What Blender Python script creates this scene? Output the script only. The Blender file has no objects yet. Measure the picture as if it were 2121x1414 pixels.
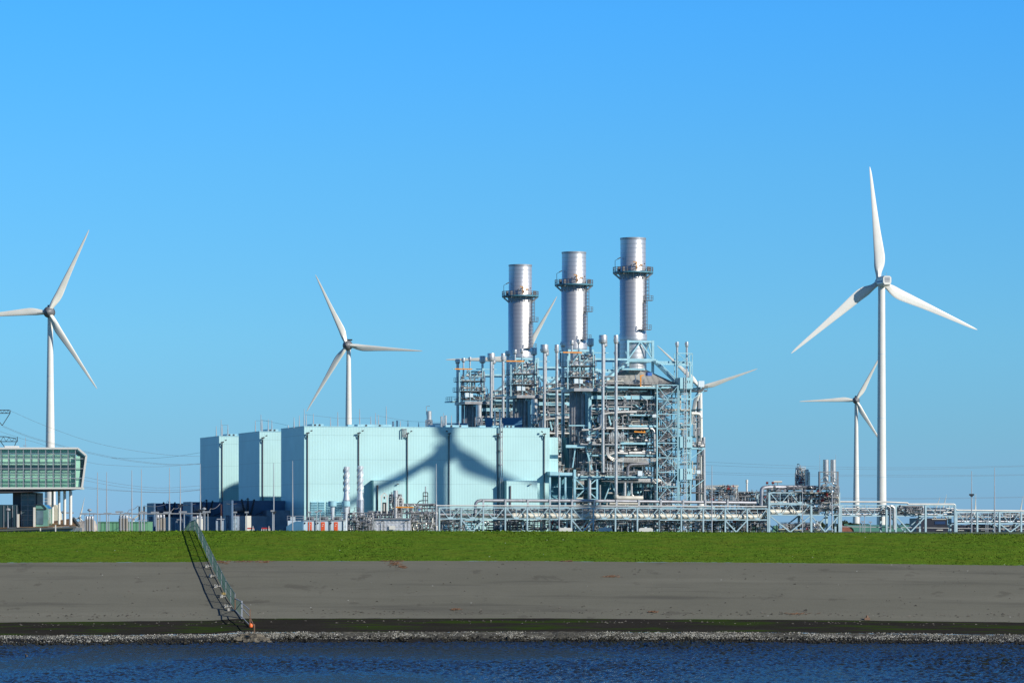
import bpy, math, random
from mathutils import Vector, Matrix

sc = bpy.context.scene
COL = sc.collection
F = 8000.0          # focal length in photo pixels (photo 2121 px wide)
CX, HY = 1060.5, 1097.0
E = 12.0            # eye height above the water
GZ = 11.5           # level of the industrial site
R = math.radians

# ------------------------------------------------------------------ materials
MATS = {}
def nodes_of(name):
    m = bpy.data.materials.new(name); m.use_nodes = True
    nt = m.node_tree; b = nt.nodes['Principled BSDF']
    return m, nt, b
def mat(name, col, rough=.5, metal=0.0, var=0.08, scale=.35, spec=.5, bump=0.0, bscale=3.0, stretch=(1, 1, 1), dirt=0.0):
    """painted or plain surface, with slow colour variation and optional streaky dirt"""
    if name in MATS: return MATS[name]
    m, nt, b = nodes_of(name)
    N, L = nt.nodes.new, nt.links.new
    tc = N('ShaderNodeTexCoord'); mp = N('ShaderNodeMapping'); mp.inputs['Scale'].default_value = stretch
    L(tc.outputs['Object'], mp.inputs[0])
    nz = N('ShaderNodeTexNoise'); nz.inputs['Scale'].default_value = scale; nz.inputs['Detail'].default_value = 5
    L(mp.outputs[0], nz.inputs['Vector'])
    mx = N('ShaderNodeMix'); mx.data_type = 'RGBA'
    mx.inputs[6].default_value = tuple(max(0, c * (1 - var)) for c in col) + (1,)
    mx.inputs[7].default_value = tuple(min(1, c * (1 + var)) for c in col) + (1,)
    rp = N('ShaderNodeMapRange'); rp.inputs[1].default_value = .35; rp.inputs[2].default_value = .65
    L(nz.outputs['Fac'], rp.inputs[0]); L(rp.outputs[0], mx.inputs[0])
    out = mx.outputs[2]
    if dirt > 0:
        mp2 = N('ShaderNodeMapping'); mp2.inputs['Scale'].default_value = (1, 1, .08)
        L(tc.outputs['Object'], mp2.inputs[0])
        n2 = N('ShaderNodeTexNoise'); n2.inputs['Scale'].default_value = 1.3; n2.inputs['Detail'].default_value = 4
        L(mp2.outputs[0], n2.inputs['Vector'])
        r2 = N('ShaderNodeMapRange'); r2.inputs[1].default_value = .5; r2.inputs[2].default_value = .75
        r2.inputs[3].default_value = 0; r2.inputs[4].default_value = dirt
        L(n2.outputs['Fac'], r2.inputs[0])
        m2 = N('ShaderNodeMix'); m2.data_type = 'RGBA'; m2.inputs[7].default_value = (.12, .10, .08, 1)
        L(r2.outputs[0], m2.inputs[0]); L(out, m2.inputs[6]); out = m2.outputs[2]
    L(out, b.inputs['Base Color'])
    b.inputs['Roughness'].default_value = rough; b.inputs['Metallic'].default_value = metal
    b.inputs['Specular IOR Level'].default_value = spec
    if bump:
        n3 = N('ShaderNodeTexNoise'); n3.inputs['Scale'].default_value = bscale; n3.inputs['Detail'].default_value = 4
        L(tc.outputs['Object'], n3.inputs['Vector'])
        bp = N('ShaderNodeBump'); bp.inputs['Strength'].default_value = bump; bp.inputs['Distance'].default_value = .3
        L(n3.outputs['Fac'], bp.inputs['Height']); L(bp.outputs[0], b.inputs['Normal'])
    MATS[name] = m
    return m

def ribbed(name, col, axis='X', period=1.0, depth=.3, seam=.82, rough=.45, metal=0.0, dark=.8, zlines=0.0):
    """profiled sheet metal: real ribs as bump plus thin darker joints every period"""
    if name in MATS: return MATS[name]
    m, nt, b = nodes_of(name)
    N, L = nt.nodes.new, nt.links.new
    tc = N('ShaderNodeTexCoord'); sp = N('ShaderNodeSeparateXYZ'); L(tc.outputs['Object'], sp.inputs[0])
    def mth(op, a, bb=None):
        n = N('ShaderNodeMath'); n.operation = op
        for i, v in enumerate((a, bb)):
            if v is None: continue
            if isinstance(v, (int, float)): n.inputs[i].default_value = v
            else: L(v, n.inputs[i])
        return n.outputs[0]
    ax = sp.outputs[{'X': 0, 'Y': 1, 'Z': 2}[axis]]
    fr = mth('FRACT', mth('DIVIDE', ax, period))
    line = mth('GREATER_THAN', fr, seam)
    nz = N('ShaderNodeTexNoise'); nz.inputs['Scale'].default_value = .12; nz.inputs['Detail'].default_value = 6
    L(tc.outputs['Object'], nz.inputs['Vector'])
    rp = N('ShaderNodeMapRange'); rp.inputs[1].default_value = .3; rp.inputs[2].default_value = .7
    rp.inputs[3].default_value = .93; rp.inputs[4].default_value = 1.05; L(nz.outputs['Fac'], rp.inputs[0])
    fac = mth('MULTIPLY', rp.outputs[0], mth('SUBTRACT', 1.0, mth('MULTIPLY', line, 1 - dark)))
    if zlines:
        zf = mth('GREATER_THAN', mth('FRACT', mth('DIVIDE', sp.outputs[2], zlines)), .965)
        fac = mth('MULTIPLY', fac, mth('SUBTRACT', 1.0, mth('MULTIPLY', zf, .12)))
    vm = N('ShaderNodeVectorMath'); vm.operation = 'SCALE'; vm.inputs[0].default_value = col
    L(fac, vm.inputs['Scale']); L(vm.outputs[0], b.inputs['Base Color'])
    bp = N('ShaderNodeBump'); bp.inputs['Strength'].default_value = depth; bp.inputs['Distance'].default_value = .15
    L(mth('SINE', mth('MULTIPLY', ax, 2 * math.pi / period)), bp.inputs['Height']); L(bp.outputs[0], b.inputs['Normal'])
    b.inputs['Roughness'].default_value = rough; b.inputs['Metallic'].default_value = metal
    MATS[name] = m
    return m

CYAN = ribbed('cyan_cladding', (.455, .71, .70), 'X', .72, .05, .80, dark=.965, zlines=6.2)
CYANS = ribbed('cyan_cladding_side', (.45, .72, .76), 'Y', 1.15, .12, .84, dark=.96, zlines=6.2)
CYST = mat('cyan_steel', (.32, .57, .64), .4, var=.12, scale=.5, dirt=.25)
CYDK = mat('teal_casing', (.065, .21, .27), .5, var=.2, scale=.3, dirt=.3)  # dark teal taken darker still, standing in for shade inside the boiler frame
GREYST = mat('galvanised_steel', (.35, .355, .36), .45, .35, var=.15, scale=.8)
RAIL = mat('grating_grey', (.13, .13, .135), .5, .3, var=.2, scale=.6)
SILVER = ribbed('silver_cladding', (.60, .59, .575), 'Z', 1.15, .05, .88, .42, .68, dark=.74)
PIPE = mat('silver_pipe', (.59, .58, .55), .38, .6, var=.12, scale=.9)
PIPEC = mat('cream_pipe', (.66, .62, .52), .45, .15, var=.1, scale=.6)
PIPED = mat('lagged_pipe', (.27, .27, .28), .4, .55, var=.2, scale=.8)
DARK = mat('dark_steel', (.035, .037, .042), .5, var=.2)
NAVY = mat('navy_box', (.10, .17, .27), .5, var=.15, scale=.3)
NAVY2 = mat('slate_wall', (.25, .31, .38), .55, var=.15, scale=.5)
WHITE = mat('turbine_white', (.76, .74, .67), .35, var=.03, scale=.2)
WHITEG = mat('blade_grey', (.80, .77, .67), .4, var=.04, scale=.2)
HUBG = mat('hub_grey', (.16, .16, .165), .45, var=.1, scale=.5)
ORANGE = mat('safety_orange', (.80, .30, .02), .4, var=.08)
DOORO = mat('door_orange', (.80, .11, .03), .45, var=.06)
RED = mat('valve_red', (.28, .03, .03), .45, var=.1)
BLUE = mat('motor_blue', (.03, .14, .45), .45, var=.1)
CREAM = mat('cream_panel', (.70, .67, .58), .55, var=.06)
CABIN = mat('pale_cabin', (.62, .72, .76), .45, var=.06, dirt=.15)
CONC = mat('concrete', (.50, .47, .40), .8, var=.12, scale=.5, bump=.2)
BROWNG = mat('taupe_ceramic', (.26, .235, .20), .5, var=.15)
MASTG = mat('mast_grey', (.42, .43, .44), .4, .3, var=.08)
WIRE = mat('cable', (.16, .16, .17), .5, .3)
GREENB = mat('green_sheet', (.12, .28, .17), .5, var=.2, scale=.15)
BRICK = mat('brick_red', (.30, .11, .07), .8, var=.2, scale=1)
FENCEG = mat('fence_green', (.07, .14, .115), .5, .2, var=.2)
ROCK_ = mat('wet_rock', (.12, .11, .095), .7, var=.35, scale=1.5, bump=.5)
SAND = mat('sand_heap', (.42, .38, .32), .9, var=.2, scale=.4, bump=.6, bscale=1)
BLACKB = mat('black_sheet', (.028, .03, .045), .5, var=.3, scale=.2)
SEDUM = mat('sedum_roof', (.20, .115, .05), .9, var=.5, scale=.35, bump=.4)
LEAF = mat('far_leaf', (.035, .065, .03), .8, var=.5, scale=.8)
BARK = mat('bark', (.08, .06, .045), .9)
SILBOX = mat('quilted_silver', (.62, .63, .65), .5, .4, var=.12, scale=.5, bump=.2, bscale=.7)

def glass_mat(name, col, rough=.08):
    m, nt, b = nodes_of(name)
    b.inputs['Base Color'].default_value = (*col, 1); b.inputs['Roughness'].default_value = rough
    b.inputs['Specular IOR Level'].default_value = .8
    return m
GLASS = glass_mat('green_glass', (.20, .43, .36))
GLASSD = glass_mat('dark_glass', (.02, .045, .055))
# see-through facade glass
GLT = bpy.data.materials.new('facade_glass'); GLT.use_nodes = True
_nt = GLT.node_tree; _nt.nodes.remove(_nt.nodes['Principled BSDF'])
_o = _nt.nodes['Material Output']; _m = _nt.nodes.new('ShaderNodeMixShader'); _t = _nt.nodes.new('ShaderNodeBsdfTransparent')
_t.inputs[0].default_value = (.82, 1, .91, 1); _g = _nt.nodes.new('ShaderNodeBsdfGlossy'); _g.inputs['Roughness'].default_value = .03
_m.inputs[0].default_value = .07; _nt.links.new(_t.outputs[0], _m.inputs[1]); _nt.links.new(_g.outputs[0], _m.inputs[2]); _nt.links.new(_m.outputs[0], _o.inputs[0])

# ------------------------------------------------------------------ frames
class Frame:
    def __init__(s, ox, oy, ang):
        s.o = Vector((ox, oy, 0)); s.ang = ang; s.c = math.cos(ang); s.s = math.sin(ang)
    def w(s, a, b, z): return Vector((s.o.x + a * s.c - b * s.s, s.o.y + a * s.s + b * s.c, z))
W = Frame(0, 0, 0)
ANG = R(16.0)
U = Frame(-53.0, 985.0, ANG)
U.o.z = 0
VSTEP = Vector((-14.75, 51.5, 0))

def uf(px, py, b):
    """pixel -> (a, z) on the plane b = const of unit 1 (z is world height)"""
    cx = (px - CX) / F
    t = (b + U.s * 53.0 + U.c * 985.0) / (U.c - U.s * cx)
    a = U.c * (cx * t + 53.0) + U.s * (t - 985.0)
    return a, E + (HY - py) * t / F
def ua(px, b): return uf(px, 1000, b)[0]
def uz(py, px=1250, b=-3): return uf(px, py, b)[1]
def wp(px, py, D): return Vector(((px - CX) * D / F, D, E + (HY - py) * D / F))
def wx(px, D): return (px - CX) * D / F
def wz(py, D): return E + (HY - py) * D / F

# ------------------------------------------------------------------ mesh builder
class MB:
    def __init__(s): s.v = []; s.f = []
    def add(s, vs, fs):
        n = len(s.v); s.v += [tuple(p) for p in vs]; s.f += [tuple(i + n for i in f) for f in fs]; return s
    def box(s, x0, x1, y0, y1, z0, z1):
        if x0 > x1: x0, x1 = x1, x0
        if y0 > y1: y0, y1 = y1, y0
        if z0 > z1: z0, z1 = z1, z0
        return s.add([(x0, y0, z0), (x1, y0, z0), (x1, y1, z0), (x0, y1, z0), (x0, y0, z1), (x1, y0, z1), (x1, y1, z1), (x0, y1, z1)],
                     [(0, 3, 2, 1), (4, 5, 6, 7), (0, 1, 5, 4), (1, 2, 6, 5), (2, 3, 7, 6), (3, 0, 4, 7)])
    def bar(s, p, q, w=.2, h=None):
        h = h or w; p = Vector(p); q = Vector(q); d = q - p
        if d.length < 1e-4: return s
        d.normalize(); up = Vector((0, 0, 1)) if abs(d.z) < .95 else Vector((0, 1, 0))
        x = d.cross(up).normalized() * w / 2; y = x.cross(d).normalized() * h / 2
        return s.add([p - x - y, p + x - y, p + x + y, p - x + y, q - x - y, q + x - y, q + x + y, q - x + y],
                     [(0, 1, 2, 3), (7, 6, 5, 4), (0, 4, 5, 1), (1, 5, 6, 2), (2, 6, 7, 3), (3, 7, 4, 0)])
    def cyl(s, p, q, r0, r1=None, n=12, cap=True):
        r1 = r0 if r1 is None else r1
        p = Vector(p); q = Vector(q); d = (q - p)
        if d.length < 1e-5: return s
        d.normalize(); up = Vector((0, 0, 1)) if abs(d.z) < .95 else Vector((1, 0, 0))
        x = d.cross(up).normalized(); y = d.cross(x).normalized()
        vs = []
        for c, r in ((p, r0), (q, r1)):
            for i in range(n):
                t = 2 * math.pi * i / n; vs.append(c + x * (r * math.cos(t)) + y * (r * math.sin(t)))
        fs = [(i, (i + 1) % n, n + (i + 1) % n, n + i) for i in range(n)]
        if cap: fs += [tuple(range(n - 1, -1, -1)), tuple(range(n, 2 * n))]
        return s.add(vs, fs)
    def tube(s, pts, r, n=8, bend=0):
        pts = [Vector(p) for p in pts]
        if bend:
            out = [pts[0]]
            for i in range(1, len(pts) - 1):
                a, b, c = pts[i - 1], pts[i], pts[i + 1]
                k = min(bend, (a - b).length * .45, (c - b).length * .45)
                p0 = b + (a - b).normalized() * k; p1 = b + (c - b).normalized() * k
                for j in range(4):
                    t = j / 3; out.append(p0 * (1 - t) ** 2 + b * 2 * t * (1 - t) + p1 * t * t)
            out.append(pts[-1]); pts = out
        rings = []; px = None
        for i, p in enumerate(pts):
            d = (pts[min(i + 1, len(pts) - 1)] - pts[max(i - 1, 0)]).normalized()
            if px is None:
                up = Vector((0, 0, 1)) if abs(d.z) < .9 else Vector((1, 0, 0)); x = d.cross(up).normalized()
            else: x = (px - d * px.dot(d)).normalized()
            px = x; y = d.cross(x)
            rings.append([p + x * r * math.cos(2 * math.pi * k / n) + y * r * math.sin(2 * math.pi * k / n) for k in range(n)])
        vs = [v for ring in rings for v in ring]; fs = []
        for i in range(len(rings) - 1):
            for k in range(n): fs.append((i * n + k, i * n + (k + 1) % n, (i + 1) * n + (k + 1) % n, (i + 1) * n + k))
        fs += [tuple(range(n - 1, -1, -1)), tuple((len(rings) - 1) * n + k for k in range(n))]
        return s.add(vs, fs)
    def lathe(s, c, prof, n=24, cap=True):
        """prof: list of (r, z); c = (x, y)"""
        vs = []; fs = []
        for r, z in prof:
            for i in range(n):
                t = 2 * math.pi * i / n; vs.append((c[0] + r * math.cos(t), c[1] + r * math.sin(t), z))
        for j in range(len(prof) - 1):
            for i in range(n): fs.append((j * n + i, j * n + (i + 1) % n, (j + 1) * n + (i + 1) % n, (j + 1) * n + i))
        if cap: fs += [tuple(range(n - 1, -1, -1)), tuple((len(prof) - 1) * n + i for i in range(n))]
        return s.add(vs, fs)
    def prism(s, poly, y0, y1, skew=0.0):
        """polygon in x,z extruded along y"""
        n = len(poly)
        xm_ = min(x for x, z in poly)
        vs = [(x, y0, z) for x, z in poly] + [(x - (skew * (y1 - y0) if x > xm_ + .5 else 0), y1, z) for x, z in poly]
        fs = [tuple(range(n - 1, -1, -1)), tuple(range(n, 2 * n))] + [(i, (i + 1) % n, n + (i + 1) % n, n + i) for i in range(n)]
        return s.add(vs, fs)
    def rail(s, pts, h=1.1, w=.09, step=2.0, rails=2):
        """handrail along a polyline"""
        for p, q in zip(pts, pts[1:]):
            p = Vector(p); q = Vector(q); L = (q - p).length; k = max(1, int(L / step))
            for i in range(k + 1):
                m = p.lerp(q, i / k); s.bar(m, m + Vector((0, 0, h)), w * .8)
            for j in range(rails):
                zz = Vector((0, 0, h * (j + 1) / rails)); s.bar(p + zz, q + zz, w)
        return s
    def build(s, name, m, parent=None, smooth=False, kind=None, label=None):
        if parent is not None:
            o = parent['_org'] if '_org' in parent.keys() else (0, 0, 0)
            vs = [(x - o[0], y - o[1], z - o[2]) for x, y, z in s.v]
        else: vs = s.v
        me = bpy.data.meshes.new(name); me.from_pydata(vs, [], s.f); me.update()
        me.materials.append(m)
        if smooth:
            me.shade_smooth(); me.set_sharp_from_angle(angle=R(38))
        ob = bpy.data.objects.new(name, me); COL.objects.link(ob)
        if parent is not None:
            ob.parent = parent; ob['_org'] = (0.0, 0.0, 0.0) if False else tuple(parent['_org'])
        if kind: ob['kind'] = kind
        if label: ob['label'] = label
        return ob

def thing(name, label, cat, org=(0, 0, 0), fr=W, group=None):
    o = bpy.data.objects.new(name, None); COL.objects.link(o)
    o.empty_display_size = .5
    o.location = fr.w(*org); o.rotation_euler = (0, 0, fr.ang)
    o['_org'] = tuple(float(x) for x in org)
    o['label'] = label; o['category'] = cat
    if group: o['group'] = group
    return o
def single(name, mb, m, label, cat, org, fr=W, group=None, smooth=False):
    """a thing that is one mesh"""
    vs = [(x - org[0], y - org[1], z - org[2]) for x, y, z in mb.v]
    me = bpy.data.meshes.new(name); me.from_pydata(vs, [], mb.f); me.update(); me.materials.append(m)
    if smooth: me.shade_smooth(); me.set_sharp_from_angle(angle=R(38))
    o = bpy.data.objects.new(name, me); COL.objects.link(o)
    o.location = fr.w(*org); o.rotation_euler = (0, 0, fr.ang)
    o['label'] = label; o['category'] = cat
    if group: o['group'] = group
    return o
def copy_tree(o, parent=None):
    c = o.copy(); COL.objects.link(c)
    if parent is not None: c.parent = parent
    for ch in [x for x in KIDS.get(o.name, [])]: copy_tree(ch, c)
    return c
KIDS = {}
def index_kids():
    KIDS.clear()
    for x in bpy.data.objects:
        if x.parent: KIDS.setdefault(x.parent.name, []).append(x)
WHICH = ('rightmost', 'middle', 'leftmost')
UNIT_THINGS = []     # (thing, label template)
def ut(t, tpl):
    t['label'] = tpl.replace('{U}', WHICH[0]); UNIT_THINGS.append((t, tpl)); return t

# ------------------------------------------------------------------ camera, sky, sun
cam = bpy.data.cameras.new('camera'); co = bpy.data.objects.new('camera', cam); COL.objects.link(co)
co.location = (0, 0, E); co.rotation_euler = (R(90), 0, 0)
cam.sensor_width = 36.0; cam.lens = F / 2121 * 36.0
cam.shift_y = (HY - 707.0) / 2121; cam.clip_start = 1; cam.clip_end = 40000
sc.camera = co
SUN_AZ, SUN_EL = R(57), R(26.5)     # azimuth measured from straight behind the camera towards the right
to_sun = Vector((math.sin(SUN_AZ) * math.cos(SUN_EL), -math.cos(SUN_AZ) * math.cos(SUN_EL), math.sin(SUN_EL)))
sl = bpy.data.lights.new('sun', 'SUN'); sl.energy = 5.0; sl.angle = R(.53); sl.color = (1, .955, .87)
so = bpy.data.objects.new('sun', sl); COL.objects.link(so)
so.rotation_euler = to_sun.to_track_quat('Z', 'Y').to_euler(); so.location = (200, -100, 150)

w = bpy.data.worlds.new('World'); sc.world = w; w.use_nodes = True
nt = w.node_tree; bg = nt.nodes['Background']
sky = nt.nodes.new('ShaderNodeTexSky'); sky.sky_type = 'NISHITA'; sky.sun_disc = False
sky.sun_elevation = SUN_EL; sky.sun_rotation = math.atan2(to_sun.x, to_sun.y)
sky.air_density = 1.0; sky.dust_density = .0; sky.ozone_density = 3.0; sky.altitude = 0
tc = nt.nodes.new('ShaderNodeTexCoord'); sp = nt.nodes.new('ShaderNodeSeparateXYZ')
nt.links.new(tc.outputs['Generated'], sp.inputs[0])
cr = nt.nodes.new('ShaderNodeValToRGB'); nt.links.new(sp.outputs[2], cr.inputs[0])
# clear, dust-free northern air: the tint by elevation that the sky model lacks
STOPS = [(0.0, (.28, .585, 1.36)), (.0246, (.305, .68, 1.25)), (.0496, (.333, .784, 1.303)), (.093, (.31, .855, 1.40)), (.1335, (.254, .907, 1.593)), (.2, (.22, .62, 1.25)), (.35, (.29, .45, .74)), (1.0, (.30, .41, .58))]
el = cr.color_ramp.elements
el[0].position, el[0].color = STOPS[0][0], (*STOPS[0][1], 1)
el[1].position, el[1].color = STOPS[-1][0], (*STOPS[-1][1], 1)
for p, c in STOPS[1:-1]:
    e = el.new(p); e.color = (*c, 1)
mx = nt.nodes.new('ShaderNodeMix'); mx.data_type = 'RGBA'; mx.blend_type = 'MULTIPLY'; mx.inputs[0].default_value = 1
nt.links.new(sky.outputs[0], mx.inputs[6]); nt.links.new(cr.outputs[0], mx.inputs[7])
nt.links.new(mx.outputs[2], bg.inputs[0]); bg.inputs[1].default_value = .10
sc.view_settings.view_transform = 'Standard'; sc.view_settings.look = 'None'
sc.view_settings.exposure = 0; sc.view_settings.gamma = 1
sc.cycles.max_bounces = 6; sc.cycles.transparent_max_bounces = 8

# ------------------------------------------------------------------ dike, shore, water
def interp(tab, x):
    if x <= tab[0][0]: return tab[0][1]
    for (x0, y0), (x1, y1) in zip(tab, tab[1:]):
        if x <= x1: return y0 + (y1 - y0) * (x - x0) / (x1 - x0)
    return tab[-1][1]
T_CREST = [(-600, 1101.5), (0, 1101), (400, 1098.4), (1060, 1099), (1500, 1101.5), (2121, 1105.5), (2700, 1107)]
T_GRASS = [(-600, 1166), (0, 1164.5), (415, 1163.5), (450, 1161.3), (1060, 1161), (1500, 1164), (2121, 1170.5), (2700, 1174)]
T_DARK = [(-600, 1290), (0, 1288), (440, 1284.5), (500, 1280), (1060, 1279.5), (1600, 1282), (2121, 1288), (2700, 1292)]
T_SHELL = [(-600, 1318), (0, 1316), (440, 1313), (500, 1309), (1060, 1308), (1600, 1309), (2121, 1314), (2700, 1317)]
T_WATER = [(-600, 1339), (0, 1337), (440, 1334), (500, 1330), (1060, 1330), (1600, 1331), (2121, 1336), (2700, 1339)]
D_CREST, D_GRASS, D_DARK, D_SHELL = 463.0, 449.0, 425.0, 417.0
def profile(px):
    """list of (D, z) from the water up to the crest"""
    yw = interp(T_WATER, px); Dw = E * F / (yw - HY)
    out = [(Dw - 6, -1.4), (Dw, 0.0)]
    for T, D in ((T_SHELL, D_SHELL), (T_DARK, D_DARK), (T_GRASS, D_GRASS), (T_CREST, D_CREST)):
        out.append((D, wz(interp(T, px), D)))
    return out
def dike_pt(px, py):
    pr = profile(px)
    for (D0, z0), (D1, z1) in zip(pr[1:], pr[2:]):
        s = (z1 - z0) / (D1 - D0); k = (py - HY) / F
        t = (E - z0 + s * D0) / (s + k)
        if D0 - .01 <= t <= D1 + .01: return Vector((wx(px, t), t, E - k * t))
    D1, z1 = pr[-1]
    return Vector((wx(px, D1), D1, z1))
random.seed(4)
from mathutils import noise
def strip(name, i0, i1, m, nx, ny, px0=-1100, px1=3300, amp=0.0, sc_=.6, dz=0.0, ext=None):
    """sheet between profile lines i0 and i1"""
    vs = []; fs = []
    xs = [px0 + (px1 - px0) * i / nx for i in range(nx + 1)]
    for j in range(ny + 1):
        t = j / ny
        for px in xs:
            pr = profile(px)
            a, b = pr[i0], pr[i1]
            D = a[0] + (b[0] - a[0]) * t; z = a[1] + (b[1] - a[1]) * t
            x = wx(px, 440)
            n = noise.noise(Vector((x * sc_, D * sc_, 0))) * amp + noise.noise(Vector((x * .09, D * .09, 3))) * amp * 1.3
            if t in (0, 1) and ext is None: n *= .6
            vs.append((x * D / 440, D, z + dz + n))
    for j in range(ny):
        for i in range(nx):
            k = j * (nx + 1) + i; fs.append((k, k + 1, k + nx + 2, k + nx + 1))
    me = bpy.data.meshes.new(name); me.from_pydata(vs, [], fs); me.materials.append(m); me.shade_smooth()
    o = bpy.data.objects.new(name, me); COL.objects.link(o); o['kind'] = 'structure'
    return o

def noise_mat(name, stops, scale, stretch=(1, 1, 1), rough=.9, bump=.4, bdist=.2, fine=6.0, extra=None, spec=.3):
    m, nt, b = nodes_of(name); N, L = nt.nodes.new, nt.links.new
    tc = N('ShaderNodeTexCoord'); mp = N('ShaderNodeMapping'); mp.inputs['Scale'].default_value = stretch
    L(tc.outputs['Object'], mp.inputs[0])
    a = N('ShaderNodeTexNoise'); a.inputs['Scale'].default_value = scale; a.inputs['Detail'].default_value = 8; a.inputs['Roughness'].default_value = .65
    L(mp.outputs[0], a.inputs['Vector'])
    f = N('ShaderNodeTexNoise'); f.inputs['Scale'].default_value = fine; f.inputs['Detail'].default_value = 3
    L(tc.outputs['Object'], f.inputs['Vector'])
    mm = N('ShaderNodeMix'); mm.data_type = 'FLOAT'; mm.inputs[0].default_value = .42
    L(a.outputs['Fac'], mm.inputs[2]); L(f.outputs['Fac'], mm.inputs[3])
    r = N('ShaderNodeValToRGB'); L(mm.outputs[0], r.inputs[0])
    e = r.color_ramp.elements
    e[0].position, e[0].color = stops[0][0], (*stops[0][1], 1); e[1].position, e[1].color = stops[-1][0], (*stops[-1][1], 1)
    for p, c in stops[1:-1]:
        q = e.new(p); q.color = (*c, 1)
    out = r.outputs[0]
    if extra: out = extra(nt, tc, out)
    L(out, b.inputs['Base Color']); b.inputs['Roughness'].default_value = rough; b.inputs['Specular IOR Level'].default_value = spec
    bp = N('ShaderNodeBump'); bp.inputs['Strength'].default_value = bump; bp.inputs['Distance'].default_value = bdist
    L(mm.outputs[0], bp.inputs['Height']); L(bp.outputs[0], b.inputs['Normal'])
    return m
def specks(nt, tc, out, col, scale, thr, fac=1.0, nscale=None):
    """small scattered marks (shells, stones, litter) from a voronoi cell distance"""
    N, L = nt.nodes.new, nt.links.new
    v = N('ShaderNodeTexVoronoi'); v.inputs['Scale'].default_value = scale; L(tc.outputs['Object'], v.inputs['Vector'])
    lt = N('ShaderNodeMath'); lt.operation = 'LESS_THAN'; lt.inputs[1].default_value = thr; L(v.outputs['Distance'], lt.inputs[0])
    # keep only some cells
    s = N('ShaderNodeSeparateColor'); L(v.outputs['Color'], s.inputs[0])
    g = N('ShaderNodeMath'); g.operation = 'GREATER_THAN'; g.inputs[1].default_value = 1 - fac; L(s.outputs[0], g.inputs[0])
    mu = N('ShaderNodeMath'); mu.operation = 'MULTIPLY'; L(lt.outputs[0], mu.inputs[0]); L(g.outputs[0], mu.inputs[1])
    mx = N('ShaderNodeMix'); mx.data_type = 'RGBA'; mx.inputs[7].default_value = (*col, 1)
    L(mu.outputs[0], mx.inputs[0]); L(out, mx.inputs[6])
    return mx.outputs[2]
def streaks(nt, tc, out, col, stretch, scale, lo, hi, amt, off=0.0):
    N, L = nt.nodes.new, nt.links.new
    mp = N('ShaderNodeMapping'); mp.inputs['Scale'].default_value = stretch; mp.inputs['Location'].default_value = (off, off, 0)
    L(tc.outputs['Object'], mp.inputs[0])
    n = N('ShaderNodeTexNoise'); n.inputs['Scale'].default_value = scale; n.inputs['Detail'].default_value = 7; n.inputs['Roughness'].default_value = .6
    L(mp.outputs[0], n.inputs['Vector'])
    mr = N('ShaderNodeMapRange'); mr.inputs[1].default_value = lo; mr.inputs[2].default_value = hi; mr.inputs[4].default_value = amt
    L(n.outputs['Fac'], mr.inputs[0])
    mx = N('ShaderNodeMix'); mx.data_type = 'RGBA'; mx.inputs[7].default_value = (*col, 1)
    L(mr.outputs[0], mx.inputs[0]); L(out, mx.inputs[6])
    return mx.outputs[2]
def ex_grass(nt, tc, out):
    out = streaks(nt, tc, out, (.13, .15, .015), (.5, 1.6, 1), .5, .45, .7, .55)
    out = streaks(nt, tc, out, (.016, .034, .003), (.8, 2.2, 1), 1.3, .55, .68, .75, 9)
    return specks(nt, tc, out, (.55, .55, .5), .45, .035, .35)
def ex_asph(nt, tc, out):
    out = streaks(nt, tc, out, (.08, .078, .066), (.10, 1.0, .5), .34, .54, .70, .7)
    out = streaks(nt, tc, out, (.085, .08, .065), (.5, .5, .2), .55, .62, .66, .5, 31)
    out = streaks(nt, tc, out, (.22, .215, .175), (.05, .5, .3), .3, .52, .75, .6, 17)
    out = specks(nt, tc, out, (.03, .03, .03), .6, .05, .3)
    out = streaks(nt, tc, out, (.10, .096, .078), (.9, 2.6, 1), 1.5, .60, .72, .6, 53)
    return specks(nt, tc, out, (.55, .55, .52), .45, .035, .3)
def ex_wet(nt, tc, out):
    out = streaks(nt, tc, out, (.028, .055, .003), (.12, .9, 1), .9, .50, .6, .8)
    return specks(nt, tc, out, (.5, .5, .46), .7, .05, .22)
def ex_shell(nt, tc, out):
    out = specks(nt, tc, out, (.62, .61, .54), 3.2, .2, .45)
    # wet weedy zone below the last tide mark
    sp_ = nt.nodes.new('ShaderNodeSeparateXYZ'); nt.links.new(tc.outputs['Object'], sp_.inputs[0])
    nz = nt.nodes.new('ShaderNodeTexNoise'); nz.inputs['Scale'].default_value = .8; nt.links.new(tc.outputs['Object'], nz.inputs['Vector'])
    ma = nt.nodes.new('ShaderNodeMath'); ma.operation = 'MULTIPLY_ADD'; ma.inputs[1].default_value = .9; nt.links.new(nz.outputs['Fac'], ma.inputs[0]); nt.links.new(sp_.outputs[2], ma.inputs[2])
    mr = nt.nodes.new('ShaderNodeMapRange'); mr.inputs[1].default_value = .78; mr.inputs[2].default_value = 1.0; mr.inputs[3].default_value = 1; mr.inputs[4].default_value = 0; nt.links.new(ma.outputs[0], mr.inputs[0])
    mx_ = nt.nodes.new('ShaderNodeMix'); mx_.data_type = 'RGBA'; mx_.inputs[7].default_value = (.012, .011, .008, 1)
    nt.links.new(mr.outputs[0], mx_.inputs[0]); nt.links.new(out, mx_.inputs[6])
    return mx_.outputs[2]
GRASS = noise_mat('grass', [(.3, (.046, .098, .006)), (.5, (.080, .156, .010)), (.7, (.130, .20, .020))], .8, (.6, 1.6, 1), extra=ex_grass, bump=.8, bdist=.22, fine=3.2, spec=.08)
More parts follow.
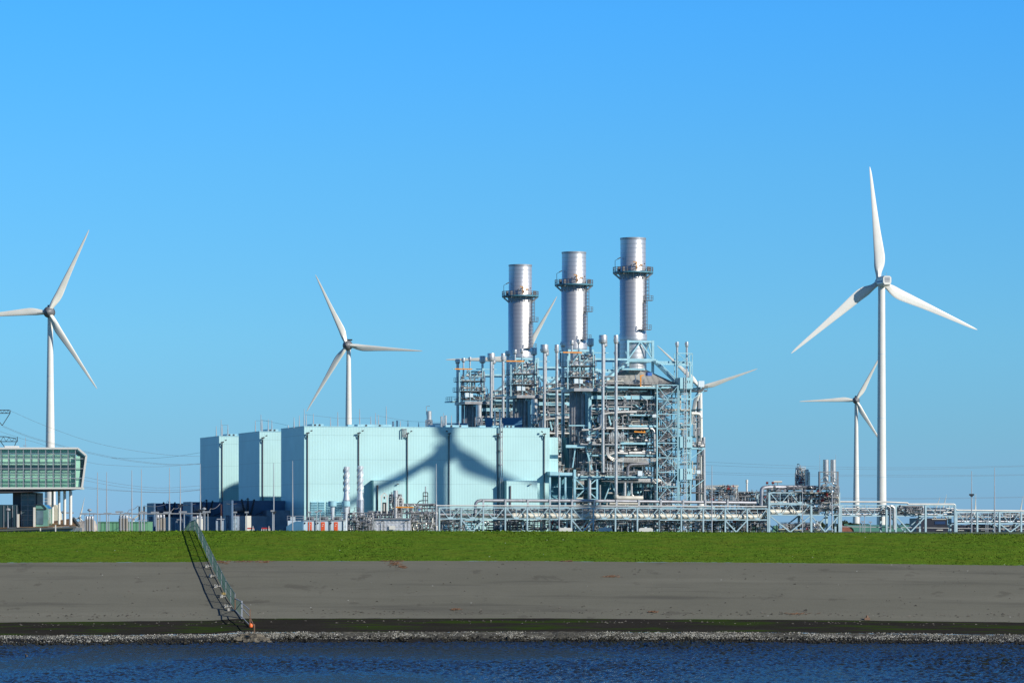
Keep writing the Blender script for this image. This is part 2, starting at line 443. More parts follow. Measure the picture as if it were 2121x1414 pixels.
ASPH = noise_mat('asphalt_revetment', [(.3, (.122, .121, .094)), (.5, (.148, .146, .116)), (.72, (.174, .171, .138))], .12, (.25, 1.2, 1), extra=ex_asph, bump=.3, bdist=.06, fine=7, spec=.15)
WETM = noise_mat('wet_asphalt', [(.3, (.017, .0155, .012)), (.6, (.030, .027, .021)), (.8, (.055, .050, .038))], .5, (.3, 1, 1), extra=ex_wet, rough=.9, spec=.06, bump=.5, bdist=.12, fine=4)
SHELM = noise_mat('shell_bank', [(.35, (.02, .019, .014)), (.52, (.085, .08, .06)), (.7, (.22, .21, .17))], 1.2, (.5, 1, 1), extra=ex_shell, rough=.8, bump=.8, bdist=.3, fine=3.5)
EARTH = noise_mat('site_ground', [(.3, (.05, .10, .02)), (.6, (.10, .12, .06)), (.8, (.18, .17, .14))], .05, extra=None, bump=.1)
strip('shell_bank', 0, 2, SHELM, 900, 14, amp=.14, sc_=1.6)
strip('wet_band', 2, 3, WETM, 260, 6, amp=.05, dz=.0)
strip('revetment', 3, 4, ASPH, 260, 10, amp=.05)
strip('dike_grass', 4, 5, GRASS, 700, 14, amp=.045, sc_=1.2)
# top of the dike and site ground: one sheet to the horizon
vs = []; fs = []
pxs = [-1100 + 110 * i for i in range(41)]
for k, (D, zz) in enumerate(((D_CREST - .02, None), (470, None), (484, GZ), (30000, GZ))):
    for px in pxs:
        z = profile(px)[5][1] - .01 if zz is None else zz
        if k == 1: z -= .05
        Dx = 440 if D < 1000 else 440
        x = wx(px, 440) * D / 440
        vs.append((x, D, z))
for j in range(3):
    for i in range(40): fs.append((j * 41 + i, j * 41 + i + 1, (j + 1) * 41 + i + 1, (j + 1) * 41 + i))
me = bpy.data.meshes.new('ground'); me.from_pydata(vs, [], fs); me.materials.append(EARTH)
g = bpy.data.objects.new('ground', me); COL.objects.link(g); g['kind'] = 'structure'
# outer ground below the water level so nothing is empty from other viewpoints
mb = MB(); mb.add([(-30000, -3000, -3), (30000, -3000, -3), (30000, 440, -3), (-30000, 440, -3)], [(0, 1, 2, 3)])
mb.build('seabed', mat('mud', (.05, .045, .035), .9), kind='structure')

# water
m, nt, b = nodes_of('sea_water'); N, L = nt.nodes.new, nt.links.new
tc = N('ShaderNodeTexCoord')
b.inputs['Base Color'].default_value = (.022, .026, .016, 1); b.inputs['Roughness'].default_value = .08; b.inputs['IOR'].default_value = 1.33; b.inputs['Specular IOR Level'].default_value = .08
hs = []
for scl, stx, wgt in ((.28, (.5, 1.0, 1), 1.0), (.9, (.45, 1, 1), .5), (2.6, (.5, 1, 1), .22)):
    mp = N('ShaderNodeMapping'); mp.inputs['Scale'].default_value = stx; mp.inputs['Rotation'].default_value = (0, 0, R(7)); L(tc.outputs['Object'], mp.inputs[0])
    n = N('ShaderNodeTexNoise'); n.inputs['Scale'].default_value = scl; n.inputs['Detail'].default_value = 5; n.inputs['Roughness'].default_value = .6
    L(mp.outputs[0], n.inputs['Vector'])
    mu = N('ShaderNodeMath'); mu.operation = 'MULTIPLY'; mu.inputs[1].default_value = wgt; L(n.outputs['Fac'], mu.inputs[0]); hs.append(mu)
a1 = N('ShaderNodeMath'); L(hs[0].outputs[0], a1.inputs[0]); L(hs[1].outputs[0], a1.inputs[1])
a2 = N('ShaderNodeMath'); L(a1.outputs[0], a2.inputs[0]); L(hs[2].outputs[0], a2.inputs[1])
bp = N('ShaderNodeBump'); bp.inputs['Strength'].default_value = .5; bp.inputs['Distance'].default_value = .25
L(a2.outputs[0], bp.inputs['Height']); L(bp.outputs[0], b.inputs['Normal'])
# murky body below; sky reflection dimmed by a blue-grey gloss colour, mixed by Fresnel
b.inputs['Specular IOR Level'].default_value = 0; b.inputs['Roughness'].default_value = .6
fr_n = N('ShaderNodeFresnel'); fr_n.inputs['IOR'].default_value = 1.33; L(bp.outputs[0], fr_n.inputs['Normal'])
gl_n = N('ShaderNodeBsdfGlossy'); gl_n.inputs['Color'].default_value = (.36, .43, .50, 1); gl_n.inputs['Roughness'].default_value = .08; L(bp.outputs[0], gl_n.inputs['Normal'])
mix_n = N('ShaderNodeMixShader'); L(fr_n.outputs[0], mix_n.inputs[0]); L(b.outputs[0], mix_n.inputs[1]); L(gl_n.outputs[0], mix_n.inputs[2])
L(mix_n.outputs[0], nt.nodes['Material Output'].inputs[0])
WD0, WD1, NX, NY = 288.0, 424.0, 760, 400
vs = []; fs = []
for j in range(NY + 1):
    D = WD0 + (WD1 - WD0) * j / NY
    for i in range(NX + 1):
        x = (i / NX * 2 - 1) * D * .15
        e_ = min(1, j / 12, (NY - j) / 6 + .3 * (j < NY), i / 8, (NX - i) / 8)
        g_ = .55 + .9 * max(-.4, noise.noise(Vector((x * .035, D * .02, 7))))
        z = (noise.noise(Vector((x * .3, D * .4, 0))) * .10 + noise.noise(Vector((x * 1.6 + 9, D * 1.05, 1))) * .17 + noise.noise(Vector((x * 3.0, D * 1.45, 2))) * .15) * g_ * (.85 + 1.0 * j / NY)
        vs.append((x, D, z * e_))
for j in range(NY):
    for i in range(NX): a = j * (NX + 1) + i; fs.append((a, a + 1, a + NX + 2, a + NX + 1))
mb = MB(); mb.add(vs, fs)
a0, a1 = WD0 * .15, WD1 * .15
mb.add([(-6000, -2500, 0), (6000, -2500, 0), (6000, WD0, 0), (-6000, WD0, 0), (-a0, WD0, 0), (a0, WD0, 0), (-6000, WD1, 0), (-a1, WD1, 0), (a1, WD1, 0), (6000, WD1, 0), (6000, 430, 0), (-6000, 430, 0)],
       [(0, 1, 2, 5, 4, 3), (3, 4, 7, 6), (5, 2, 9, 8), (6, 7, 8, 9, 10, 11)])
mb.build('water', m, smooth=True, kind='structure')

# loose shells and stones on the bank: uncountable
random.seed(11)
def stones(name, m, n, py_lo, py_hi, smin, smax, label):
    mb = MB()
    for _ in range(n):
        px = random.uniform(-150, 2270)
        pr = profile(px); t = random.random()
        y0 = interp(T_SHELL, px); y1 = interp(T_WATER, px)
        py = y0 + (y1 - y0) * (py_lo + (py_hi - py_lo) * t)
        if noise.noise(Vector((px * .012, py * .15, smax * 50))) < random.uniform(-.55, .15): continue
        p = dike_pt(px, py); s = random.uniform(smin, smax) * (1.7 if random.random() < .06 else 1)
        p.z += noise.noise(Vector((p.x * .4, 1.7, 0))) * .1
        vs = []
        for dx, dy, dz in ((1, 0, 0), (-1, 0, 0), (0, 1, 0), (0, -1, 0), (0, 0, 1), (0, 0, -1)):
            k = s * random.uniform(.6, 1.3); vs.append((p.x + dx * k, p.y + dy * k, p.z + dz * k * .7 + s * .2))
        mb.add(vs, [(0, 2, 4), (2, 1, 4), (1, 3, 4), (3, 0, 4), (2, 0, 5), (1, 2, 5), (3, 1, 5), (0, 3, 5)])
    o = mb.build(name, m, kind='stuff'); o['label'] = label
    return o
stones('shell_rubble', mat('shell_white', (.46, .44, .37), .7, var=.3, scale=3), 16000, -.04, .66, .022, .07, 'white oyster shells scattered along the bank')
stones('dark_rubble', mat('weedy_rock', (.03, .028, .02), .7, var=.5, scale=1.5, spec=.2), 2600, .45, .95, .07, .20, 'dark weedy stones along the waterline')
# grass tufts along the dike
mb = MB(); random.seed(5)
for _ in range(24000):
    px = random.uniform(-120, 2240); t = random.random() ** 1.5
    y0, y1 = interp(T_CREST, px), interp(T_GRASS, px)
    py = y0 + .15 + (y1 - y0 - .4) * t
    p = dike_pt(px, py); h = random.uniform(.03, .085) * (1.0 if t > .03 else 1.9); a = random.uniform(0, 3.14); ww = random.uniform(.04, .16)
    mb.add([(p.x - ww * math.cos(a), p.y - ww * math.sin(a), p.z - .03), (p.x + ww * math.cos(a), p.y + ww * math.sin(a), p.z - .03), (p.x + random.uniform(-.15, .15), p.y, p.z + h)], [(0, 1, 2)])
gt = mb.build('grass_tufts', mat('grass_blades', (.088, .16, .012), .8, var=.35, scale=.9, spec=.1), kind='stuff'); gt['label'] = 'short tufts of grass on the dike'

# ------------------------------------------------------------------ wind turbines
def blade_mb(Rr, root_r, cmax, org, sgn=1.0, prebend=0.0, n=14, feather=False):
    """blade along +Z from the hub centre, chord along X, thickness along Y"""
    mb = MB(); prof = []
    st = [(.02, root_r, root_r, 0), (.07, root_r * 1.12, root_r * .95, .05), (.14, cmax * .46, root_r * .65, .18), (.21, cmax * .5, root_r * .45, .27), (.30, cmax * .455, root_r * .36, .27),
          (.45, cmax * .35, root_r * .25, .25), (.6, cmax * .265, root_r * .17, .24), (.75, cmax * .195, root_r * .12, .22), (.88, cmax * .135, root_r * .08, .2), (.96, cmax * .085, root_r * .05, .15), (1.0, cmax * .02, root_r * .02, 0)]
    raw = st; st = []
    def cat(p0, p1, p2, p3, u): return .5 * (2 * p1 + (p2 - p0) * u + (2 * p0 - 5 * p1 + 4 * p2 - p3) * u * u + (3 * p1 - p0 - 3 * p2 + p3) * u ** 3)
    for i in range(len(raw) - 1):
        q = [raw[max(0, i - 1)], raw[i], raw[i + 1], raw[min(len(raw) - 1, i + 2)]]
        for u in (0, .33, .67): st.append(tuple(cat(q[0][k], q[1][k], q[2][k], q[3][k], u) for k in range(4)))
    st.append(raw[-1])
    vs = []
    for t, hc, th, off in st:
        tw = R(14) * (1 - t) ** 2
        for i in range(n):
            a = 2 * math.pi * i / n
            x = hc * math.cos(a) + off * hc * 1.6; y = th * math.sin(a) * (1.25 if math.cos(a) < 0 else .8)
            x, y = x * math.cos(tw) - y * math.sin(tw), x * math.sin(tw) + y * math.cos(tw)
            if feather: x, y = sgn * (x * .37 - y * 1.3), x * .93 + y * .5       # parked: blade pitched out of the wind
            vs.append((org[0] + sgn * x, org[1] + y + prebend * t * t, org[2] + t * Rr))
    fs = []
    for j in range(len(st) - 1):
        for i in range(n):
            q = (j * n + i, j * n + (i + 1) % n, (j + 1) * n + (i + 1) % n, (j + 1) * n + i)
            fs.append(q if sgn > 0 else q[::-1])
    fs += [tuple(range(n)), tuple((len(st) - 1) * n + i for i in range(n))]
    mb.add(vs, fs); return mb
def turbine(label, px, hub_py, D, Rr, angs, yaw, kind='round', pos=None, rr=(1.15, 2.9), small=False, group='wind turbines', chord=None, feather=False):
    """angs: blade directions, clockwise from straight up as seen from the camera"""
    if pos is None: x, hz = wx(px, D), wz(hub_py, D); y = D
    else: x, y, hz = pos
    t = thing('wind_turbine', label, 'wind turbine', (x, y, GZ), W, group)
    H = hz - GZ
    fr = Matrix.Rotation(yaw, 3, 'Z')       # yaw 0: rotor in front, facing the camera
    def X(v): return fr @ Vector(v) + Vector((x, y, hz))
    wm = WHITE if kind == 'box' else WHITEG
    mb = MB(); prof = [(rr[1] + (rr[0] - rr[1]) * k ** .9, GZ + H * k * .985) for k in [i / 12 for i in range(13)]]
    if kind == 'round': prof = [(rr[1] + (rr[0] - rr[1]) * (i / 12) ** .75, GZ + H * .985 * i / 12) for i in range(13)]
    mb.lathe((x, y), prof, 32)
    tw = mb.build('tower', WHITE, t, True)
    if not small:
        for k in (.22, .46, .72):
            mb = MB()
            r = rr[1] + (rr[0] - rr[1]) * (k ** (.9 if kind == 'box' else .75)); mb.lathe((x, y), [(r + .03, GZ + H * .985 * k - .1), (r + .03, GZ + H * .985 * k + .1)], 32, False)
            mb.build('joint_ring', CABIN, tw, True)
    ry = -2.9 if kind == 'round' else -3.2     # rotor plane in front of the tower axis
    if kind == 'round':
        mb = MB(); vs = []
        pr = [(-5.4, .05), (-5.1, .75), (-4.5, 1.5), (-3.6, 2.2), (-2.6, 2.55), (-1.4, 2.6), (0, 2.35), (1.6, 1.9), (3.0, 1.25), (4.0, .5), (4.2, .05)]
        s = Rr / 41.0; nn = 20; k0 = 5
        def ring(pp):
            m2 = MB(); vv = []
            for yy, r in pp:
                for i in range(nn):
                    a = 2 * math.pi * i / nn; vv.append(X((r * s * math.cos(a), yy * s, r * s * math.sin(a))))
            ff = [(j * nn + i, j * nn + (i + 1) % nn, (j + 1) * nn + (i + 1) % nn, (j + 1) * nn + i) for j in range(len(pp) - 1) for i in range(nn)]
            m2.add(vv, ff); return m2
        ring(pr[k0 - 1:]).build('nacelle', HUBG, t, True)
        ring(pr[:k0 + 1]).build('hub', HUBG, t, True)
        if not small:
            mb = MB()
            a_, b_ = X((-1.0 * s, -.6 * s, 2.9 * s)), X((2.1 * s, -.6 * s, 2.9 * s))
            mb.bar(a_, b_, .7 * s, .75 * s); mb.bar(X((-.5 * s, 0, 2 * s)), X((-.5 * s, 0, 3.6 * s)), .15 * s); mb.bar(X((1.2 * s, 0, 2 * s)), X((1.2 * s, 0, 3.2 * s)), .15 * s)
            mb.build('sensor_rack', DARK, t)
        rootr, cm = 1.0 * s, 3.35 * s
    else:
        s = Rr / 45.0
        mb = MB()
        # body with chamfered corners, from just behind the rotor to the rear
        sec = [(-1.5, 1.25, -1.5, 1.45), (-.6, 1.75, -1.95, 1.75), (5.8, 1.75, -1.95, 1.85), (6.6, 1.65, -1.6, 1.7)]
        vv = []
        for yy, hw, z0, z1 in sec:
            c = .55
            for (a_, b_) in ((-hw + c, z0), (hw - c, z0), (hw, z0 + c * 1.6), (hw, z1 - c), (hw - c, z1), (-hw + c, z1), (-hw, z1 - c), (-hw, z0 + c * 1.6)):
                vv.append(X((a_ * s, yy * s, b_ * s)))
        ff = [(j * 8 + i, j * 8 + (i + 1) % 8, (j + 1) * 8 + (i + 1) % 8, (j + 1) * 8 + i) for j in range(3) for i in range(8)]
        ff += [tuple(range(7, -1, -1)), tuple(24 + i for i in range(8))]
        mb.add(vv, ff); nc = mb.build('nacelle', WHITE, t)
        mb = MB()
        for (zz, h, wd) in ((.62, .72, 1.05), (-.42, .16, 1.0)):
            mb.add([X((sx * wd * s, (6.5 + dy) * s, (zz + sz * h) * s)) for dy in (0, .18) for sx, sz in ((-1, -1), (1, -1), (1, 1), (-1, 1))],
                   [(0, 3, 2, 1), (4, 5, 6, 7), (0, 1, 5, 4), (1, 2, 6, 5), (2, 3, 7, 6), (3, 0, 4, 7)])
        mb.build('cooling_grille', GREYST, nc)
        for sx in (-1, 1):
            mb = MB(); mb.add([X((sx * (1.74 + dx) * s, yy * s, zz * s)) for dx in (0, .05) for yy, zz in ((-.4, -.35), (5.4, -.55), (5.4, .0), (-.4, .1))],
                   [(0, 3, 2, 1), (4, 5, 6, 7), (0, 1, 5, 4), (1, 2, 6, 5), (2, 3, 7, 6), (3, 0, 4, 7)])
            mb.build('side_stripe', mat('stripe_blue', (.02, .03, .22), .4), nc)
        for yy in (1.5, 5.6):
            mb = MB(); mb.bar(X((0, yy * s, 1.8 * s)), X((0, yy * s, 3.1 * s)), .07); mb.bar(X((-.15, yy * s, 2.5 * s)), X((.2, yy * s, 2.5 * s)), .1); mb.build('wind_sensor', GREYST, nc)
        mb = MB(); nn = 20; pp = [(-5.3, .1), (-5.0, .8), (-4.3, 1.35), (-3.3, 1.6), (-2.2, 1.6), (-1.6, 1.45)]
        vv = [X((r * s * math.cos(2 * math.pi * i / nn), yy * s, r * s * math.sin(2 * math.pi * i / nn))) for yy, r in pp for i in range(nn)]
        mb.add(vv, [(j * nn + i, j * nn + (i + 1) % nn, (j + 1) * nn + (i + 1) % nn, (j + 1) * nn + i) for j in range(len(pp) - 1) for i in range(nn)])
        mb.build('hub', WHITE, t, True)
        rootr, cm = 1.0 * s, 4.3 * s
    back = math.cos(yaw) < 0
    if chord: cm = chord
    for a in angs:
        # clockwise from the camera; seen from behind the rotor the sense flips in the rotor frame
        mb = blade_mb(Rr, rootr, cm, (0, 0, 0), (1.0 if not back else -1.0), feather=feather, prebend=(-1.6 if kind == 'box' else -.3) * s)
        aa = a if not back else -a
        rot = Matrix.Rotation(R(aa), 3, 'Y')
        mb.v = [tuple(X(rot @ Vector(v) + Vector((0, ry * s, 0)))) for v in mb.v]
        mb.build('blade', wm, t, True)
    return t
turbine('grey turbine with round dark hub rising behind the glass office on stilts', 104, 647, 1726, 41, (27, 147, 267), R(-8))
turbine('grey turbine with round dark hub rising directly behind the long pale blue hall', 722, 715.5, 2076, 42, (-24.8, 94.7, 212.5), R(-13))
turbine('slim distant turbine with round dark hub just left of the big white tower', 1773.5, 829, 2790, 41, (28.5, -91, 149), R(-8), rr=(1.2, 2.75))
turbine('turbine almost hidden behind the leftmost tall chimney, only its blades showing', 1077, 747.5, 2120, 41, (31, -88.7, 151), R(-10))
turbine('turbine mostly hidden behind the right edge of the boiler house, one blade pointing right', 1451, 803, 2620, 41, (72, -45.5, 194), R(-8))
turbine('largest turbine, white, with a boxy striped housing, seen from behind', 1826, 583, 1553, 46.6, (-4, 113.5, -128.5), R(194), 'box', rr=(1.4, 2.0))
# the turbine outside the frame on the right whose shadow falls on the long hall
hitx, hitz = uf(912, 948, 0)
P = U.w(hitx, 0, hitz); k = 215 / math.cos(SUN_EL); Hp = P + to_sun * k
H2 = Hp
turbine('white turbine out of the picture to the right, throwing the shadow on the hall', 0, 0, 0, 42, (1, 119, -116), R(200), pos=(H2.x, H2.y, H2.z), rr=(1.5, 3.0), chord=6.2, feather=True)
for i, (px, py, D, Rr, a, lb) in enumerate(((166, 1072, 9000, 50, 15, 'tiny far white turbine above the sand heap'), (277, 1075, 9500, 50, 50, 'tiny far white turbine over the green shed, upper of a pair'), (281, 1084, 11500, 50, 80, 'tiny far white turbine low behind the green shed, lower of a pair'),
        (1934, 1066, 9500, 48, 20, 'tiny far white turbine left of the twin masts, above the pipe bridge'), (1951, 1062, 9500, 48, 15, 'tiny far white turbine just above the end of the tall pipe bridge'), (2019.5, 1064, 8500, 46, 3, 'tiny far white turbine right of the shorter mast'), (2111, 1068, 8500, 46, 12, 'tiny far white turbine at the right edge of the picture'))):
    turbine(lb, px, py, D, Rr, (a, a + 120, a + 240), R(-15), small=True, group='far wind turbines', rr=(1.3, 2.6))

# ------------------------------------------------------------------ turbine halls
HALL_L, HALL_B = 65.3, 27.0
HZ = GZ - .3; HT = E + 213.5 * 985 / F
def hall():
    t = thing('turbine_hall', '', 'hall', (0, 0, GZ), U, 'turbine halls')
    mb = MB()
    mb.add([(0, 0, HZ), (HALL_L, 0, HZ), (HALL_L, 0, HT), (0, 0, HT)], [(0, 1, 2, 3)]); mb.build('front_wall', CYAN, t)
    mb = MB(); mb.add([(0, HALL_B, HZ), (HALL_L, HALL_B, HZ), (HALL_L, HALL_B, HT), (0, HALL_B, HT)], [(3, 2, 1, 0)])
    mb.build('rear_wall', CYAN, t)
    mb = MB(); mb.add([(HALL_L, 0, HZ), (HALL_L, HALL_B, HZ), (HALL_L, HALL_B, HT), (HALL_L, 0, HT)], [(0, 1, 2, 3)])
    mb.build('end_wall', CYANS, t)
    mb = MB()
    mb.add([(0, 0, HZ), (0, HALL_B, HZ), (0, HALL_B, HT), (0, 0, HT)], [(3, 2, 1, 0)])
    mb.build('side_wall', CYANS, t)
    mb = MB(); mb.box(-.05, HALL_L + .05, -.05, HALL_B + .05, HT, HT + .22); rf = mb.build('roof', CYST, t)
    # roof lights and small vents
    for (x0, x1) in ((3.5, 6.5), (15.5, 24.5), (39, 45), (55, 57.5)):
        mb = MB(); mb.box(x0, x1, 6, 12, HT + .22, HT + .9); cb = mb.build('roof_ventilator', CYST, rf)
        for k in range(2):
            mb = MB(); xx = x0 + (x1 - x0) * (.25 + .4 * k); mb.cyl((xx, 5.9, HT + .6), (xx, 6.1, HT + .6), .28, n=10)
            mb.build('fan_opening', DARK, cb)
    for x0 in (12, 33.5, 47, 50.5):
        mb = MB(); mb.box(x0, x0 + 1.6, 2, 3.4, HT + .2, HT + .75); mb.build('roof_hood', CYST, rf)
    # downpipes with floodlights
    for px, top in ((637, 897), (743, 897), (843.5, 898), (930, 898), (1031, 899), (1127, 899)):
        a = ua(px, 0); z1 = uz(top, px, 0)
        mb = MB(); mb.box(a - .12, a + .08, -.34, -.02, GZ, z1 - .4)
        dp = mb.build('downpipe', mat('downpipe_brown', (.10, .10, .11), .5), t)
        mb = MB(); mb.bar((a - .55, -.8, z1), (a + .3, -.8, z1 + .1), .35, .3); mb.bar((a - .1, -.5, z1 - 1.2), (a - .1, -.8, z1), .18)
        s = -1 if px in (930, 1127) else 1
        mb.bar((a + s * .6, -.9, z1 + .55), (a + s * 1.05, -.9, z1 + .7), .4, .28); mb.build('floodlight', DARK, dp)
    # gable-end extension towards the boiler
    zt = uz(905, 1145, 1); zb = uz(977, 1145, 1)
    mb = MB(); mb.box(HALL_L + .02, HALL_L + 2.6, 1, 22, zb, zt); mb.build('end_bay', CYAN, t)
    # air intake louvres near the left end and along the base
    def louvre(x0, x1, z0, z1, n):
        mb = MB(); mb.box(x0, x1, -.12, -.02, z0, z1);
        for k in range(n):
            zz = z0 + (z1 - z0) * (k + .5) / n
            mb.add([(x0 + .1, -.14, zz - .28), (x1 - .1, -.14, zz - .28), (x1 - .1, -.5, zz - .05), (x0 + .1, -.5, zz - .05), (x0 + .1, -.14, zz + .02), (x1 - .1, -.14, zz + .02)], [(0, 1, 2, 3), (3, 2, 5, 4), (0, 3, 4), (1, 5, 2)])
        mb.build('louvre_panel', CYST, t)
    for (p0, p1) in ((643, 657), (659, 672), (676, 692), (695, 711)): louvre(ua(p0, 0), ua(p1, 0), uz(1070, 680, 0), uz(1038.5, 680, 0), 9)
    for (p0, p1) in ((905, 935), (940, 985), (1032, 1046)): louvre(ua(p0, 0), ua(p1, 0), GZ, uz(1070, 940, 0), 7)
    # shallow projecting bays
    for (p0, p1, pt, dep) in ((774, 838, 995, 2.3), (1049.5, 1113, 996, 3.2)):
        a0, a1 = ua(p0, -dep), ua(p1, -dep); zt = uz(pt, p0, -dep)
        mb = MB(); mb.box(a0, a1, -dep, -.02, GZ, zt); by = mb.build('projecting_bay', CYAN, t)
        mb = MB(); mb.box(a0 - .1, a1 + .1, -dep - .1, .0, zt, zt + .15); mb.build('coping', CYST, by)
        mb = MB(); mb.box(a0 + .8, a0 + 1.1, -dep - .35, -dep, GZ, zt - 1.2); mb.bar((a0 + 6, -dep - .5, zt - .9), (a0 + 6.5, -dep - .5, zt - .8), .35, .25); mb.build('downpipe', mat('downpipe_brown', (.1, .1, .1)), by)
    # pipe climbing the wall and small caged platform under the eaves
    a0 = ua(1037.5, -1)
    mb = MB(); mb.tube([(a0, -.8, GZ), (a0, -.8, HT + 2.4)], .18); mb.tube([(a0 + .5, -.8, GZ + 4), (a0 + .5, -.8, HT + 1.2), (a0 + .5, 1.5, HT + 1.2)], .12)
    for k in range(7): mb.box(a0 - .3, a0 + .7, -.9, -.05, GZ + 3 + k * 3.6, GZ + 3.15 + k * 3.6)
    mb.build('wall_pipe', PIPE, t, True)
    a0 = ua(834, -1); mb = MB(); z0 = uz(905, 836, -1); z1 = uz(888, 836, -1)
    for k in range(5): mb.tube([(a0 + k * .28, -.7 - .2 * (k % 2), z0), (a0 + k * .28, -.7 - .2 * (k % 2), z1), (a0 + k * .28, .6, z1 + .1)], .1, 6)
    mb.build('pipe_cluster', PIPE, t, True)
    return t
HALLL = ['long pale blue turbine hall with a wind turbine shadow across its wall',
         'middle of the three pale blue turbine halls, only its left end showing',
         'leftmost and farthest of the three pale blue turbine halls']
h0 = hall(); h0['label'] = HALLL[0]
index_kids()
for i in (1, 2):
    h = copy_tree(h0); h.location = h0.location + VSTEP * i; h['label'] = HALLL[i]

# ------------------------------------------------------------------ chimneys
SA, SB = 90.7, 8.3
def pz(py, px=1311, b=8.3): return uf(px, py, b)[1]
LAG = ribbed('hood_lagging', (.36, .35, .32), 'X', 1.6, .25, .93, .55, .2, dark=.7)
def circ(c, r, z, n=32, a0=0, a1=2 * math.pi): return [Vector((c[0] + r * math.cos(a0 + (a1 - a0) * i / n), c[1] + r * math.sin(a0 + (a1 - a0) * i / n), z)) for i in range(n + 1)]
def platform(parent, a0, a1, b0, b1, z, sides='fblr', th=.4, m=None, rail=True, name='platform'):
    mb = MB(); mb.box(a0, a1, b0, b1, z - th, z); pl = mb.build(name, m or CYST, parent)
    if rail:
        mb = MB(); c = dict(f=[(a0, b0, z), (a1, b0, z)], b=[(a0, b1, z), (a1, b1, z)], l=[(a0, b0, z), (a0, b1, z)], r=[(a1, b0, z), (a1, b1, z)])
        for s in sides: mb.rail([Vector(p) for p in c[s]], 1.1, .10, 1.9)
        mb.build('railing', RAIL, pl)
    return pl
def chimney():
    t = thing('chimney', '', 'chimney', (SA, SB, pz(768)), U, 'tall silver chimneys')
    top = pz(493.5)
    mb = MB()
    prof = [(3.55, pz(770)), (3.55, pz(704)), (3.68, pz(704)), (3.68, pz(694)), (3.5, pz(690)), (3.5, pz(568)), (3.34, pz(566)), (3.34, top), (3.12, top), (3.12, top - 6)]
    mb.lathe((SA, SB), prof, 64, False); sh = mb.build('shell', SILVER, t, True)
    mb = MB(); mb.lathe((SA, SB), [(3.36, top - .35), (3.42, top - .35), (3.42, top + .05), (3.2, top + .05)], 64, False); mb.build('rim', GREYST, sh, True)
    zp = pz(563.5)
    mb = MB(); mb.lathe((SA, SB), [(3.55, zp - .35), (5.35, zp - .35), (5.35, zp), (3.55, zp)], 32, False); rp = mb.build('ring_platform', CYDK, t)
    mb = MB(); ps = circ((SA, SB), 5.28, zp, 32)
    for i, p in enumerate(ps[:-1]):
        mb.bar(p, p + Vector((0, 0, 1.2)), .09)
        for h in (.55, 1.2): mb.bar(p + Vector((0, 0, h)), ps[i + 1] + Vector((0, 0, h)), .1)
    mb.build('railing', RAIL, rp)
    mb = MB()
    for i in range(16):
        an = 2 * math.pi * i / 16 + .1; c, s_ = math.cos(an), math.sin(an)
        mb.bar((SA + 5.2 * c, SB + 5.2 * s_, zp - .4), (SA + 3.5 * c, SB + 3.5 * s_, zp - 1.9), .16); mb.bar((SA + 3.5 * c, SB + 3.5 * s_, zp - .35), (SA + 3.5 * c, SB + 3.5 * s_, zp - 2.1), .16)
    mb.build('bracket', GREYST, rp)
    mb = MB(); 
    for an in (-2.9, -2.5, -.6, -.35, .05): mb.box(SA + 4.3 * math.cos(an) - .3, SA + 4.3 * math.cos(an) + .3, SB + 4.3 * math.sin(an) - .3, SB + 4.3 * math.sin(an) + .3, zp, zp + 1.3)
    mb.build('instrument_box', RAIL, rp)
    # davit crane
    mb = MB(); y = SB - 4.4; z = zp + .2
    mb.bar((SA - .5, y, z), (SA - .5, y, z + 2.3), .22); mb.bar((SA - 1.4, y, z + 2.3), (SA + 1.2, y, z + 1.4), .2); mb.bar((SA + 1.2, y, z + 1.4), (SA - .4, y, z + .9), .15)
    mb.build('davit', mat('dull_orange', (.55, .25, .04), .5), t)
    # lamp arm
    mb = MB(); mb.tube([(SA - 5.2, SB - .8, zp), (SA - 5.2, SB - .8, zp + 2.9), (SA - 4.0, SB - .8, zp + 3.5)], .07, 6); mb.bar((SA - 4.5, SB - .8, zp + 3.3), (SA - 3.7, SB - .8, zp + 3.7), .25); mb.build('platform_lamp', DARK, rp)
    # caged ladder
    def lad(an, z0, z1, cage=True):
        c, s_ = math.cos(an), math.sin(an); tx, ty = -s_, c
        mb = MB()
        for k in (-.25, .25): mb.bar((SA + 3.75 * c + k * tx, SB + 3.75 * s_ + k * ty, z0), (SA + 3.75 * c + k * tx, SB + 3.75 * s_ + k * ty, z1), .1)
        n = int((z1 - z0) / .9)
        for i in range(n):
            zz = z0 + (z1 - z0) * (i + .5) / n; mb.bar((SA + 3.75 * c - .25 * tx, SB + 3.75 * s_ - .25 * ty, zz), (SA + 3.75 * c + .25 * tx, SB + 3.75 * s_ + .25 * ty, zz), .07)
            if cage:
                pp = [(SA + (3.75 + r) * c + k * tx, SB + (3.75 + r) * s_ + k * ty, zz) for r, k in ((0, -.4), (.7, -.4), (.8, .0), (.7, .4), (0, .4))]
                for p, q in zip(pp, pp[1:]): mb.bar(p, q, .08)
        if cage:
            for r, k in ((.7, -.4), (.8, 0), (.7, .4)): mb.bar((SA + (3.75 + r) * c + k * tx, SB + (3.75 + r) * s_ + k * ty, z0), (SA + (3.75 + r) * c + k * tx, SB + (3.75 + r) * s_ + k * ty, z1), .07)
        mb.build('ladder', RAIL, t)
    lad(-.72, pz(622), pz(562)); lad(-.95, pz(684), pz(624))
    for (a_, py, w_) in ((-.62, 622, 2.3), (-1.05, 683, 3.2)):
        c, s_ = math.cos(a_), math.sin(a_); z = pz(py)
        platform(t, SA + 4.1 * c - w_ / 2, SA + 4.1 * c + w_ / 2, SB + 4.1 * s_ - .9, SB + 4.1 * s_ + .6, z, 'flr', .2, RAIL, name='rest_platform')
    mb = MB()
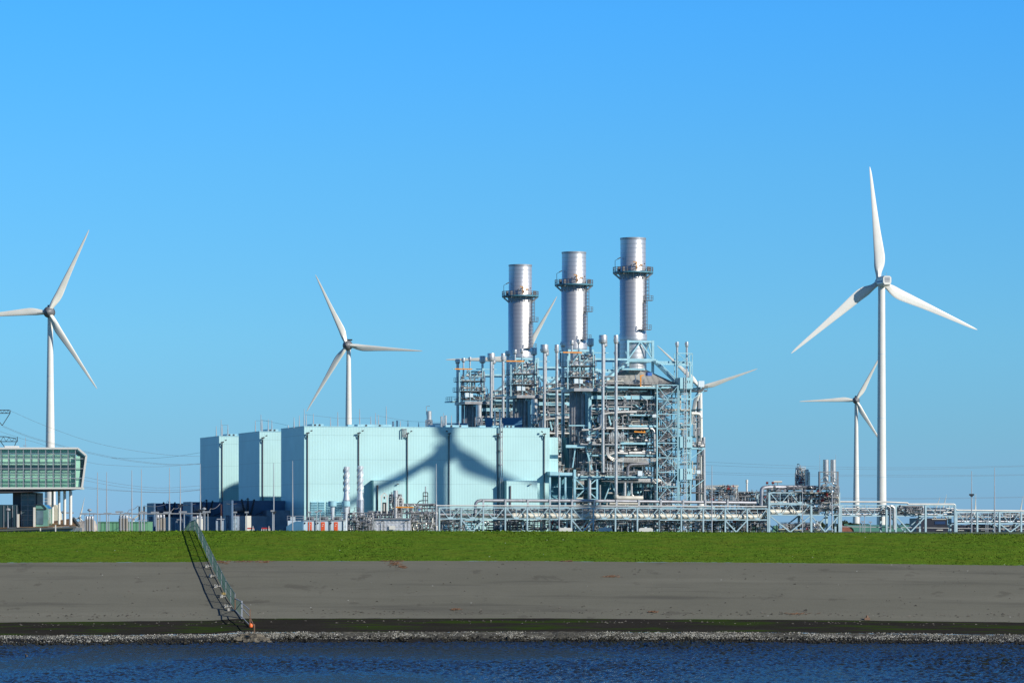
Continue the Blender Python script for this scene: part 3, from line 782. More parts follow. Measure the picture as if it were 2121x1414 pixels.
    for k in range(4): mb.cyl((SA + (-1.6 + k * 1.2), SB - 3.35, zp + 1.6 + .4 * (k % 2)), (SA + (-1.6 + k * 1.2), SB - 3.75, zp + 1.6 + .4 * (k % 2)), .17, n=8)
    mb.build('sample_port', DARK, t)
    return t
ut(chimney(), '{U} of the three tall silver chimneys')

# ------------------------------------------------------------------ vent pipes with silencers
def vent(px, top, hs, ws, wpz, bottom, b, tpl, stay=0):
    a = ua(px, b); k = .127
    z1 = uf(px, top, b)[1]; z0 = uf(px, bottom, b)[1]; zs = uf(px, top + hs, b)[1]
    t = thing('vent_pipe', '', 'vent pipe', (a, b, z0), U, 'vent pipes on the boilers')
    mb = MB(); mb.cyl((a, b, z0), (a, b, zs + .1), wpz * k / 2, n=14)
    n = max(1, int((zs - z0) / 5)); mb.build('pipe', PIPE, t, True)
    for i in range(1, n):
        zz = z0 + (zs - z0) * i / n
        if i % 2: continue
        mb = MB(); mb.box(a - wpz * k * .6, a + wpz * k * .6, b - wpz * k * .6, b + wpz * k * .6, zz - .12, zz + .12); mb.build('clamp', GREYST, t)
    r = ws * k / 2
    mb = MB(); mb.lathe((a, b), [(wpz * k / 2, zs - .25), (r * .97, zs), (r, zs + .15), (r, z1 - .12), (r * .96, z1), (r * .8, z1), (r * .8, z1 - .6)], 20, False); si = mb.build('silencer', PIPE, t, True)
    mb = MB(); mb.box(a - r - .12, a - r + .03, b - .1, b + .1, zs + .5, zs + .75); mb.build('lifting_lug', GREYST, si)
    ut(t, tpl)
    return t
vent(1166, 708, 9, 11, 7, 962, 24, 'tall dark vent pipe left of the {U} boiler, standing clear behind its left end')
vent(1184.5, 705, 8, 8.5, 4, 792, 0, 'slim vent with small drum over the yellow beam of the {U} boiler')
vent(1199, 703, 8, 7, 3.6, 792, 2, 'slimmest vent of the {U} boiler, directly right of the one over its yellow beam')
vent(1223, 701, 15, 14, 5.6, 796, 20, 'vent with square-looking dark drum behind the upper left deck of the {U} boiler')
vent(1251.5, 705, 12, 13, 4.5, 800, 1, 'vent half hidden behind the widest drum of the {U} boiler')
vent(1249, 694, 16, 17, 6.5, 978, -7, 'vent with the widest silver drum, down the front of the {U} boiler')
vent(1276, 694, 16, 9.5, 6.5, 1030, -7, 'longest front vent of the {U} boiler, with a narrow drum')
vent(1402.5, 708, 9, 7, 4.5, 786, 0, 'left vent of the pair at the right corner of the {U} boiler')
vent(1422.5, 708, 9, 7, 4.5, 786, 0, 'right vent of the pair at the right corner of the {U} boiler')

# ------------------------------------------------------------------ heat recovery boilers
def boiler():
    t = thing('boiler', '', 'boiler', (ua(1290, 8), 8, GZ), U, 'steel framed boilers')
    def P3(px, py, b): a, z = uf(px, py, b); return Vector((a, b, z))
    PIPES = []
    def part(name, mb, m, par=None, smooth=False):
        if name == 'pipe': PIPES.append((mb, m)); return
        return mb.build(name, m, par or t, smooth)
    def col_(px, y0, y1, w_, b): 
        a = ua(px, b); mb = MB(); mb.box(a - w_ / 2, a + w_ / 2, b - w_ / 2, b + w_ / 2, GZ if y1 > 1090 else uz(y1, px, b), uz(y0, px, b)); part('column', mb, CYST)
    def gir(x0, x1, y, h, b, w_=.4, m=None):
        mb = MB(); mb.box(ua(x0, b), ua(x1, b), b - w_ / 2, b + w_ / 2, uz(y, (x0 + x1) / 2, b) - h / 2, uz(y, (x0 + x1) / 2, b) + h / 2); part('girder', mb, m or CYST)
    def brace(x0, y0, x1, y1, b, w_=.32, b2=None): mb = MB(); mb.bar(P3(x0, y0, b), P3(x1, y1, b if b2 is None else b2), w_ * .8); part('brace', mb, CYST)
    # casings
    a0, a1 = ua(1224, 2), ua(1358, 2)
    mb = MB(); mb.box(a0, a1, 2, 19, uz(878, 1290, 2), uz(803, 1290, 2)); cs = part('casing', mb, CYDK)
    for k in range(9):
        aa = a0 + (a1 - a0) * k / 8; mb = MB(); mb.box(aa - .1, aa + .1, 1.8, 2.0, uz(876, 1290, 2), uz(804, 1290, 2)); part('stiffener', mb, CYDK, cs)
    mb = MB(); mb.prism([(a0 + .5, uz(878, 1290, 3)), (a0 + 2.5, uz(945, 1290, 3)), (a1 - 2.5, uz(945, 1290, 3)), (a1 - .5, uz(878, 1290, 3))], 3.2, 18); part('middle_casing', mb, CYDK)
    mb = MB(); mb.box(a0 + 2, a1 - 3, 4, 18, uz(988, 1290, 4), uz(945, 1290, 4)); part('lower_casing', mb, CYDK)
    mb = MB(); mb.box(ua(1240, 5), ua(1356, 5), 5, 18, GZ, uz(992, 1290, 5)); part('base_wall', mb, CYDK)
    mb = MB(); mb.box(ua(1139, 3), ua(1186, 3), 3, 16, GZ, uz(984, 1160, 3)); iw = part('inlet_duct', mb, CYDK)
    for k in range(4):
        z = uz(1080 - k * 24, 1160, 3); mb = MB(); mb.box(ua(1139, 3) - .05, ua(1186, 3) + .05, 2.85, 3.0, z - .1, z + .1); part('stiffener', mb, CYST, iw)
    # big diffuser bits (trapezoid flanges)
    mb = MB(); mb.prism([(ua(1167, -3), uz(978, 1170, -3)), (ua(1190, -3), uz(978, 1170, -3)), (ua(1190, -3), uz(984, 1170, -3)), (ua(1139, -3), uz(984, 1170, -3)), (ua(1139, -3), uz(976, 1170, -3))], -3, 2); part('duct_lintel', mb, CYST)
    # left bundle of vertical ducts
    for k in range(7):
        a = ua(1181 + k * 3.9, 1); mb = MB(); mb.cyl((a, 1 + .2 * (k % 2), uz(968, 1190, 1)), (a, 1 + .2 * (k % 2), uz(808, 1190, 1)), .23, n=8); part('downcomer', mb, PIPED, None, True)
    a = ua(1207, .5); mb = MB(); mb.cyl((a, .5, uz(885, 1205, 1)), (a, .5, uz(816, 1205, 1)), .6, n=14); part('steam_drum', mb, PIPED, None, True)
    mb = MB(); mb.prism([(ua(1177, 0), uz(905, 1180, 0)), (ua(1214, 0), uz(905, 1180, 0)), (ua(1206, 0), uz(968, 1180, 0)), (ua(1184, 0), uz(968, 1180, 0))], 2.2, 6); part('hopper', mb, CYDK)
    # columns
    for px, y0, y1, w_, b in ((1190, 972, 1097, .62, -3), (1237, 972, 1097, .62, -3), (1221, 803, 1097, .85, -1.5), (1300, 806, 1097, .45, -1), (1290, 880, 990, .45, -2.6), (1357, 806, 1097, .6, 0),
                              (1221, 803, 1097, .8, 19), (1290, 806, 1097, .8, 19), (1357, 806, 1097, .8, 19), (1190, 806, 1097, .6, 12), (1430, 752, 1097, .35, -3), (1428, 806, 1097, .6, 10), (1176, 730, 806, .3, -4), (1201, 722, 806, .3, -4), (1229, 728, 806, .3, -4), (1229, 728, 806, .3, 5), (1180, 745, 806, .3, 5)):
        col_(px, y0, y1, w_, b)
    for a_ in (1139, 1159, 1171): col_(a_, 985, 1097, .45, -2)
    # girders
    for x0, x1, y, h, b in ((1200, 1358, 744, .5, 1), (1358, 1432, 750, .5, 1), (1200, 1358, 748, .45, 14), (1358, 1432, 754, .4, 14), (1224, 1357, 823, .95, -2), (1222, 1300, 806, .4, -3), (1172, 1215, 924, .75, -3), (1215, 1283, 921, .5, -3),
                            (1236, 1357, 943, .45, -3), (1190, 1350, 989, .5, -3.2), (1190, 1237, 1011, .3, -3), (1190, 1237, 1034, .4, -3), (1178, 1222, 881, .3, -3), (1224, 1300, 846, .35, -2.5), (1224, 1300, 897, .3, -2.5), (1240, 1356, 1056, .4, -3),
                            (1160, 1260, 730, .22, -4), (1176, 1229, 757, .25, -4), (1176, 1229, 780, .25, -4), (1139, 1190, 985, .45, -2.2), (1404, 1432, 826, .5, -3), (1404, 1432, 880, .4, -3), (1404, 1432, 938, .4, -3), (1404, 1432, 986, .4, -3), (1404, 1432, 1040, .4, -3), (1140, 1176, 806, .3, 10), (1140, 1176, 860, .3, 10)):
        gir(x0, x1, y, h, b)
    for z in (850, 905, 960, 1010):
        for b in (19.3,): gir(1190, 1428, z, .5, b)
    for px in (1221, 1300, 1357, 1430):
        for y in (806, 850, 905, 960, 1020):
            a = ua(px, 8); mb = MB(); mb.box(a - .2, a + .2, -1, 19, uz(y, px, 8) - .25, uz(y, px, 8) + .25); part('cross_beam', mb, CYST)
    # braces
    for args in ((1192, 992, 1212, 1011, -3), (1235, 992, 1214, 1011, -3), (1192, 1032, 1212, 1012, -3), (1235, 1032, 1214, 1012, -3), (1213, 925, 1226, 972, -2.6, .5), (1192, 925, 1186, 968, -2), (1232, 925, 1222, 940, -2.6), (1280, 925, 1300, 942, -2.8, .4),
                 (1224, 806, 1200, 790, -3.2), (1199, 806, 1220, 818, -3.2, .4), (1178, 881, 1210, 881, -3.2), (1208, 884, 1222, 900, -3), (1290, 846, 1305, 870, -2), (1345, 846, 1325, 870, -2), (1316, 838, 1326, 846, -1.8), (1336, 838, 1326, 846, -1.8),
                 (1257, 846, 1265, 880, -2.6, .5), (1286, 846, 1270, 870, -2.6), (1275, 925, 1285, 942, -2.6), (1250, 1040, 1266, 998, 0, .35), (1282, 1040, 1266, 998, 0, .35), (1300, 1040, 1310, 998, -2, .35), (1335, 998, 1318, 1040, 1, .4), (1335, 998, 1350, 1040, 1, .4),
                 (1240, 1096, 1256, 1058, -3), (1273, 1058, 1256, 1096, -3), (1336, 945, 1348, 985, -1), (1322, 895, 1336, 915, -1), (1224, 862, 1238, 895, -2.4), (1240, 897, 1226, 920, -2.4),
                 (1180, 760, 1200, 732, -4, .25), (1202, 758, 1228, 732, -4, .25), (1202, 782, 1228, 759, -4, .22), (1178, 782, 1200, 759, -4, .22), (1242, 945, 1262, 985, -2.2), (1288, 945, 1268, 985, -2.2)):
        brace(*args)
    # stack frame and hood
    c0, c1 = ua(1300.5, 4.4), ua(1352, 4.4); zt, zb = pz(706), pz(790)
    bs = (4.4, 12.2)
    for a in (c0, c1):
        for b in bs: mb = MB(); mb.box(a - .3, a + .3, b - .3, b + .3, zb - 1, zt); part('column', mb, CYST)
    zr = pz(746)
    for z in (zt, zr):
        for b in bs: mb = MB(); mb.box(c0 + .3, c1 - .3, b - .25, b + .25, z - .6, z - .05); part('girder', mb, CYST)
        for a in (c0, c1): mb = MB(); mb.box(a - .22, a + .22, bs[0] + .3, bs[1] - .3, z - .58, z - .07); part('girder', mb, CYST)
    mid = (c0 + c1) / 2; bm = sum(bs) / 2
    for b in bs:
        for a in (c0, c1): mb = MB(); mb.bar((mid, b - .05, zt - .4), (a, b - .05, zr), .32); part('brace', mb, CYST)
    for a in (c0, c1):
        for b in bs: mb = MB(); mb.bar((a, bm, zt - .4), (a, b, zr), .3); part('brace', mb, CYST)
    for (x0, y0, x1, y1) in ((1298, 750, 1238, 800), (1356, 747, 1406, 796)):
        for b0, b1 in ((4, -.5), (12.5, 17)):
            mb = MB(); mb.bar(P3(x0, y0, b0), P3(x1, y1, b1), 1.3, .7); part('raking_strut', mb, CYST)
    # hood: circle to rectangle
    zh0, zh1 = pz(799), pz(766)
    ra0, ra1, rb0, rb1 = ua(1246, 0), ua(1408, 0), -.3, 18.5
    n = 32; vs = []
    for i in range(n):
        an = 2 * math.pi * i / n; c, s_ = math.cos(an), math.sin(an); k = 1 / max(abs(c), abs(s_))
        vs.append(((ra0 + ra1) / 2 + c * k * (ra1 - ra0) / 2, (rb0 + rb1) / 2 + s_ * k * (rb1 - rb0) / 2, zh0))
    for i in range(n):
        an = 2 * math.pi * i / n; vs.append((SA + 3.6 * math.cos(an), SB + 3.6 * math.sin(an), zh1))
    mb = MB(); mb.add(vs, [(i, (i + 1) % n, n + (i + 1) % n, n + i) for i in range(n)]); part('hood', mb, LAG)
    # decks
    A = lambda px: ua(px, -3)
    def Z(py): return uz(py, 1300, -3)
    platform(t, A(1240), A(1362), -4.2, -.4, Z(800.5), 'f', .45)
    platform(t, A(1362), A(1432), -4.2, 18, Z(800), 'fb', .45)
    platform(t, A(1184), A(1239.5), -5.2, 6, Z(805), 'flb', .8, GREYST)
    platform(t, A(1180), A(1232), -4.6, 5, Z(758), 'fl', .2, RAIL)
    platform(t, A(1178), A(1234), -4.8, 5, Z(781), 'fl', .2, RAIL)
    platform(t, A(1160), A(1175), -2, 4, Z(803), 'fl', .4)
    platform(t, A(1298), A(1346), 1, 4, pz(763, 1320, 2), 'f', .45)
    platform(t, A(1303), A(1357), -3.6, 1.5, Z(858), 'f', .35)
    platform(t, A(1300), A(1357), -4.0, 1.5, Z(880), 'f', .5)
    platform(t, A(1200), A(1283), -4.0, .5, Z(919), 'f', .3, GREYST)
    platform(t, A(1283), A(1357), -3.6, 1.5, Z(916), 'f', .5)
    platform(t, A(1200), A(1350), -4.0, 1.5, Z(986), 'f', .3)
    platform(t, A(1226), A(1357), -3.4, 1, Z(942), 'f', .3)
    platform(t, A(1432.5), A(1465), -3, 3, Z(806), 'frl', .35, RAIL)
    platform(t, A(1432.5), A(1460), -3, 3, Z(926), 'frl', .35, CYST)
    platform(t, A(1432.5), A(1456), -3, 3, Z(990), 'frl', .35, RAIL)
    platform(t, A(1432.5), A(1458), -3, 3, Z(1018), 'frl', .3, RAIL)
    for y in (806, 926, 990): brace(1432, y + 22, 1458, y + 3, -3, .25)
    # yellow runway beam and hoists
    mb = MB(); mb.box(ua(1166, -5), ua(1205, -5), -5.2, -4.8, uz(731, 1185, -5), uz(728.5, 1185, -5)); part('runway_beam', mb, ORANGE)
    mb = MB(); p = P3(1327, 803, -4); mb.bar(p, p + Vector((0, 0, 3.2)), .3); mb.bar(p + Vector((-.2, 0, 3.1)), p + Vector((.8, 0, 3.3)), .35, .3); part('jib_crane', mb, ORANGE)
    mb = MB(); p = P3(1333, 896, -3.4); mb.bar(p + Vector((-.5, 0, 2.2)), p + Vector((.4, 0, 0)), .3); mb.bar(p + Vector((-.5, 0, 2.2)), p + Vector((-.6, 0, .2)), .25); mb.bar(p + Vector((-2.6, 0, .3)), p + Vector((.7, 0, .1)), .28); part('jib_crane', mb, ORANGE)
    mb = MB(); mb.box(*[v for pr in ((ua(1341, -3), ua(1350, -3)), (-3.2, -1.4), (uz(778, 1345, -3), uz(771, 1345, -3))) for v in pr]); part('blue_machine', mb, BLUE)
    # cabins and boxes on the decks
    for (px, py, w_, h, m) in ((1193, 789, 1.1, 1.2, CABIN), (1203, 790, .9, 1.1, CABIN), (1218, 909, .9, .9, CABIN), (1355, 861, 1.2, .8, CABIN), (1276, 846, 1.3, .8, CABIN), (1446, 977, 1.0, .9, CABIN), (1452, 795, 1.6, 1.6, CABIN), (1325, 980, 1.2, 1.3, CABIN)):
        p = P3(px, py, -4.1); mb = MB(); mb.box(p.x - w_ / 2, p.x + w_ / 2, -4.5, -3.7, p.z - h / 2, p.z + h / 2); part('control_box', mb, m)
    # piping: individually routed
    rnd = random.Random(77)
    def rpipe(x0, x1, y0, y1, b0, b1, r0=.10, r1=.24, vert=None, m=None):
        px = rnd.uniform(x0, x1); py = rnd.uniform(y0, y1); b = rnd.uniform(b0, b1); p = P3(px, py, b); pts = [p]
        v = rnd.random() < .5 if vert is None else vert
        for s in range(rnd.choice((1, 2, 3, 3))):
            if v: d = Vector((0, 0, rnd.choice((-1, 1)) * rnd.uniform(1.5, 6)))
            else: d = Vector((rnd.choice((-1, 1)) * rnd.uniform(1.5, 8), 0, 0))
            q = pts[-1] + d; q.x = min(max(q.x, ua(x0, b)), ua(x1, b)); q.z = min(max(q.z, uz(y1, px, b)), uz(y0, px, b))
            if (q - pts[-1]).length > .6: pts.append(q)
            v = not v
        if len(pts) < 2: return
        mb = MB(); mb.tube(pts, rnd.uniform(r0, r1), 6, bend=.5); part('pipe', mb, m or rnd.choice((PIPE, PIPE, PIPE, PIPED, GREYST, PIPEC)), None, True)
    for zone in ((1240, 1355, 828, 856, 12), (1240, 1355, 860, 880, 12), (1240, 1355, 884, 914, 18), (1200, 1355, 922, 941, 18), (1200, 1350, 945, 985, 26), (1192, 1240, 890, 920, 6), (1180, 1232, 735, 800, 34), (1245, 1360, 806, 822, 8), (1434, 1455, 860, 1030, 12), (1240, 1430, 775, 800, 10), (1192, 1355, 992, 1050, 14), (1362, 1430, 806, 1060, 60), (1225, 1357, 812, 985, 60)):
        for _ in range(zone[4]): rpipe(zone[0], zone[1], zone[2], zone[3], -3.2, .6)
    for x0_, x1_, y_, n_ in ((1240, 1357, 808, 4), (1240, 1357, 832, 3), (1225, 1357, 868, 3), (1225, 1300, 852, 3), (1200, 1357, 930, 4), (1195, 1357, 955, 4), (1195, 1357, 976, 3), (1360, 1430, 810, 4), (1240, 1357, 994, 3), (1362, 1432, 792, 3), (1240, 1300, 790, 3)):
        for k in range(n_):
            y = y_ + k * 2.3; b = rnd.uniform(-3.4, -.5); xa = rnd.uniform(x0_, x0_ + 30); xb = rnd.uniform(x1_ - 40, x1_)
            mb = MB(); mb.tube([P3(xa, y, b), P3(xb, y, b)], rnd.uniform(.07, .13), 6); part('pipe', mb, rnd.choice((PIPE, PIPED, RAIL, GREYST)), None, True)
    # named runs seen in the photograph
    def run(pts, r, m=PIPE, b=-4): mb = MB(); mb.tube([P3(x, y, b) for x, y in pts], r, 10, bend=1.2); part('pipe', mb, m, None, True)
    run([(1245, 858), (1245, 886), (1222, 890), (1205, 890)], .28); run([(1250, 887), (1355, 887), (1356, 935)], .3); run([(1240, 875), (1240, 860), (1260, 855), (1300, 853), (1318, 853)], .35, b=-3.4)
    run([(1302, 938), (1352, 938)], .55, PIPE, -3); run([(1262, 941), (1275, 937), (1300, 939)], .35)
    run([(1300, 985), (1300, 962), (1345, 960)], .42, PIPED); run([(1440, 850), (1440, 905)], .35, PIPE, -1); run([(1432, 856), (1452, 856), (1453, 1036)], .4, WHITEG, -2)
    run([(1446.5, 830), (1446.5, 975)], .38, PIPED, 1); run([(1458, 905), (1459, 1036)], .38, PIPE, -2.5); run([(1447, 985), (1447, 1040)], .75, PIPED, 2)
    run([(1276, 1024), (1276, 1031), (1331, 1031)], .62, PIPEC, -7); run([(1262, 1042), (1325, 1042)], .45, PIPEC, -6)
    run([(1294, 998), (1294, 1060)], .42, PIPE, -2); run([(1221, 990), (1221, 1045)], .45, PIPE, -4); run([(1308, 1000), (1308, 1025), (1316, 1030)], .3, PIPE, -3); run([(1350, 1000), (1358, 1000), (1359, 1060)], .38, PIPE, -3)
    for k in range(4): run([(1285, 948 + 2.6 * k), (1310, 948 + 2.6 * k), (1370, 950 + 2.6 * k)], .11, PIPE, -4.2)
    for k in range(3): run([(1255 + k * 2.4, 925), (1255 + k * 2.4, 940 + k), (1268 + k * 2, 955 - 2.4 * k), (1290, 955 - 2.4 * k)], .12, PIPE, -4.2)
    for k in range(3): run([(1322, 992 + 2.4 * k), (1365, 992 + 2.4 * k), (1375, 999 + 2.4 * k), (1400, 1000 + 2.4 * k)], .13, PIPE, -4.6)
    for k in range(8):
        x = 1258 + k * 4.2 + (k % 2); mb = MB(); p, q = P3(x, 984, -3), P3(x, 952 + 6 * rnd.random(), -3); mb.cyl(p, q, .2, n=8); mb.cyl(p.lerp(q, .4), p.lerp(q, .55), .34, n=8); part('riser', mb, PIPE, None, True)
    for k in range(9):
        x = 1262 + k * 3.6; mb = MB(); p, q = P3(x, 914, -3), P3(x, 898 - 3 * (k % 3), -3); mb.cyl(p, q, .18, n=8); mb.cyl(p.lerp(q, .5), p.lerp(q, .7), .3, n=8); part('riser', mb, PIPE, None, True)
    # valves and motors
    for _ in range(80):
        z = rnd.choice(((1180, 1232, 735, 800), (1244, 1355, 850, 858), (1180, 1232, 760, 800), (1205, 1355, 975, 985), (1205, 1280, 908, 918), (1285, 1350, 905, 914), (1240, 1355, 930, 940), (1434, 1455, 915, 924)))
        p = P3(rnd.uniform(z[0], z[1]), rnd.uniform(z[2], z[3]), rnd.uniform(-3.9, -2)); s = rnd.uniform(.2, .5)
        mb = MB(); mb.cyl(p - Vector((s, 0, 0)), p + Vector((s, 0, 0)), s * .75, n=8); mb.cyl(p, p + Vector((0, 0, s * 2)), s * .3, n=6); mb.cyl(p + Vector((0, 0, s * 2)), p + Vector((0, 0, s * 2.2)), s * .9, n=8)
        part('valve', mb, rnd.choice((PIPE, PIPE, GREYST, PIPED, RED if rnd.random() < .12 else PIPE)), None, True)
    def size(mb):
        xs = [[v[k] for v in mb.v] for k in range(3)]; return (max(xs[0]) - min(xs[0]) + .3) * (max(xs[2]) - min(xs[2]) + .3)
    PIPES.sort(key=lambda q: -size(q[0]))
    for mb, m in PIPES[:100]: mb.build('pipe', m, t, True)
    rest = MB(); ms = []; idx = []
    for mb, m in PIPES[100:]:
        if m not in ms: ms.append(m)
        rest.add(mb.v, mb.f); idx += [ms.index(m)] * len(mb.f)
    o = rest.build('pipework', ms[0], t, True, kind='stuff')
    for m in ms[1:]: o.data.materials.append(m)
    o.data.polygons.foreach_set('material_index', idx)
    return t
ut(boiler(), '{U} of the three steel framed boilers, beneath its chimney')

def stair_tower():
    b0, b1 = -6, -1; a0, a1 = ua(1361, b0), ua(1404, b0); zt = uz(797, 1380, b0)
    t = thing('stair_tower', '', 'stair tower', ((a0 + a1) / 2, (b0 + b1) / 2, GZ), U, 'stair towers of the boilers')
    for a in (a0, a1):
        for b in (b0, b1): mb = MB(); mb.box(a - .15, a + .15, b - .15, b + .15, GZ, zt); mb.build('column', CYST, t)
    n = 10; zs = [GZ + .4 + (zt - GZ - .4) * i / n for i in range(n + 1)]
    for i in range(1, n + 1):
        z = zs[i]
        for b in (b0, b1): mb = MB(); mb.box(a0 + .2, a1 - .2, b - .1, b + .1, z - .1, z + .1); mb.build('girder', CYST, t)
        mid = (a0 + a1) / 2; z0, z1 = zs[i - 1], zs[i]
        if i % 2:
            for a in (a0, a1): mb = MB(); mb.bar((a, b0, z0 + .2), (mid, b0, z1 - .2), .13); mb.build('brace', CYST, t)
        else:
            for a in (a0, a1): mb = MB(); mb.bar((a, b0, z1 - .2), (mid, b0, z0 + .2), .13); mb.build('brace', CYST, t)
    for i in range(1, 14):
        z0, z1 = GZ + .4 + (zt - GZ - .4) * (i - 1) / 13, GZ + .4 + (zt - GZ - .4) * i / 13
        m0, m1 = a0 + 1.4, a1 - .9; zc = (z0 + z1) / 2
        for k, (p, q) in enumerate((((m0, -4.6, z0), (m1, -4.6, zc)), ((m1, -3.2, zc), (m0, -3.2, z1)))):
            mb = MB(); mb.bar(p, q, .9, .22); fl = mb.build('stair_flight', GREYST, t)
            mb = MB()
            for off in (-.45, .45):
                P_, Q_ = Vector(p) + Vector((0, off, 0)), Vector(q) + Vector((0, off, 0))
                mb.rail([P_, Q_], 1.1, .1, 1.0)
            mb.build('handrail', RAIL, fl)
        for (x, z) in ((m1, zc), (m0, z1)):
            mb = MB(); mb.box(x - .5, x + .9, -5.1, -2.7, z - .15, z); ld = mb.build('landing', GREYST, t)
            mb = MB(); mb.rail([Vector((x - .5, -5.1, z)), Vector((x + .9, -5.1, z))], 1.1, .1, .7); mb.build('handrail', RAIL, ld)
    for k in range(11):
        a = a0 + .8 + k * .38; mb = MB(); mb.cyl((a, -1.6 - .3 * (k % 3), GZ + 2), (a, -1.6 - .3 * (k % 3), zt - 2 - k * .8), .11, n=6); mb.build('riser', (PIPE, PIPED, RAIL)[k % 3], t, True)
    for k in range(12):
        z = GZ + 4 + k * 2.9; mb = MB(); mb.box(a0 + .4, a1 - .3, b1 - .8, b1 - .3, z, z + .12); gd = mb.build('gantry', RAIL, t); mb = MB(); mb.rail([Vector((a0 + .4, b1 - .8, z)), Vector((a1 - .3, b1 - .8, z))], 1.1, .09, .9); mb.build('handrail', RAIL, gd)
    return t
ut(stair_tower(), 'cross-braced stair tower at the right front of the {U} boiler')
def lift_tower():
    b0, b1 = -5.5, -2.6; a0, a1 = ua(1406, b0), ua(1430, b0); zt = uz(782, 1415, b0)
    t = thing('lift_tower', '', 'lift tower', ((a0 + a1) / 2, -4, GZ), U, 'lift towers of the boilers')
    for a in (a0 + .1, a1):
        for b in (b0, b1): mb = MB(); mb.box(a - .1, a + .1, b - .1, b + .1, GZ, zt); mb.build('column', CYST, t)
    for i in range(12):
        z0 = GZ + 1 + i * 2.9; mb = MB(); mb.bar((a0, b0, z0), (a1, b0, z0 + 2.9), .14); mb.bar((a0, b0 - .02, z0 + 2.9), (a1, b0 - .02, z0 + 2.9), .16); mb.build('brace', CYST, t)
    am = ua(1417, b0)
    mb = MB()
    for k in (-.3, .3): mb.bar((am + k, b0 - .9, GZ), (am + k, b0 - .9, uz(760, 1417, b0)), .12)
    for i in range(46): mb.bar((am - .3, b0 - .9, GZ + .5 + i * .85), (am + .3, b0 - .9, GZ + 1.0 + i * .85), .09)
    mb.build('lattice_mast', GREYST, t)
    for (y0, y1) in ((782, 806), (904, 928), (970, 994)):
        mb = MB(); mb.box(a0 + .1, a1 + .3, b0 - .75, b1 + .2, uz(y1 - 1, 1415, b0), uz(y0, 1415, b0)); cb = mb.build('landing_cabin', mat('cabin_cyan', (.33, .58, .63), .45, var=.05), t)
        mb = MB()
        for k in range(2): mb = MB(); mb.box(a1 - 1.1 + k * .6, a1 - .95 + k * .6, b0 - .8, b0 - .75, uz(y0 + 11, 1415, b0), uz(y0 + 6, 1415, b0)); mb.build('window_slit', DARK, cb)
    # small frame carrying the vents above
    for a in (ua(1400, 0), ua(1431, 0)):
        for b in (-1.2, 1.2): mb = MB(); mb.box(a - .1, a + .1, b - .1, b + .1, uz(800, 1415, 0), uz(732, 1415, 0)); mb.build('post', CYST, t)
    for y in (732, 757):
        mb = MB(); mb.box(ua(1400, 0), ua(1431, 0), -1.3, -1.1, uz(y, 1415, 0) - .12, uz(y, 1415, 0) + .12); mb.build('girder', CYST, t)
    mb = MB(); mb.bar((ua(1400, 0), -1.2, uz(757, 1415, 0)), (ua(1431, 0), -1.2, uz(732, 1415, 0)), .16); mb.build('brace', CYST, t)
    mb = MB(); mb.bar((ua(1400, 0), -1.2, uz(732, 1415, 0)), (ua(1431, 0), -1.2, uz(757, 1415, 0)), .16); mb.build('brace', CYST, t)
    return t
ut(lift_tower(), 'narrow lift tower with pale box landings on the right of the {U} boiler')

index_kids()
for t_, tpl in list(UNIT_THINGS):
    for i in (1, 2):
        c = copy_tree(t_); c.location = t_.location + VSTEP * i; c['label'] = tpl.replace('{U}', WHICH[i])

# ------------------------------------------------------------------ things on the hall roof
def mast(px, top, D, lb, base=None, r=.12, group='lightning masts', r2=None, m=None, name='lightning_mast', arm=None, zbase=None):
    x = wx(px, D); z0 = GZ if base is None else wz(base, D); z1 = wz(top, D)
    t = thing(name, lb, 'mast' if 'mast' in name else 'rod', (x, D, z0), W, group)
    zm = z0 + (z1 - z0) * .55
    mb = MB(); mb.cyl((x, D, z0), (x, D, zm), r, r * .9, 8); mb.build('pole', m or MASTG, t, True)
    mb = MB(); mb.cyl((x, D, zm), (x, D, z1), r * .75, r2 or r * .45, 8); mb.build('rod', m or MASTG, t, True)
    if arm:
        mb = MB(); mb.bar((x - .5, D, wz(arm, D)), (x + .5, D, wz(arm, D)), .25, .35); mb.bar((x, D, wz(arm, D) - .4), (x, D, wz(arm, D)), .5, .4); mb.build('bracket', DARK, t)
    return t
# roof rods, hall by hall
def roofD(px): return 985 + (px - 630) / 507 * 17 + 8
ROOF3 = [(448, 882), (458, 869), (460.5, 879), (472, 879)]
ROOF2 = [(529, 871), (540.5, 858), (543, 869), (555.5, 868), (563, 870)]
ROOF1 = [(597, 880), (609, 864), (620, 860), (630, 846), (634, 857), (649, 856), (684.6, 865), (699.6, 853), (745, 847), (768, 862), (778, 855), (784, 859), (800, 841), (829, 871), (845, 870), (919, 855), (935, 860), (951, 871), (867, 874)]
RODW = {448: 'shortest, leftmost', 458: 'tallest', 460.5: 'third', 472: 'rightmost'}
for px, top in ROOF3: mast(px, top, 1092, f'thin rod on the leftmost hall roof, {RODW[px]} of four', 903.5, .14, 'roof lightning rods', name='lightning_rod')
for k, (px, top) in enumerate(ROOF2): mast(px, top, 1041, f'thin rod on the middle hall roof, number {k + 1} of five counted from its left corner', 893.5, .14, 'roof lightning rods', name='lightning_rod')
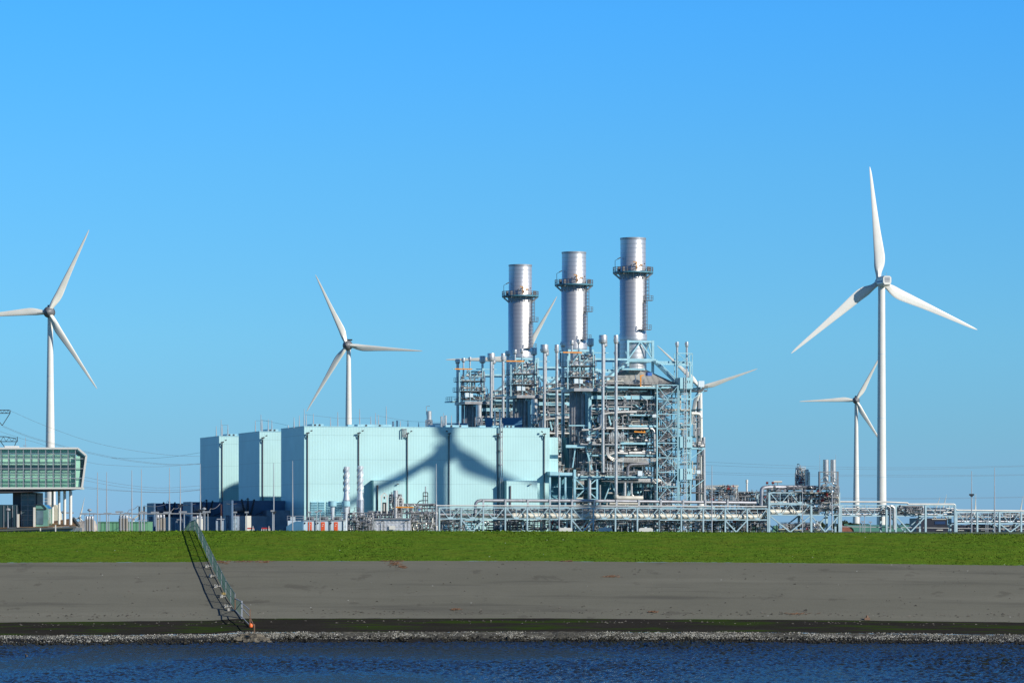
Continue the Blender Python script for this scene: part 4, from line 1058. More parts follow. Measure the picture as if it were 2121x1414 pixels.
for k, (px, top) in enumerate(ROOF1):
    near = min((('the left roof corner', 630), ('the turbine tower behind', 725), ('the caged pipes', 836), ('the silver drum', 888), ('the twin small flues', 918)), key=lambda q: abs(q[1] - px))
    side = 'left' if px < near[1] else 'right'
    ordn = sorted([abs(p - near[1]) for p, _ in ROOF1 if (p < near[1]) == (px < near[1]) and min((abs(q[1] - p), q[0]) for q in (('the left roof corner', 630), ('the turbine tower behind', 725), ('the caged pipes', 836), ('the silver drum', 888), ('the twin small flues', 918)))[1] == near[0]]).index(abs(px - near[1]))
    mast(px, top, roofD(px), f"thin rod on the nearest hall roof, {('nearest', 'second', 'third', 'fourth', 'fifth', 'sixth', 'seventh')[ordn]} {'at' if px == near[1] else side + ' of'} {near[0]}", 886, .14, 'roof lightning rods', name='lightning_rod')
def wire(pts, lb, r=.05, group='cables', n=14, sag=0.0, name='cable', m=None):
    P_ = []
    for p, q in zip(pts, pts[1:]):
        for i in range(n):
            t = i / n; v = p.lerp(q, t); v.z -= sag * 4 * t * (1 - t); P_.append(v)
    P_.append(pts[-1]); mb = MB(); mb.tube(P_, r, 5)
    return single(name, mb, m or WIRE, lb, 'cable', tuple(pts[0]), W, group)
for (a, b_, yy0, yy1, lb) in ((458, 472, 880, 880, 'thin wire strung between the rods on the leftmost hall roof'), (529, 563, 871, 871, 'lower wire strung between the rods on the middle hall roof'), (540, 597, 869, 881, 'wire running right from the tallest rod of the middle hall roof'),
        (630, 700, 858, 866, 'wire strung from the left corner rods of the nearest hall roof'), (700, 768, 866, 866, 'wire strung across the turbine tower behind the nearest hall roof'), (778, 845, 860, 872, 'wire strung over the caged pipes on the nearest hall roof'), (845, 951, 872, 876, 'wire strung past the silver drum on the nearest hall roof')):
    wire([wp(a, yy0, roofD(a) if a > 590 else (1041 if a > 500 else 1092)), wp(b_, yy1, roofD(b_) if b_ > 590 else (1041 if a > 500 else 1092))], lb, .025, 'wires between roof rods')
def drum(px, top, bot, w_, D, lb, frame=True, cat='drum', legs=0.0, lamp=False, group='silver roof vessels'):
    x = wx(px, D); k = D / F; z0, z1 = wz(bot, D), wz(top, D); r = w_ * k / 2
    t = thing('silver_drum', lb, cat, (x, D, z0), W, group)
    zl = z0 + (z1 - z0) * legs
    mb = MB(); mb.lathe((x, D), [(r * .3, zl), (r, zl + r * .5), (r, z1 - r * .12), (r * .9, z1)], 20); mb.build('shell', PIPE, t, True)
    if frame:
        q = r * 1.25; zf = z0 + (z1 - z0) * .46
        for sx in (-1, 1):
            for sy in (-1, 1): mb = MB(); mb.box(x + sx * q - .1, x + sx * q + .1, D + sy * q - .1, D + sy * q + .1, z0, zf); mb.build('leg', GREYST, t)
        for zz in (zf, z0 + (z1 - z0) * .25):
            for sy in (-1, 1): mb = MB(); mb.bar((x - q, D + sy * q, zz), (x + q, D + sy * q, zz), .16); mb.build('crossbar', GREYST, t)
        for sx in (-1, 1): mb = MB(); mb.bar((x + sx * q, D - q, zf), (x, D - q, z0), .14); mb.build('brace', GREYST, t)
    if lamp:
        mb = MB(); mb.tube([(x - r, D, z1 - 1), (x - r, D, z1 + 1.2), (x + r * .3, D, z1 + 1.35)], .09, 6); mb.build('lamp_arm', GREYST, t)
    return t
drum(888.5, 851, 886, 10.5, 1003, 'fat silver drum in a dark frame alone on the hall roof', lamp=True)
drum(914.5, 862, 886, 4.5, 1003, 'left of the two small flues beside the fat roof drum', False, 'flue')
drum(923, 860, 886, 4.5, 1003, 'right of the two small flues beside the fat roof drum', False, 'flue')
drum(814, 872.5, 886, 4, 1003, 'left of two short stub flues on the hall roof', False, 'flue')
drum(822.5, 870.5, 886, 4, 1003, 'right of two short stub flues on the hall roof', False, 'flue')
drum(992, 838, 887, 12, 1040, 'silver vessel in a leg frame below the leftmost boiler', legs=.1)
drum(1107, 826, 887, 13, 1040, 'silver vessel in a leg frame below the middle boiler', legs=.1)
drum(1025, 850, 887, 3.5, 1015, 'left of two thin flues between the navy roof boxes', False, 'flue')
drum(1035.5, 848, 887, 3.5, 1015, 'right of two thin flues between the navy roof boxes', False, 'flue')
def plainbox(name, px0, px1, py0, py1, D, dep, m, lb, cat, trim=None, group=None):
    x0, x1, z0, z1 = wx(px0, D), wx(px1, D), wz(py1, D), wz(py0, D)
    t = thing(name, lb, cat, ((x0 + x1) / 2, D, z0), W, group)
    mb = MB(); mb.box(x0, x1, D, D + dep, z0, z1); mb.build('wall', m, t)
    mb = MB(); mb.box(x0 - .1, x1 + .1, D - .1, D + dep + .1, z1, z1 + .18); mb.build('coping', trim or m, t)
    return t
BLUEC = mat('blue_cladding', (.07, .20, .33), .5, var=.1)
plainbox('roof_house', 1005, 1020.5, 866.5, 888, 1020, 8, BLUEC, 'narrow dark blue box standing behind the roof, beside thin flues', 'roof house')
plainbox('roof_house', 1040, 1081.5, 866, 888, 1021, 8, BLUEC, 'widest dark blue box standing behind the hall roof', 'roof house')
plainbox('roof_house', 894, 968, 877.5, 888, 1024, 8, BLUEC, 'long low dark blue box behind the roof, left of the boilers', 'roof house')

# ------------------------------------------------------------------ transformer compounds left of the halls (unit copies)
def compound():
    aL, aR = ua(468, 19), -.1; zt = uz(1036, 530, 19)
    t = thing('transformer_enclosure', '', 'enclosure', ((aL + aR) / 2, 19, GZ), U, 'navy transformer enclosures')
    mb = MB(); mb.box(aL, aR, 22, 22.6, GZ, zt); mb.build('rear_wall', NAVY, t)
    mb = MB(); mb.box(aL, aL + .5, 12, 22, GZ, zt); mb.build('side_wall', NAVY, t)
    mb = MB(); mb.box(ua(553, 16), aR, 16.5, 22, GZ, uz(1056, 580, 16)); mb.build('fire_wall', NAVY2, t)
    mb = MB(); mb.cyl((ua(484, 20), 20, uz(1051, 500, 20)), (ua(508, 20), 20, uz(1051, 500, 20)), 1.1, n=18); mb.build('oil_conservator', NAVY2, t, True)
    for k in range(3):
        p = Vector((ua(508 + 5.5 * k, 18), 18, uz(1066, 510, 18))); q = p + Vector((-1.0 + k * 1.0, 0, 4.4 - .3 * abs(k - 1)))
        mb = MB(); mb.cyl(p, q, .24, .17, 10)
        for j in range(9): c = p.lerp(q, (j + .7) / 9.5); mb.cyl(c, c + (q - p) * .035, .4, .3, 10)
        mb.build('bushing', DARK, t, True)
    return t
t = compound(); TR = '{U} of the three navy walled transformer enclosures'
ut(t, TR)
def lowhouse():
    b = 15.6; a0, a1 = ua(468, b), ua(553, b)
    t = thing('switch_house', '', 'switch house', ((a0 + a1) / 2, b, GZ), U, 'grey switch houses')
    zt = uz(1068, 510, b)
    mb = MB(); mb.box(a0, a1, b, 18, GZ, zt); mb.build('wall', NAVY2, t)
    mb = MB(); mb.box(a0 - .1, a1 + .1, b - .1, 18.1, zt, zt + .15); mb.build('coping', mat('coping_dark', (.12, .10, .12)), t)
    mb = MB(); mb.box(a0 + .3, ua(491, b), b - .12, b - .02, GZ, zt - .3); mb.build('mesh_panel', mat('mesh_panel', (.22, .30, .36), .5, var=.5, scale=1.5), t)
    mb = MB(); mb.box(ua(493.5, b), ua(505, b), b - 9.0, b - 8.6, GZ, zt); mb.build('cream_panel', CREAM, t)
    mb = MB()
    for k in range(6): mb.bar((ua(530, b) + .4, 18.2 + .01 * k, zt + .3), (ua(548, b) - .6 * k * .1, 18.0, zt + .9), .2)
    mb.build('cable_tray', DARK, t)
    return t
ut(lowhouse(), '{U} of the three low grey switch houses below the navy enclosures')
def ctrans():
    b = 10; t = thing('insulator_post', '', 'insulator', (ua(458, b), b, GZ), U, 'insulator posts')
    z1 = uz(1044, 458, b)
    mb = MB(); mb.bar((ua(458, b), b, GZ), (ua(458, b), b, uz(1068, 458, b)), .3); mb.build('support', GREYST, t)
    mb = MB(); p, q = Vector((ua(458, b), b, uz(1068, 458, b))), Vector((ua(458, b), b, z1)); mb.cyl(p, q, .14, n=8)
    for j in range(10): c = p.lerp(q, (j + .5) / 10); mb.cyl(c, c + Vector((0, 0, .1)), .3, .2, 10)
    mb.build('insulator', mat('insulator_brown', (.10, .05, .04), .3), t, True)
    mb = MB(); mb.bar((ua(449, b), b, uz(1074.5, 458, b)), (ua(465, b), b, uz(1074.5, 458, b)), .18); mb.build('crossarm', MASTG, t)
    for k in range(3):
        mb = MB(); x = ua(450 + 6 * k, b); mb.box(x - .25, x + .25, b + .4, b + .9, GZ, uz(1077, 458, b)); mb.build('arrester', NAVY2, t)
    return t
ut(ctrans(), 'dark brown insulator post in front of the {U} transformer enclosure')
index_kids()
for t_, tpl in UNIT_THINGS[-3:]:
    for i in (1, 2):
        c = copy_tree(t_); c.location = t_.location + VSTEP * i; c['label'] = tpl.replace('{U}', WHICH[i])
# ducts in threes
def trio(pxs, D, top, m, tags, r=.38):
    for px, tg in zip(pxs, ('left', 'centre', 'right')):
        x = wx(px, D); z1 = wz(top, D)
        t = thing('cable_termination', f'{tg} one of the three upright {tags}', 'cable termination', (x, D, GZ), W, 'upright cable terminations')
        mb = MB(); mb.cyl((x, D, GZ), (x, D, z1 - .7), r, n=14); mb.build('body', m, t, True)
        mb = MB(); mb.cyl((x, D, z1 - 3.0), (x, D, z1 - 2.9), r * 1.1, n=14); mb.build('band', GREYST, t, True)
        mb = MB(); mb.lathe((x, D), [(r * .75, z1 - .7), (r * .75, z1 - .2), (r * .4, z1)], 12); mb.build('cap', MASTG, t, True)
trio((180.5, 185.5, 191), 800, 1068, BROWNG, 'brown cylinders beside the sand heap')
trio((249.5, 255.5, 262), 800, 1066, BROWNG, 'brown cylinders before the green shed')
trio((326.5, 332.5, 339), 800, 1065, BROWNG, 'brown cylinders before the leftmost navy wall')
trio((408.5, 412, 417), 800, 1067, CREAM, 'cream cylinders behind the fence top', .3)
# busbar
mb = MB(); p0, p1 = wp(193, 1064, 795), wp(426, 1063, 795); mb.tube([p0, p1], .13, 6)
t = thing('busbar', 'long thin horizontal busbar running above the brown cylinders', 'busbar', tuple(p0)); mb.build('bar', MASTG, t, True)
for px in (207, 256, 330, 413, 425):
    mb = MB(); mb.bar(wp(px, 1097, 795), wp(px, 1063.5, 795), .12); mb.build('support', MASTG, t)
wire([wp(258, 1063, 795), wp(268, 1055, 797), wp(286, 1046.5, 800)], 'curved bare conductor rising to the pair of dark insulators', .06, n=5, sag=.3)
wire([wp(343, 1060, 795), wp(360, 1052, 797), wp(374, 1045.5, 800)], 'curved bare conductor rising to the mast before the leftmost navy wall', .07, n=5, sag=.4)
wire([wp(425, 1062, 795), wp(436, 1053, 797), wp(456, 1042.5, 800)], 'curved bare conductor rising to the brown insulator post', .07, n=5, sag=.4)
for k, px in enumerate((288.5, 298.5)):
    t = thing('insulator_stack', ('left', 'right')[k] + ' one of the two dark insulators beside the leftmost navy wall', 'insulator', (wx(px, 860), 860, GZ), W, 'paired dark insulators')
    mb = MB(); p, q = wp(px, 1076, 860), wp(px, 1048, 860); mb.cyl(p, q, .15, n=8)
    for j in range(11): c = p.lerp(q, (j + .5) / 11); mb.cyl(c, c + Vector((0, 0, .1)), .32, .2, 10)
    mb.build('insulator', DARK, t, True)
    mb = MB(); mb.bar((p.x, 860, GZ), p, .25); mb.build('support', GREYST, t)
    mb = MB(); mb.bar(p + Vector((-.7, 0, 0)), p + Vector((.7, 0, 0)), .14); mb.build('crossarm', MASTG, t)
wire([wp(298, 1046.5, 860), wp(340, 1045, 900), wp(347, 1036, 1100)], 'conductor running right from the paired dark insulators', .05, n=5, sag=.3)
wire([wp(469, 1042.5, 990), wp(500, 1038, 1000), wp(512, 1031.5, 1003)], 'conductor looping to the rightmost dark bushings', .06, n=6, sag=.4)
wire([wp(372, 1045, 1040), wp(412, 1040, 1050), wp(427, 1034, 1054)], 'conductor looping to the middle dark bushings', .06, n=6, sag=.4)

# ------------------------------------------------------------------ masts and lamps
for px, top, D, lb, arm in ((202, 978, 760, 'thin mast left of the green shed, first of a pair', None), (221, 977, 765, 'thin mast left of the green shed, second of a pair', None), (273, 973, 780, 'thin mast with dark lower half behind the brown cylinders', None),
        (293, 971, 770, 'thin pale mast beside the paired dark insulators', None), (351, 968, 780, 'thin mast standing before the leftmost navy wall', None), (373.5, 966, 770, 'thin pale mast left of the fence top', 1046), (415, 960, 765, 'thin mast rising right behind the fence top', 1056),
        (567, 958, 800, 'thin mast in front of the rightmost navy enclosure', 1060), (606, 954, 790, 'thin mast in front of the blue end of the nearest hall', None), (903.5, 960, 780, 'thin mast in front of the turbine shadow on the hall', None), (1158, 970, 800, 'thin mast in front of the gap between hall and boiler', None),
        (1474.5, 964, 800, 'thin mast just right of the boiler house', None), (2012.5, 975, 790, 'shorter of the two thin masts at the right, with a small bracket', 1024), (2060, 968, 780, 'taller of the two thin masts at the far right', None), (1662, 1010, 900, 'thin mast in front of the pipe bridge tower, left one', None), (1723.5, 975, 900, 'thin mast in front of the twin silver silos', None)):
    mast(px, top, D, lb, None, .13, 'tall thin lightning masts', arm=arm)
mast(1698, 941, 985, 'hair-thin antenna rod left of the twin silos', 1010, .06, 'antenna rods', name='antenna_rod')
mast(1731, 941, 985, 'hair-thin antenna rod right of the twin silos', 1010, .06, 'antenna rods', name='antenna_rod')
def lamp(px, top, D, lb, style=0, base=None):
    x = wx(px, D); z1 = wz(top, D)
    t = thing('street_lamp', lb, 'street lamp', (x, D, GZ - .2), W, 'street lamps behind the dike')
    mb = MB(); mb.cyl((x, D, GZ - .3), (x, D, z1), .10, .07, 8); mb.build('pole', MASTG, t, True)
    mb = MB()
    if style == 0: mb.box(x - 1.0, x + .5, D - .25, D + .25, z1 - .02, z1 + .28)
    elif style == 1: mb.lathe((x, D), [(.15, z1), (.42, z1 + .15), (.42, z1 + .3), (.2, z1 + .5)], 12)
    else: mb.box(x - .35, x + .35, D - .25, D + .25, z1, z1 + .3)
    mb.build('lamp_head', MASTG, t, style == 1)
for px, top, lb, st in ((176, 1065, 'street lamp with flat head at the left edge of the sand heap', 0), (194, 1065, 'street lamp with flat head right of the cylinders at the sand heap', 0), (225.5, 1064.5, 'street lamp before the left end of the green shed', 0), (250, 1061, 'street lamp close behind the cylinders before the green shed', 0), (268, 1064, 'street lamp right of the cylinders before the green shed', 0),
        (298.5, 1062, 'street lamp beside the right paired insulator', 0), (323.5, 1062, 'street lamp left of the cylinders before the navy wall', 0), (349.5, 1062, 'street lamp right of the cylinders before the navy wall', 0), (381.5, 1061, 'street lamp directly left of the fence top', 0), (422.5, 1056, 'taller street lamp with round head right of the fence top', 1), (430.5, 1061, 'street lamp with flat head right of the fence top', 0),
        (487, 1062, 'street lamp left of the cream panel', 2), (511, 1062, 'street lamp right of the cream panel', 2), (564.5, 1059, 'street lamp close to the mast at the navy enclosure', 2), (641, 1062, 'street lamp above the left orange door', 2), (655.5, 1061, 'street lamp between the left and middle orange doors', 2), (663, 1059, 'street lamp above the middle orange door', 2),
        (16.5, 1058, 'street lamp with round head in front of the dark glass base', 1), (131, 1063, 'street lamp half hidden behind the white stilts', 1), (147, 1063, 'street lamp just right of the white stilts', 0), (185.5, 1058.5, 'street lamp with round head over the brown cylinders at the sand heap', 1)):
    D = 640 if px in (16.5,) else 740
    lamp(px, top, D, lb, st)
for px, top, lb in ((1781, 1070, 'lamp post left of the largest turbine, before the green barn'), (1791, 1068, 'lamp post second left of the largest turbine'), (1803, 1082, 'short dark lamp post left of the largest turbine'), (1787, 1081, 'short lamp post before the green barn roof'), (2042, 1079, 'thin lamp post left of the taller mast under the bridge'), (2046, 1082, 'shorter lamp post left of the taller mast under the bridge')):
    lamp(px, top, 900, lb, 2)

# ------------------------------------------------------------------ pipe bridge in front of the plant
PB = -34.0
def bx(px, b=PB): return ua(px, b)
def bz(py, px=1300, b=PB): return uf(px, py, b)[1]
PBM = mat('bridge_steel', (.33, .47, .52), .42, .1, var=.12, scale=.5, dirt=.2)
def bridge(px_cols, top, bot, lb, depth=4.0, low=(), b=PB, lv=None, first=True, w_=.36):
    t = thing('pipe_bridge', lb, 'pipe bridge', (bx((px_cols[0] + px_cols[-1]) / 2), b, GZ), U, 'pipe bridge sections')
    levels = lv or [(top, bot)]
    zmax = bz(levels[0][0], px_cols[0])
    for px in px_cols:
        a = bx(px)
        for bb in (b, b + depth):
            mb = MB(); mb.box(a - w_ / 2, a + w_ / 2, bb - w_ / 2, bb + w_ / 2, GZ - .3, bz(levels[0][0], px) + .1); mb.build('column', PBM, t)
    for (yt, yb) in levels:
        for p, q in zip(px_cols, px_cols[1:]):
            a0, a1 = bx(p) + w_ / 2, bx(q) - w_ / 2; zt, zb = bz(yt, (p + q) / 2), bz(yb, (p + q) / 2)
            for bb in (b, b + depth):
                for z in (zt, zb): mb = MB(); mb.box(a0, a1, bb - .12, bb + .12, z - .14, z + .14); mb.build('chord', PBM, t)
                am = (a0 + a1) / 2; L4 = (a1 - a0) / 4
                if a1 - a0 > 8: segs = [(a0, am), (am, a1)]
                else: segs = [(a0, a1)]
                mb = MB()
                for (s0, s1) in segs:
                    m_ = (s0 + s1) / 2
                    mb.bar((s0, bb, zt), (m_ - .3, bb, zb), .17); mb.bar((s1, bb, zt), (m_ + .3, bb, zb), .17); mb.bar((m_, bb, zb), (m_, bb, zt), .13)
                    mb.box(m_ - .5, m_ + .5, bb - .08, bb + .08, zb + .1, zb + .45)
                mb.build('lattice', PBM, t)
            for a in (a0, (a0 + a1) / 2):
                for z in (zt, zb): mb = MB(); mb.box(a - .12, a + .12, b + .1, b + depth - .1, z - .12, z + .12); mb.build('cross_beam', GREYST, t)
    yb = levels[-1][1]
    for p, q in low:
        a0, a1 = bx(p), bx(q); zb = bz(yb, p) - .1; am = (a0 + a1) / 2
        for bb in (b, b + depth):
            for a in (a0, a1): mb = MB(); mb.bar((a, bb, zb), (am, bb, GZ), .3); mb.build('brace', PBM, t)
    return t
colsA = [910 + 0 * 45, 955] + [1001, 1046.5, 1092] + [1138 + 45.5 * i for i in range(10)] + [1590]
bridge(colsA[:6], 1051, 1074, 'left stretch of the low pipe bridge, in front of the long hall', low=((955, 1001),))
bridge(colsA[5:11], 1051.5, 1074.5, 'middle stretch of the low pipe bridge, in front of the boilers', low=((1183.5, 1229),))
bridge(colsA[10:], 1053, 1076, 'right stretch of the low pipe bridge, ending at the three-storey rack', low=((1502, 1547.5),))
bridge([1593, 1680, 1738], 0, 0, 'three-storey pipe rack tower right of the boilers', lv=[(1020, 1042), (1044, 1066)], low=((1593, 1680), (1680, 1738)), depth=9, w_=.5)
bridge([1741.5, 1836, 1855, 1917, 1978], 1046, 1068, 'tall pipe bridge stretch in front of the largest turbine', low=((1855, 1917),), w_=.5)
bridge([1981, 2024, 2070, 2115, 2160], 1060, 1083, 'lowest pipe bridge stretch at the right edge', low=((2070, 2115),), w_=.45)
def line(pts, r, m, lb, b=PB + 1, grp='pipelines on the bridge', posts=(), flg=True, bend=1.6):
    P_ = [Vector((ua(x, b), b, uf(x, y, b)[1])) for x, y in pts]
    t = thing('pipeline', lb, 'pipeline', tuple(P_[0]), U, grp)
    mb = MB(); mb.tube(P_, r, 12, bend=bend); mb.build('pipe', m, t, True)
    for (px, y0, y1) in posts:
        a = ua(px, b); mb = MB(); mb.box(a - .22, a + .22, b - r - .2, b - r - .02, uf(px, y1, b)[1], uf(px, y0, b)[1]); mb.build('saddle', MASTG, t)
    if flg:
        p, q = P_[0], P_[-1]
        n = max(1, int(abs(q.x - p.x) / 24))
        for i in range(1, n + 1):
            f = (i - .5) / n; a = p.x + (q.x - p.x) * f
            seg = next((k for k in range(len(P_) - 1) if min(P_[k].x, P_[k + 1].x) <= a <= max(P_[k].x, P_[k + 1].x)), 0)
            s, e = P_[seg], P_[seg + 1]; c = s.lerp(e, (a - s.x) / (e.x - s.x)) if abs(e.x - s.x) > .1 else s
            mb = MB(); mb.cyl(c - Vector((.12, 0, 0)), c + Vector((.12, 0, 0)), r * 1.18, n=12); mb.build('flange', GREYST, t, True)
    return t
BIG = mat('big_silver_pipe', (.42, .42, .44), .42, .6, var=.15, scale=.6)
line([(984.5, 1062), (984.5, 1036), (1250, 1037), (1566, 1041)], .4, BIG, 'fat silver pipe carried above the low pipe bridge', PB + .6, posts=[(1000 + 46 * i, 1034, 1052) for i in range(12)])
line([(890, 1046.5), (1200, 1047), (1588, 1048.5)], .17, mat('white_pipe', (.52, .52, .50), .45, .3), 'thin pale pipe on top of the low pipe bridge', PB - .1)
line([(1062, 1071), (1062, 1067.5), (1400, 1069), (1572, 1070.5), (1592, 1059.5), (1696, 1060.5)], .74, PIPEC, 'thick cream pipe inside the low pipe bridge', PB + 1.6, flg=False, bend=2.5)
line([(905, 1065.5), (1060, 1066)], .42, PIPED, 'thick dark pipe inside the left stretch of bridge', PB + 1.5)
line([(905, 1059), (1590, 1060)], .16, PIPE, 'thin pipe at mid height of the low pipe bridge', PB + 2.4)
line([(905, 1055.5), (1590, 1056.5)], .13, PIPED, 'thin dark pipe under the top chord of the low bridge', PB + 3)
line([(905, 1070.5), (1590, 1073)], .15, PIPE, 'thin pipe along the lower chord of the low bridge', PB + 3.2)
line([(1577, 1046), (1577.5, 1010.5), (1590, 1008.5), (1650, 1008.5), (1690, 1010)], .52, BIG, 'fat silver pipe bending over the top of the three-storey rack', PB + 1.5, flg=False)
for k, (y, r, m, b_) in enumerate(((1030, .2, PIPE, 2), (1035, .28, PIPED, 3), (1039, .22, PIPE, 1.4), (1051, .25, PIPED, 2.4), (1055, .18, GREYST, 3.4), (1027, .16, RED, 4))):
    line([(1594, y), (1740, y + .5)], r, m, f"{('upper pale', 'upper dark', 'lower pale', 'middle dark', 'thin grey', 'thin red')[k]} pipe running inside the three-storey rack", PB + b_, flg=False)
line([(1740, 1038.5), (1838, 1039), (1880, 1041), (1881, 1043.5), (1976, 1043.5), (1979, 1046), (1979, 1056), (2121, 1057.5), (2160, 1058)], .22, mat('pale_pipe', (.56, .55, .51), .45, .2), 'pale pipe stepping down along the right-hand bridge top', PB, flg=False)
for k, (y, r, m, b_) in enumerate(((1052, .15, PIPE, 2), (1056, .26, PIPED, 1.3), (1060, .18, PIPE, 3), (1064.5, .24, BIG, 1.6))):
    line([(1741, y), (1978, y + .5)], r, m, f"{('highest', 'second', 'third', 'lowest')[k]} of the four pipes inside the tall right bridge stretch", PB + b_, flg=False)
for k, (y, r, m, b_) in enumerate(((1065, .12, PIPE, 2), (1070, .16, GREYST, 1.3), (1075, .18, PIPE, 3), (1079, .26, BIG, 1.4))):
    line([(1981, y), (2160, y + .8)], r, m, f"{('highest', 'second', 'third', 'lowest')[k]} of the four pipes inside the lowest bridge stretch", PB + b_, flg=False)
line([(1741, 1090), (2160, 1096)], .1, GREYST, 'thin rail-like pipe near the ground under the right bridge', PB + 1, flg=False)
for px, k in ((1852, 0), (1844, 1)):
    line([(px, 1096), (px, 1050), (px - 8, 1047)], .4 - .18 * k, PIPE if not k else MASTG, ('white riser pipe', 'slim grey riser pipe')[k] + ' beside the foot of the largest turbine', PB - .9 - k, flg=False, bend=1)

# ------------------------------------------------------------------ process equipment clusters
def cluster(name, lb, cat, x0, x1, y0, y1, D, seed, n=30, dep=6, posts=6, lv=3, valves=10, redp=.06, mats=None, frame=None, group='process equipment', vert=.5):
    rnd = random.Random(seed); t = thing(name, lb, cat, (wx((x0 + x1) / 2, D), D, GZ), W, group)
    X0, X1, Z0, Z1 = wx(x0, D), wx(x1, D), wz(y1, D), wz(y0, D); Z0 = max(Z0, GZ - .2)
    PZ = GZ - .2 if name in ('pipe_skid', 'process_unit', 'pipe_rack') else Z0
    mats = mats or (PIPE, PIPED, PIPED, GREYST, GREYST, PIPEC, RAIL)
    fm = frame or GREYST
    for i in range(posts):
        x = X0 + (X1 - X0) * i / max(1, posts - 1); h = Z0 + (Z1 - Z0) * rnd.uniform(.7, 1)
        mb = MB(); mb.box(x - .11, x + .11, D - .11, D + .11, PZ, h); mb.build('post', fm, t)
        mb = MB(); mb.box(x - .11, x + .11, D + dep - .11, D + dep + .11, PZ, h); mb.build('post', fm, t)
    for j in range(lv):
        z = Z0 + (Z1 - Z0) * (j + .7) / (lv + .2)
        mb = MB(); mb.box(X0, X1, D - .12, D + dep * .35, z - .14, z); dk = mb.build('deck', fm, t)
        mb = MB(); mb.rail([Vector((X0, D - .15, z)), Vector((X1, D - .15, z))], 1.0, .09, 1.6); mb.build('railing', MASTG, dk)
    for _ in range(n):
        b = rnd.uniform(-.8, dep * .6); p = Vector((rnd.uniform(X0, X1), D + b, rnd.uniform(Z0, Z1))); pts = [p]; v = rnd.random() < vert
        for s in range(rnd.choice((1, 2, 3, 4))):
            d = Vector((0, 0, rnd.choice((-1, 1)) * rnd.uniform(.8, 4))) if v else Vector((rnd.choice((-1, 1)) * rnd.uniform(.8, 6), 0, 0))
            q = pts[-1] + d; q.x = min(max(q.x, X0), X1); q.z = min(max(q.z, Z0), Z1)
            if (q - pts[-1]).length > .5: pts.append(q)
            v = not v
        if len(pts) > 1: mb = MB(); mb.tube(pts, rnd.choice((.08, .1, .13, .16, .22)), 6, bend=.4); mb.build('pipe', rnd.choice(mats), t, True)
    for _ in range(valves):
        p = Vector((rnd.uniform(X0, X1), D - .9, rnd.uniform(Z0, Z1))); s = rnd.uniform(.16, .4)
        mb = MB(); mb.cyl(p - Vector((s, 0, 0)), p + Vector((s, 0, 0)), s * .8, n=8); mb.cyl(p, p + Vector((0, 0, s * 2)), s * .3, n=6); mb.cyl(p + Vector((0, 0, s * 2)), p + Vector((0, 0, s * 2.25)), s * .9, n=8)
        mb.build('valve', RED if rnd.random() < redp else rnd.choice((PIPE, GREYST, PIPED)), t, True)
    return t
cluster('pipe_skid', 'tangle of small pipes beneath the left stretch of the low bridge', 'pipe skid', 960, 1137, 1079, 1097, 972, 1, 34, posts=12, lv=1, valves=14)
cluster('pipe_skid', 'tangle of small pipes beneath the middle stretch of the low bridge', 'pipe skid', 1139, 1300, 1079, 1097, 976, 2, 40, posts=14, lv=1, valves=18)
cluster('pipe_skid', 'tangle of small pipes under the bridge below the stair tower', 'pipe skid', 1300, 1455, 1077, 1097, 980, 3, 40, posts=12, lv=1, valves=14)
cluster('pipe_skid', 'tangle of small pipes beneath the right stretch of the low bridge', 'pipe skid', 1456, 1592, 1079, 1097, 985, 4, 34, posts=12, lv=1, valves=16, redp=.25)
cluster('pipe_skid', 'skid of crowded pipes right of the quilted silver building', 'pipe skid', 852, 905, 1060, 1097, 952, 5, 44, posts=8, lv=2, valves=16)
cluster('pipe_skid', 'skid of crowded pipes left of the low bridge start', 'pipe skid', 905, 962, 1076, 1097, 962, 6, 26, posts=6, lv=1, valves=10)
cluster('process_unit', 'busy pipe platforms between boilers and rack, left half with red valves', 'process unit', 1462, 1528, 1006, 1044, 1050, 7, 56, posts=8, lv=3, valves=24, redp=.12)
cluster('process_unit', 'busy dark pipe platforms between boilers and rack, right half', 'process unit', 1528, 1592, 1019, 1045, 1055, 8, 60, posts=9, lv=2, valves=14, mats=(PIPED, PIPED, GREYST, CYST, DARK), frame=DARK, vert=.75)
cluster('valve_station', 'pipe deck along the top of the three-storey rack', 'valve station', 1590, 1738, 1008, 1021, 986, 9, 36, posts=9, lv=1, valves=18, redp=.15, dep=3)
cluster('valve_station', 'crowded upper storey of pipes in the three-storey rack', 'valve station', 1595, 1737, 1022, 1042, 987, 10, 60, posts=10, lv=1, valves=18, redp=.1, vert=.7, dep=3)
cluster('valve_station', 'crowded middle storey of pipes in the three-storey rack', 'valve station', 1595, 1737, 1046, 1064, 987, 11, 40, posts=8, lv=1, valves=10, vert=.6, dep=3)
cluster('pipe_skid', 'low pumps and pipes on the ground under the three-storey rack', 'pipe skid', 1612, 1700, 1084, 1097, 988, 12, 28, posts=6, lv=1, valves=20, redp=.3)
cluster('valve_station', 'crowded valves inside the tall right bridge stretch', 'valve station', 1860, 1912, 1048, 1064, 994, 13, 34, posts=5, lv=1, valves=12, vert=.8)
cluster('valve_station', 'loose pipework inside the lowest bridge stretch', 'valve station', 1984, 2120, 1062, 1082, 1006, 14, 30, posts=6, lv=1, valves=8)
cluster('pipe_skid', 'low pipe stubs below the lowest bridge stretch', 'pipe skid', 1975, 2121, 1087, 1099, 1006, 15, 16, posts=5, lv=0, valves=8)
cluster('pipe_skid', 'low pipework between the spiral flues and the quilted building', 'pipe skid', 722, 772, 1062, 1097, 942, 16, 44, posts=9, lv=2, valves=18, mats=(PIPED, PIPED, GREYST, PIPE), redp=.1)
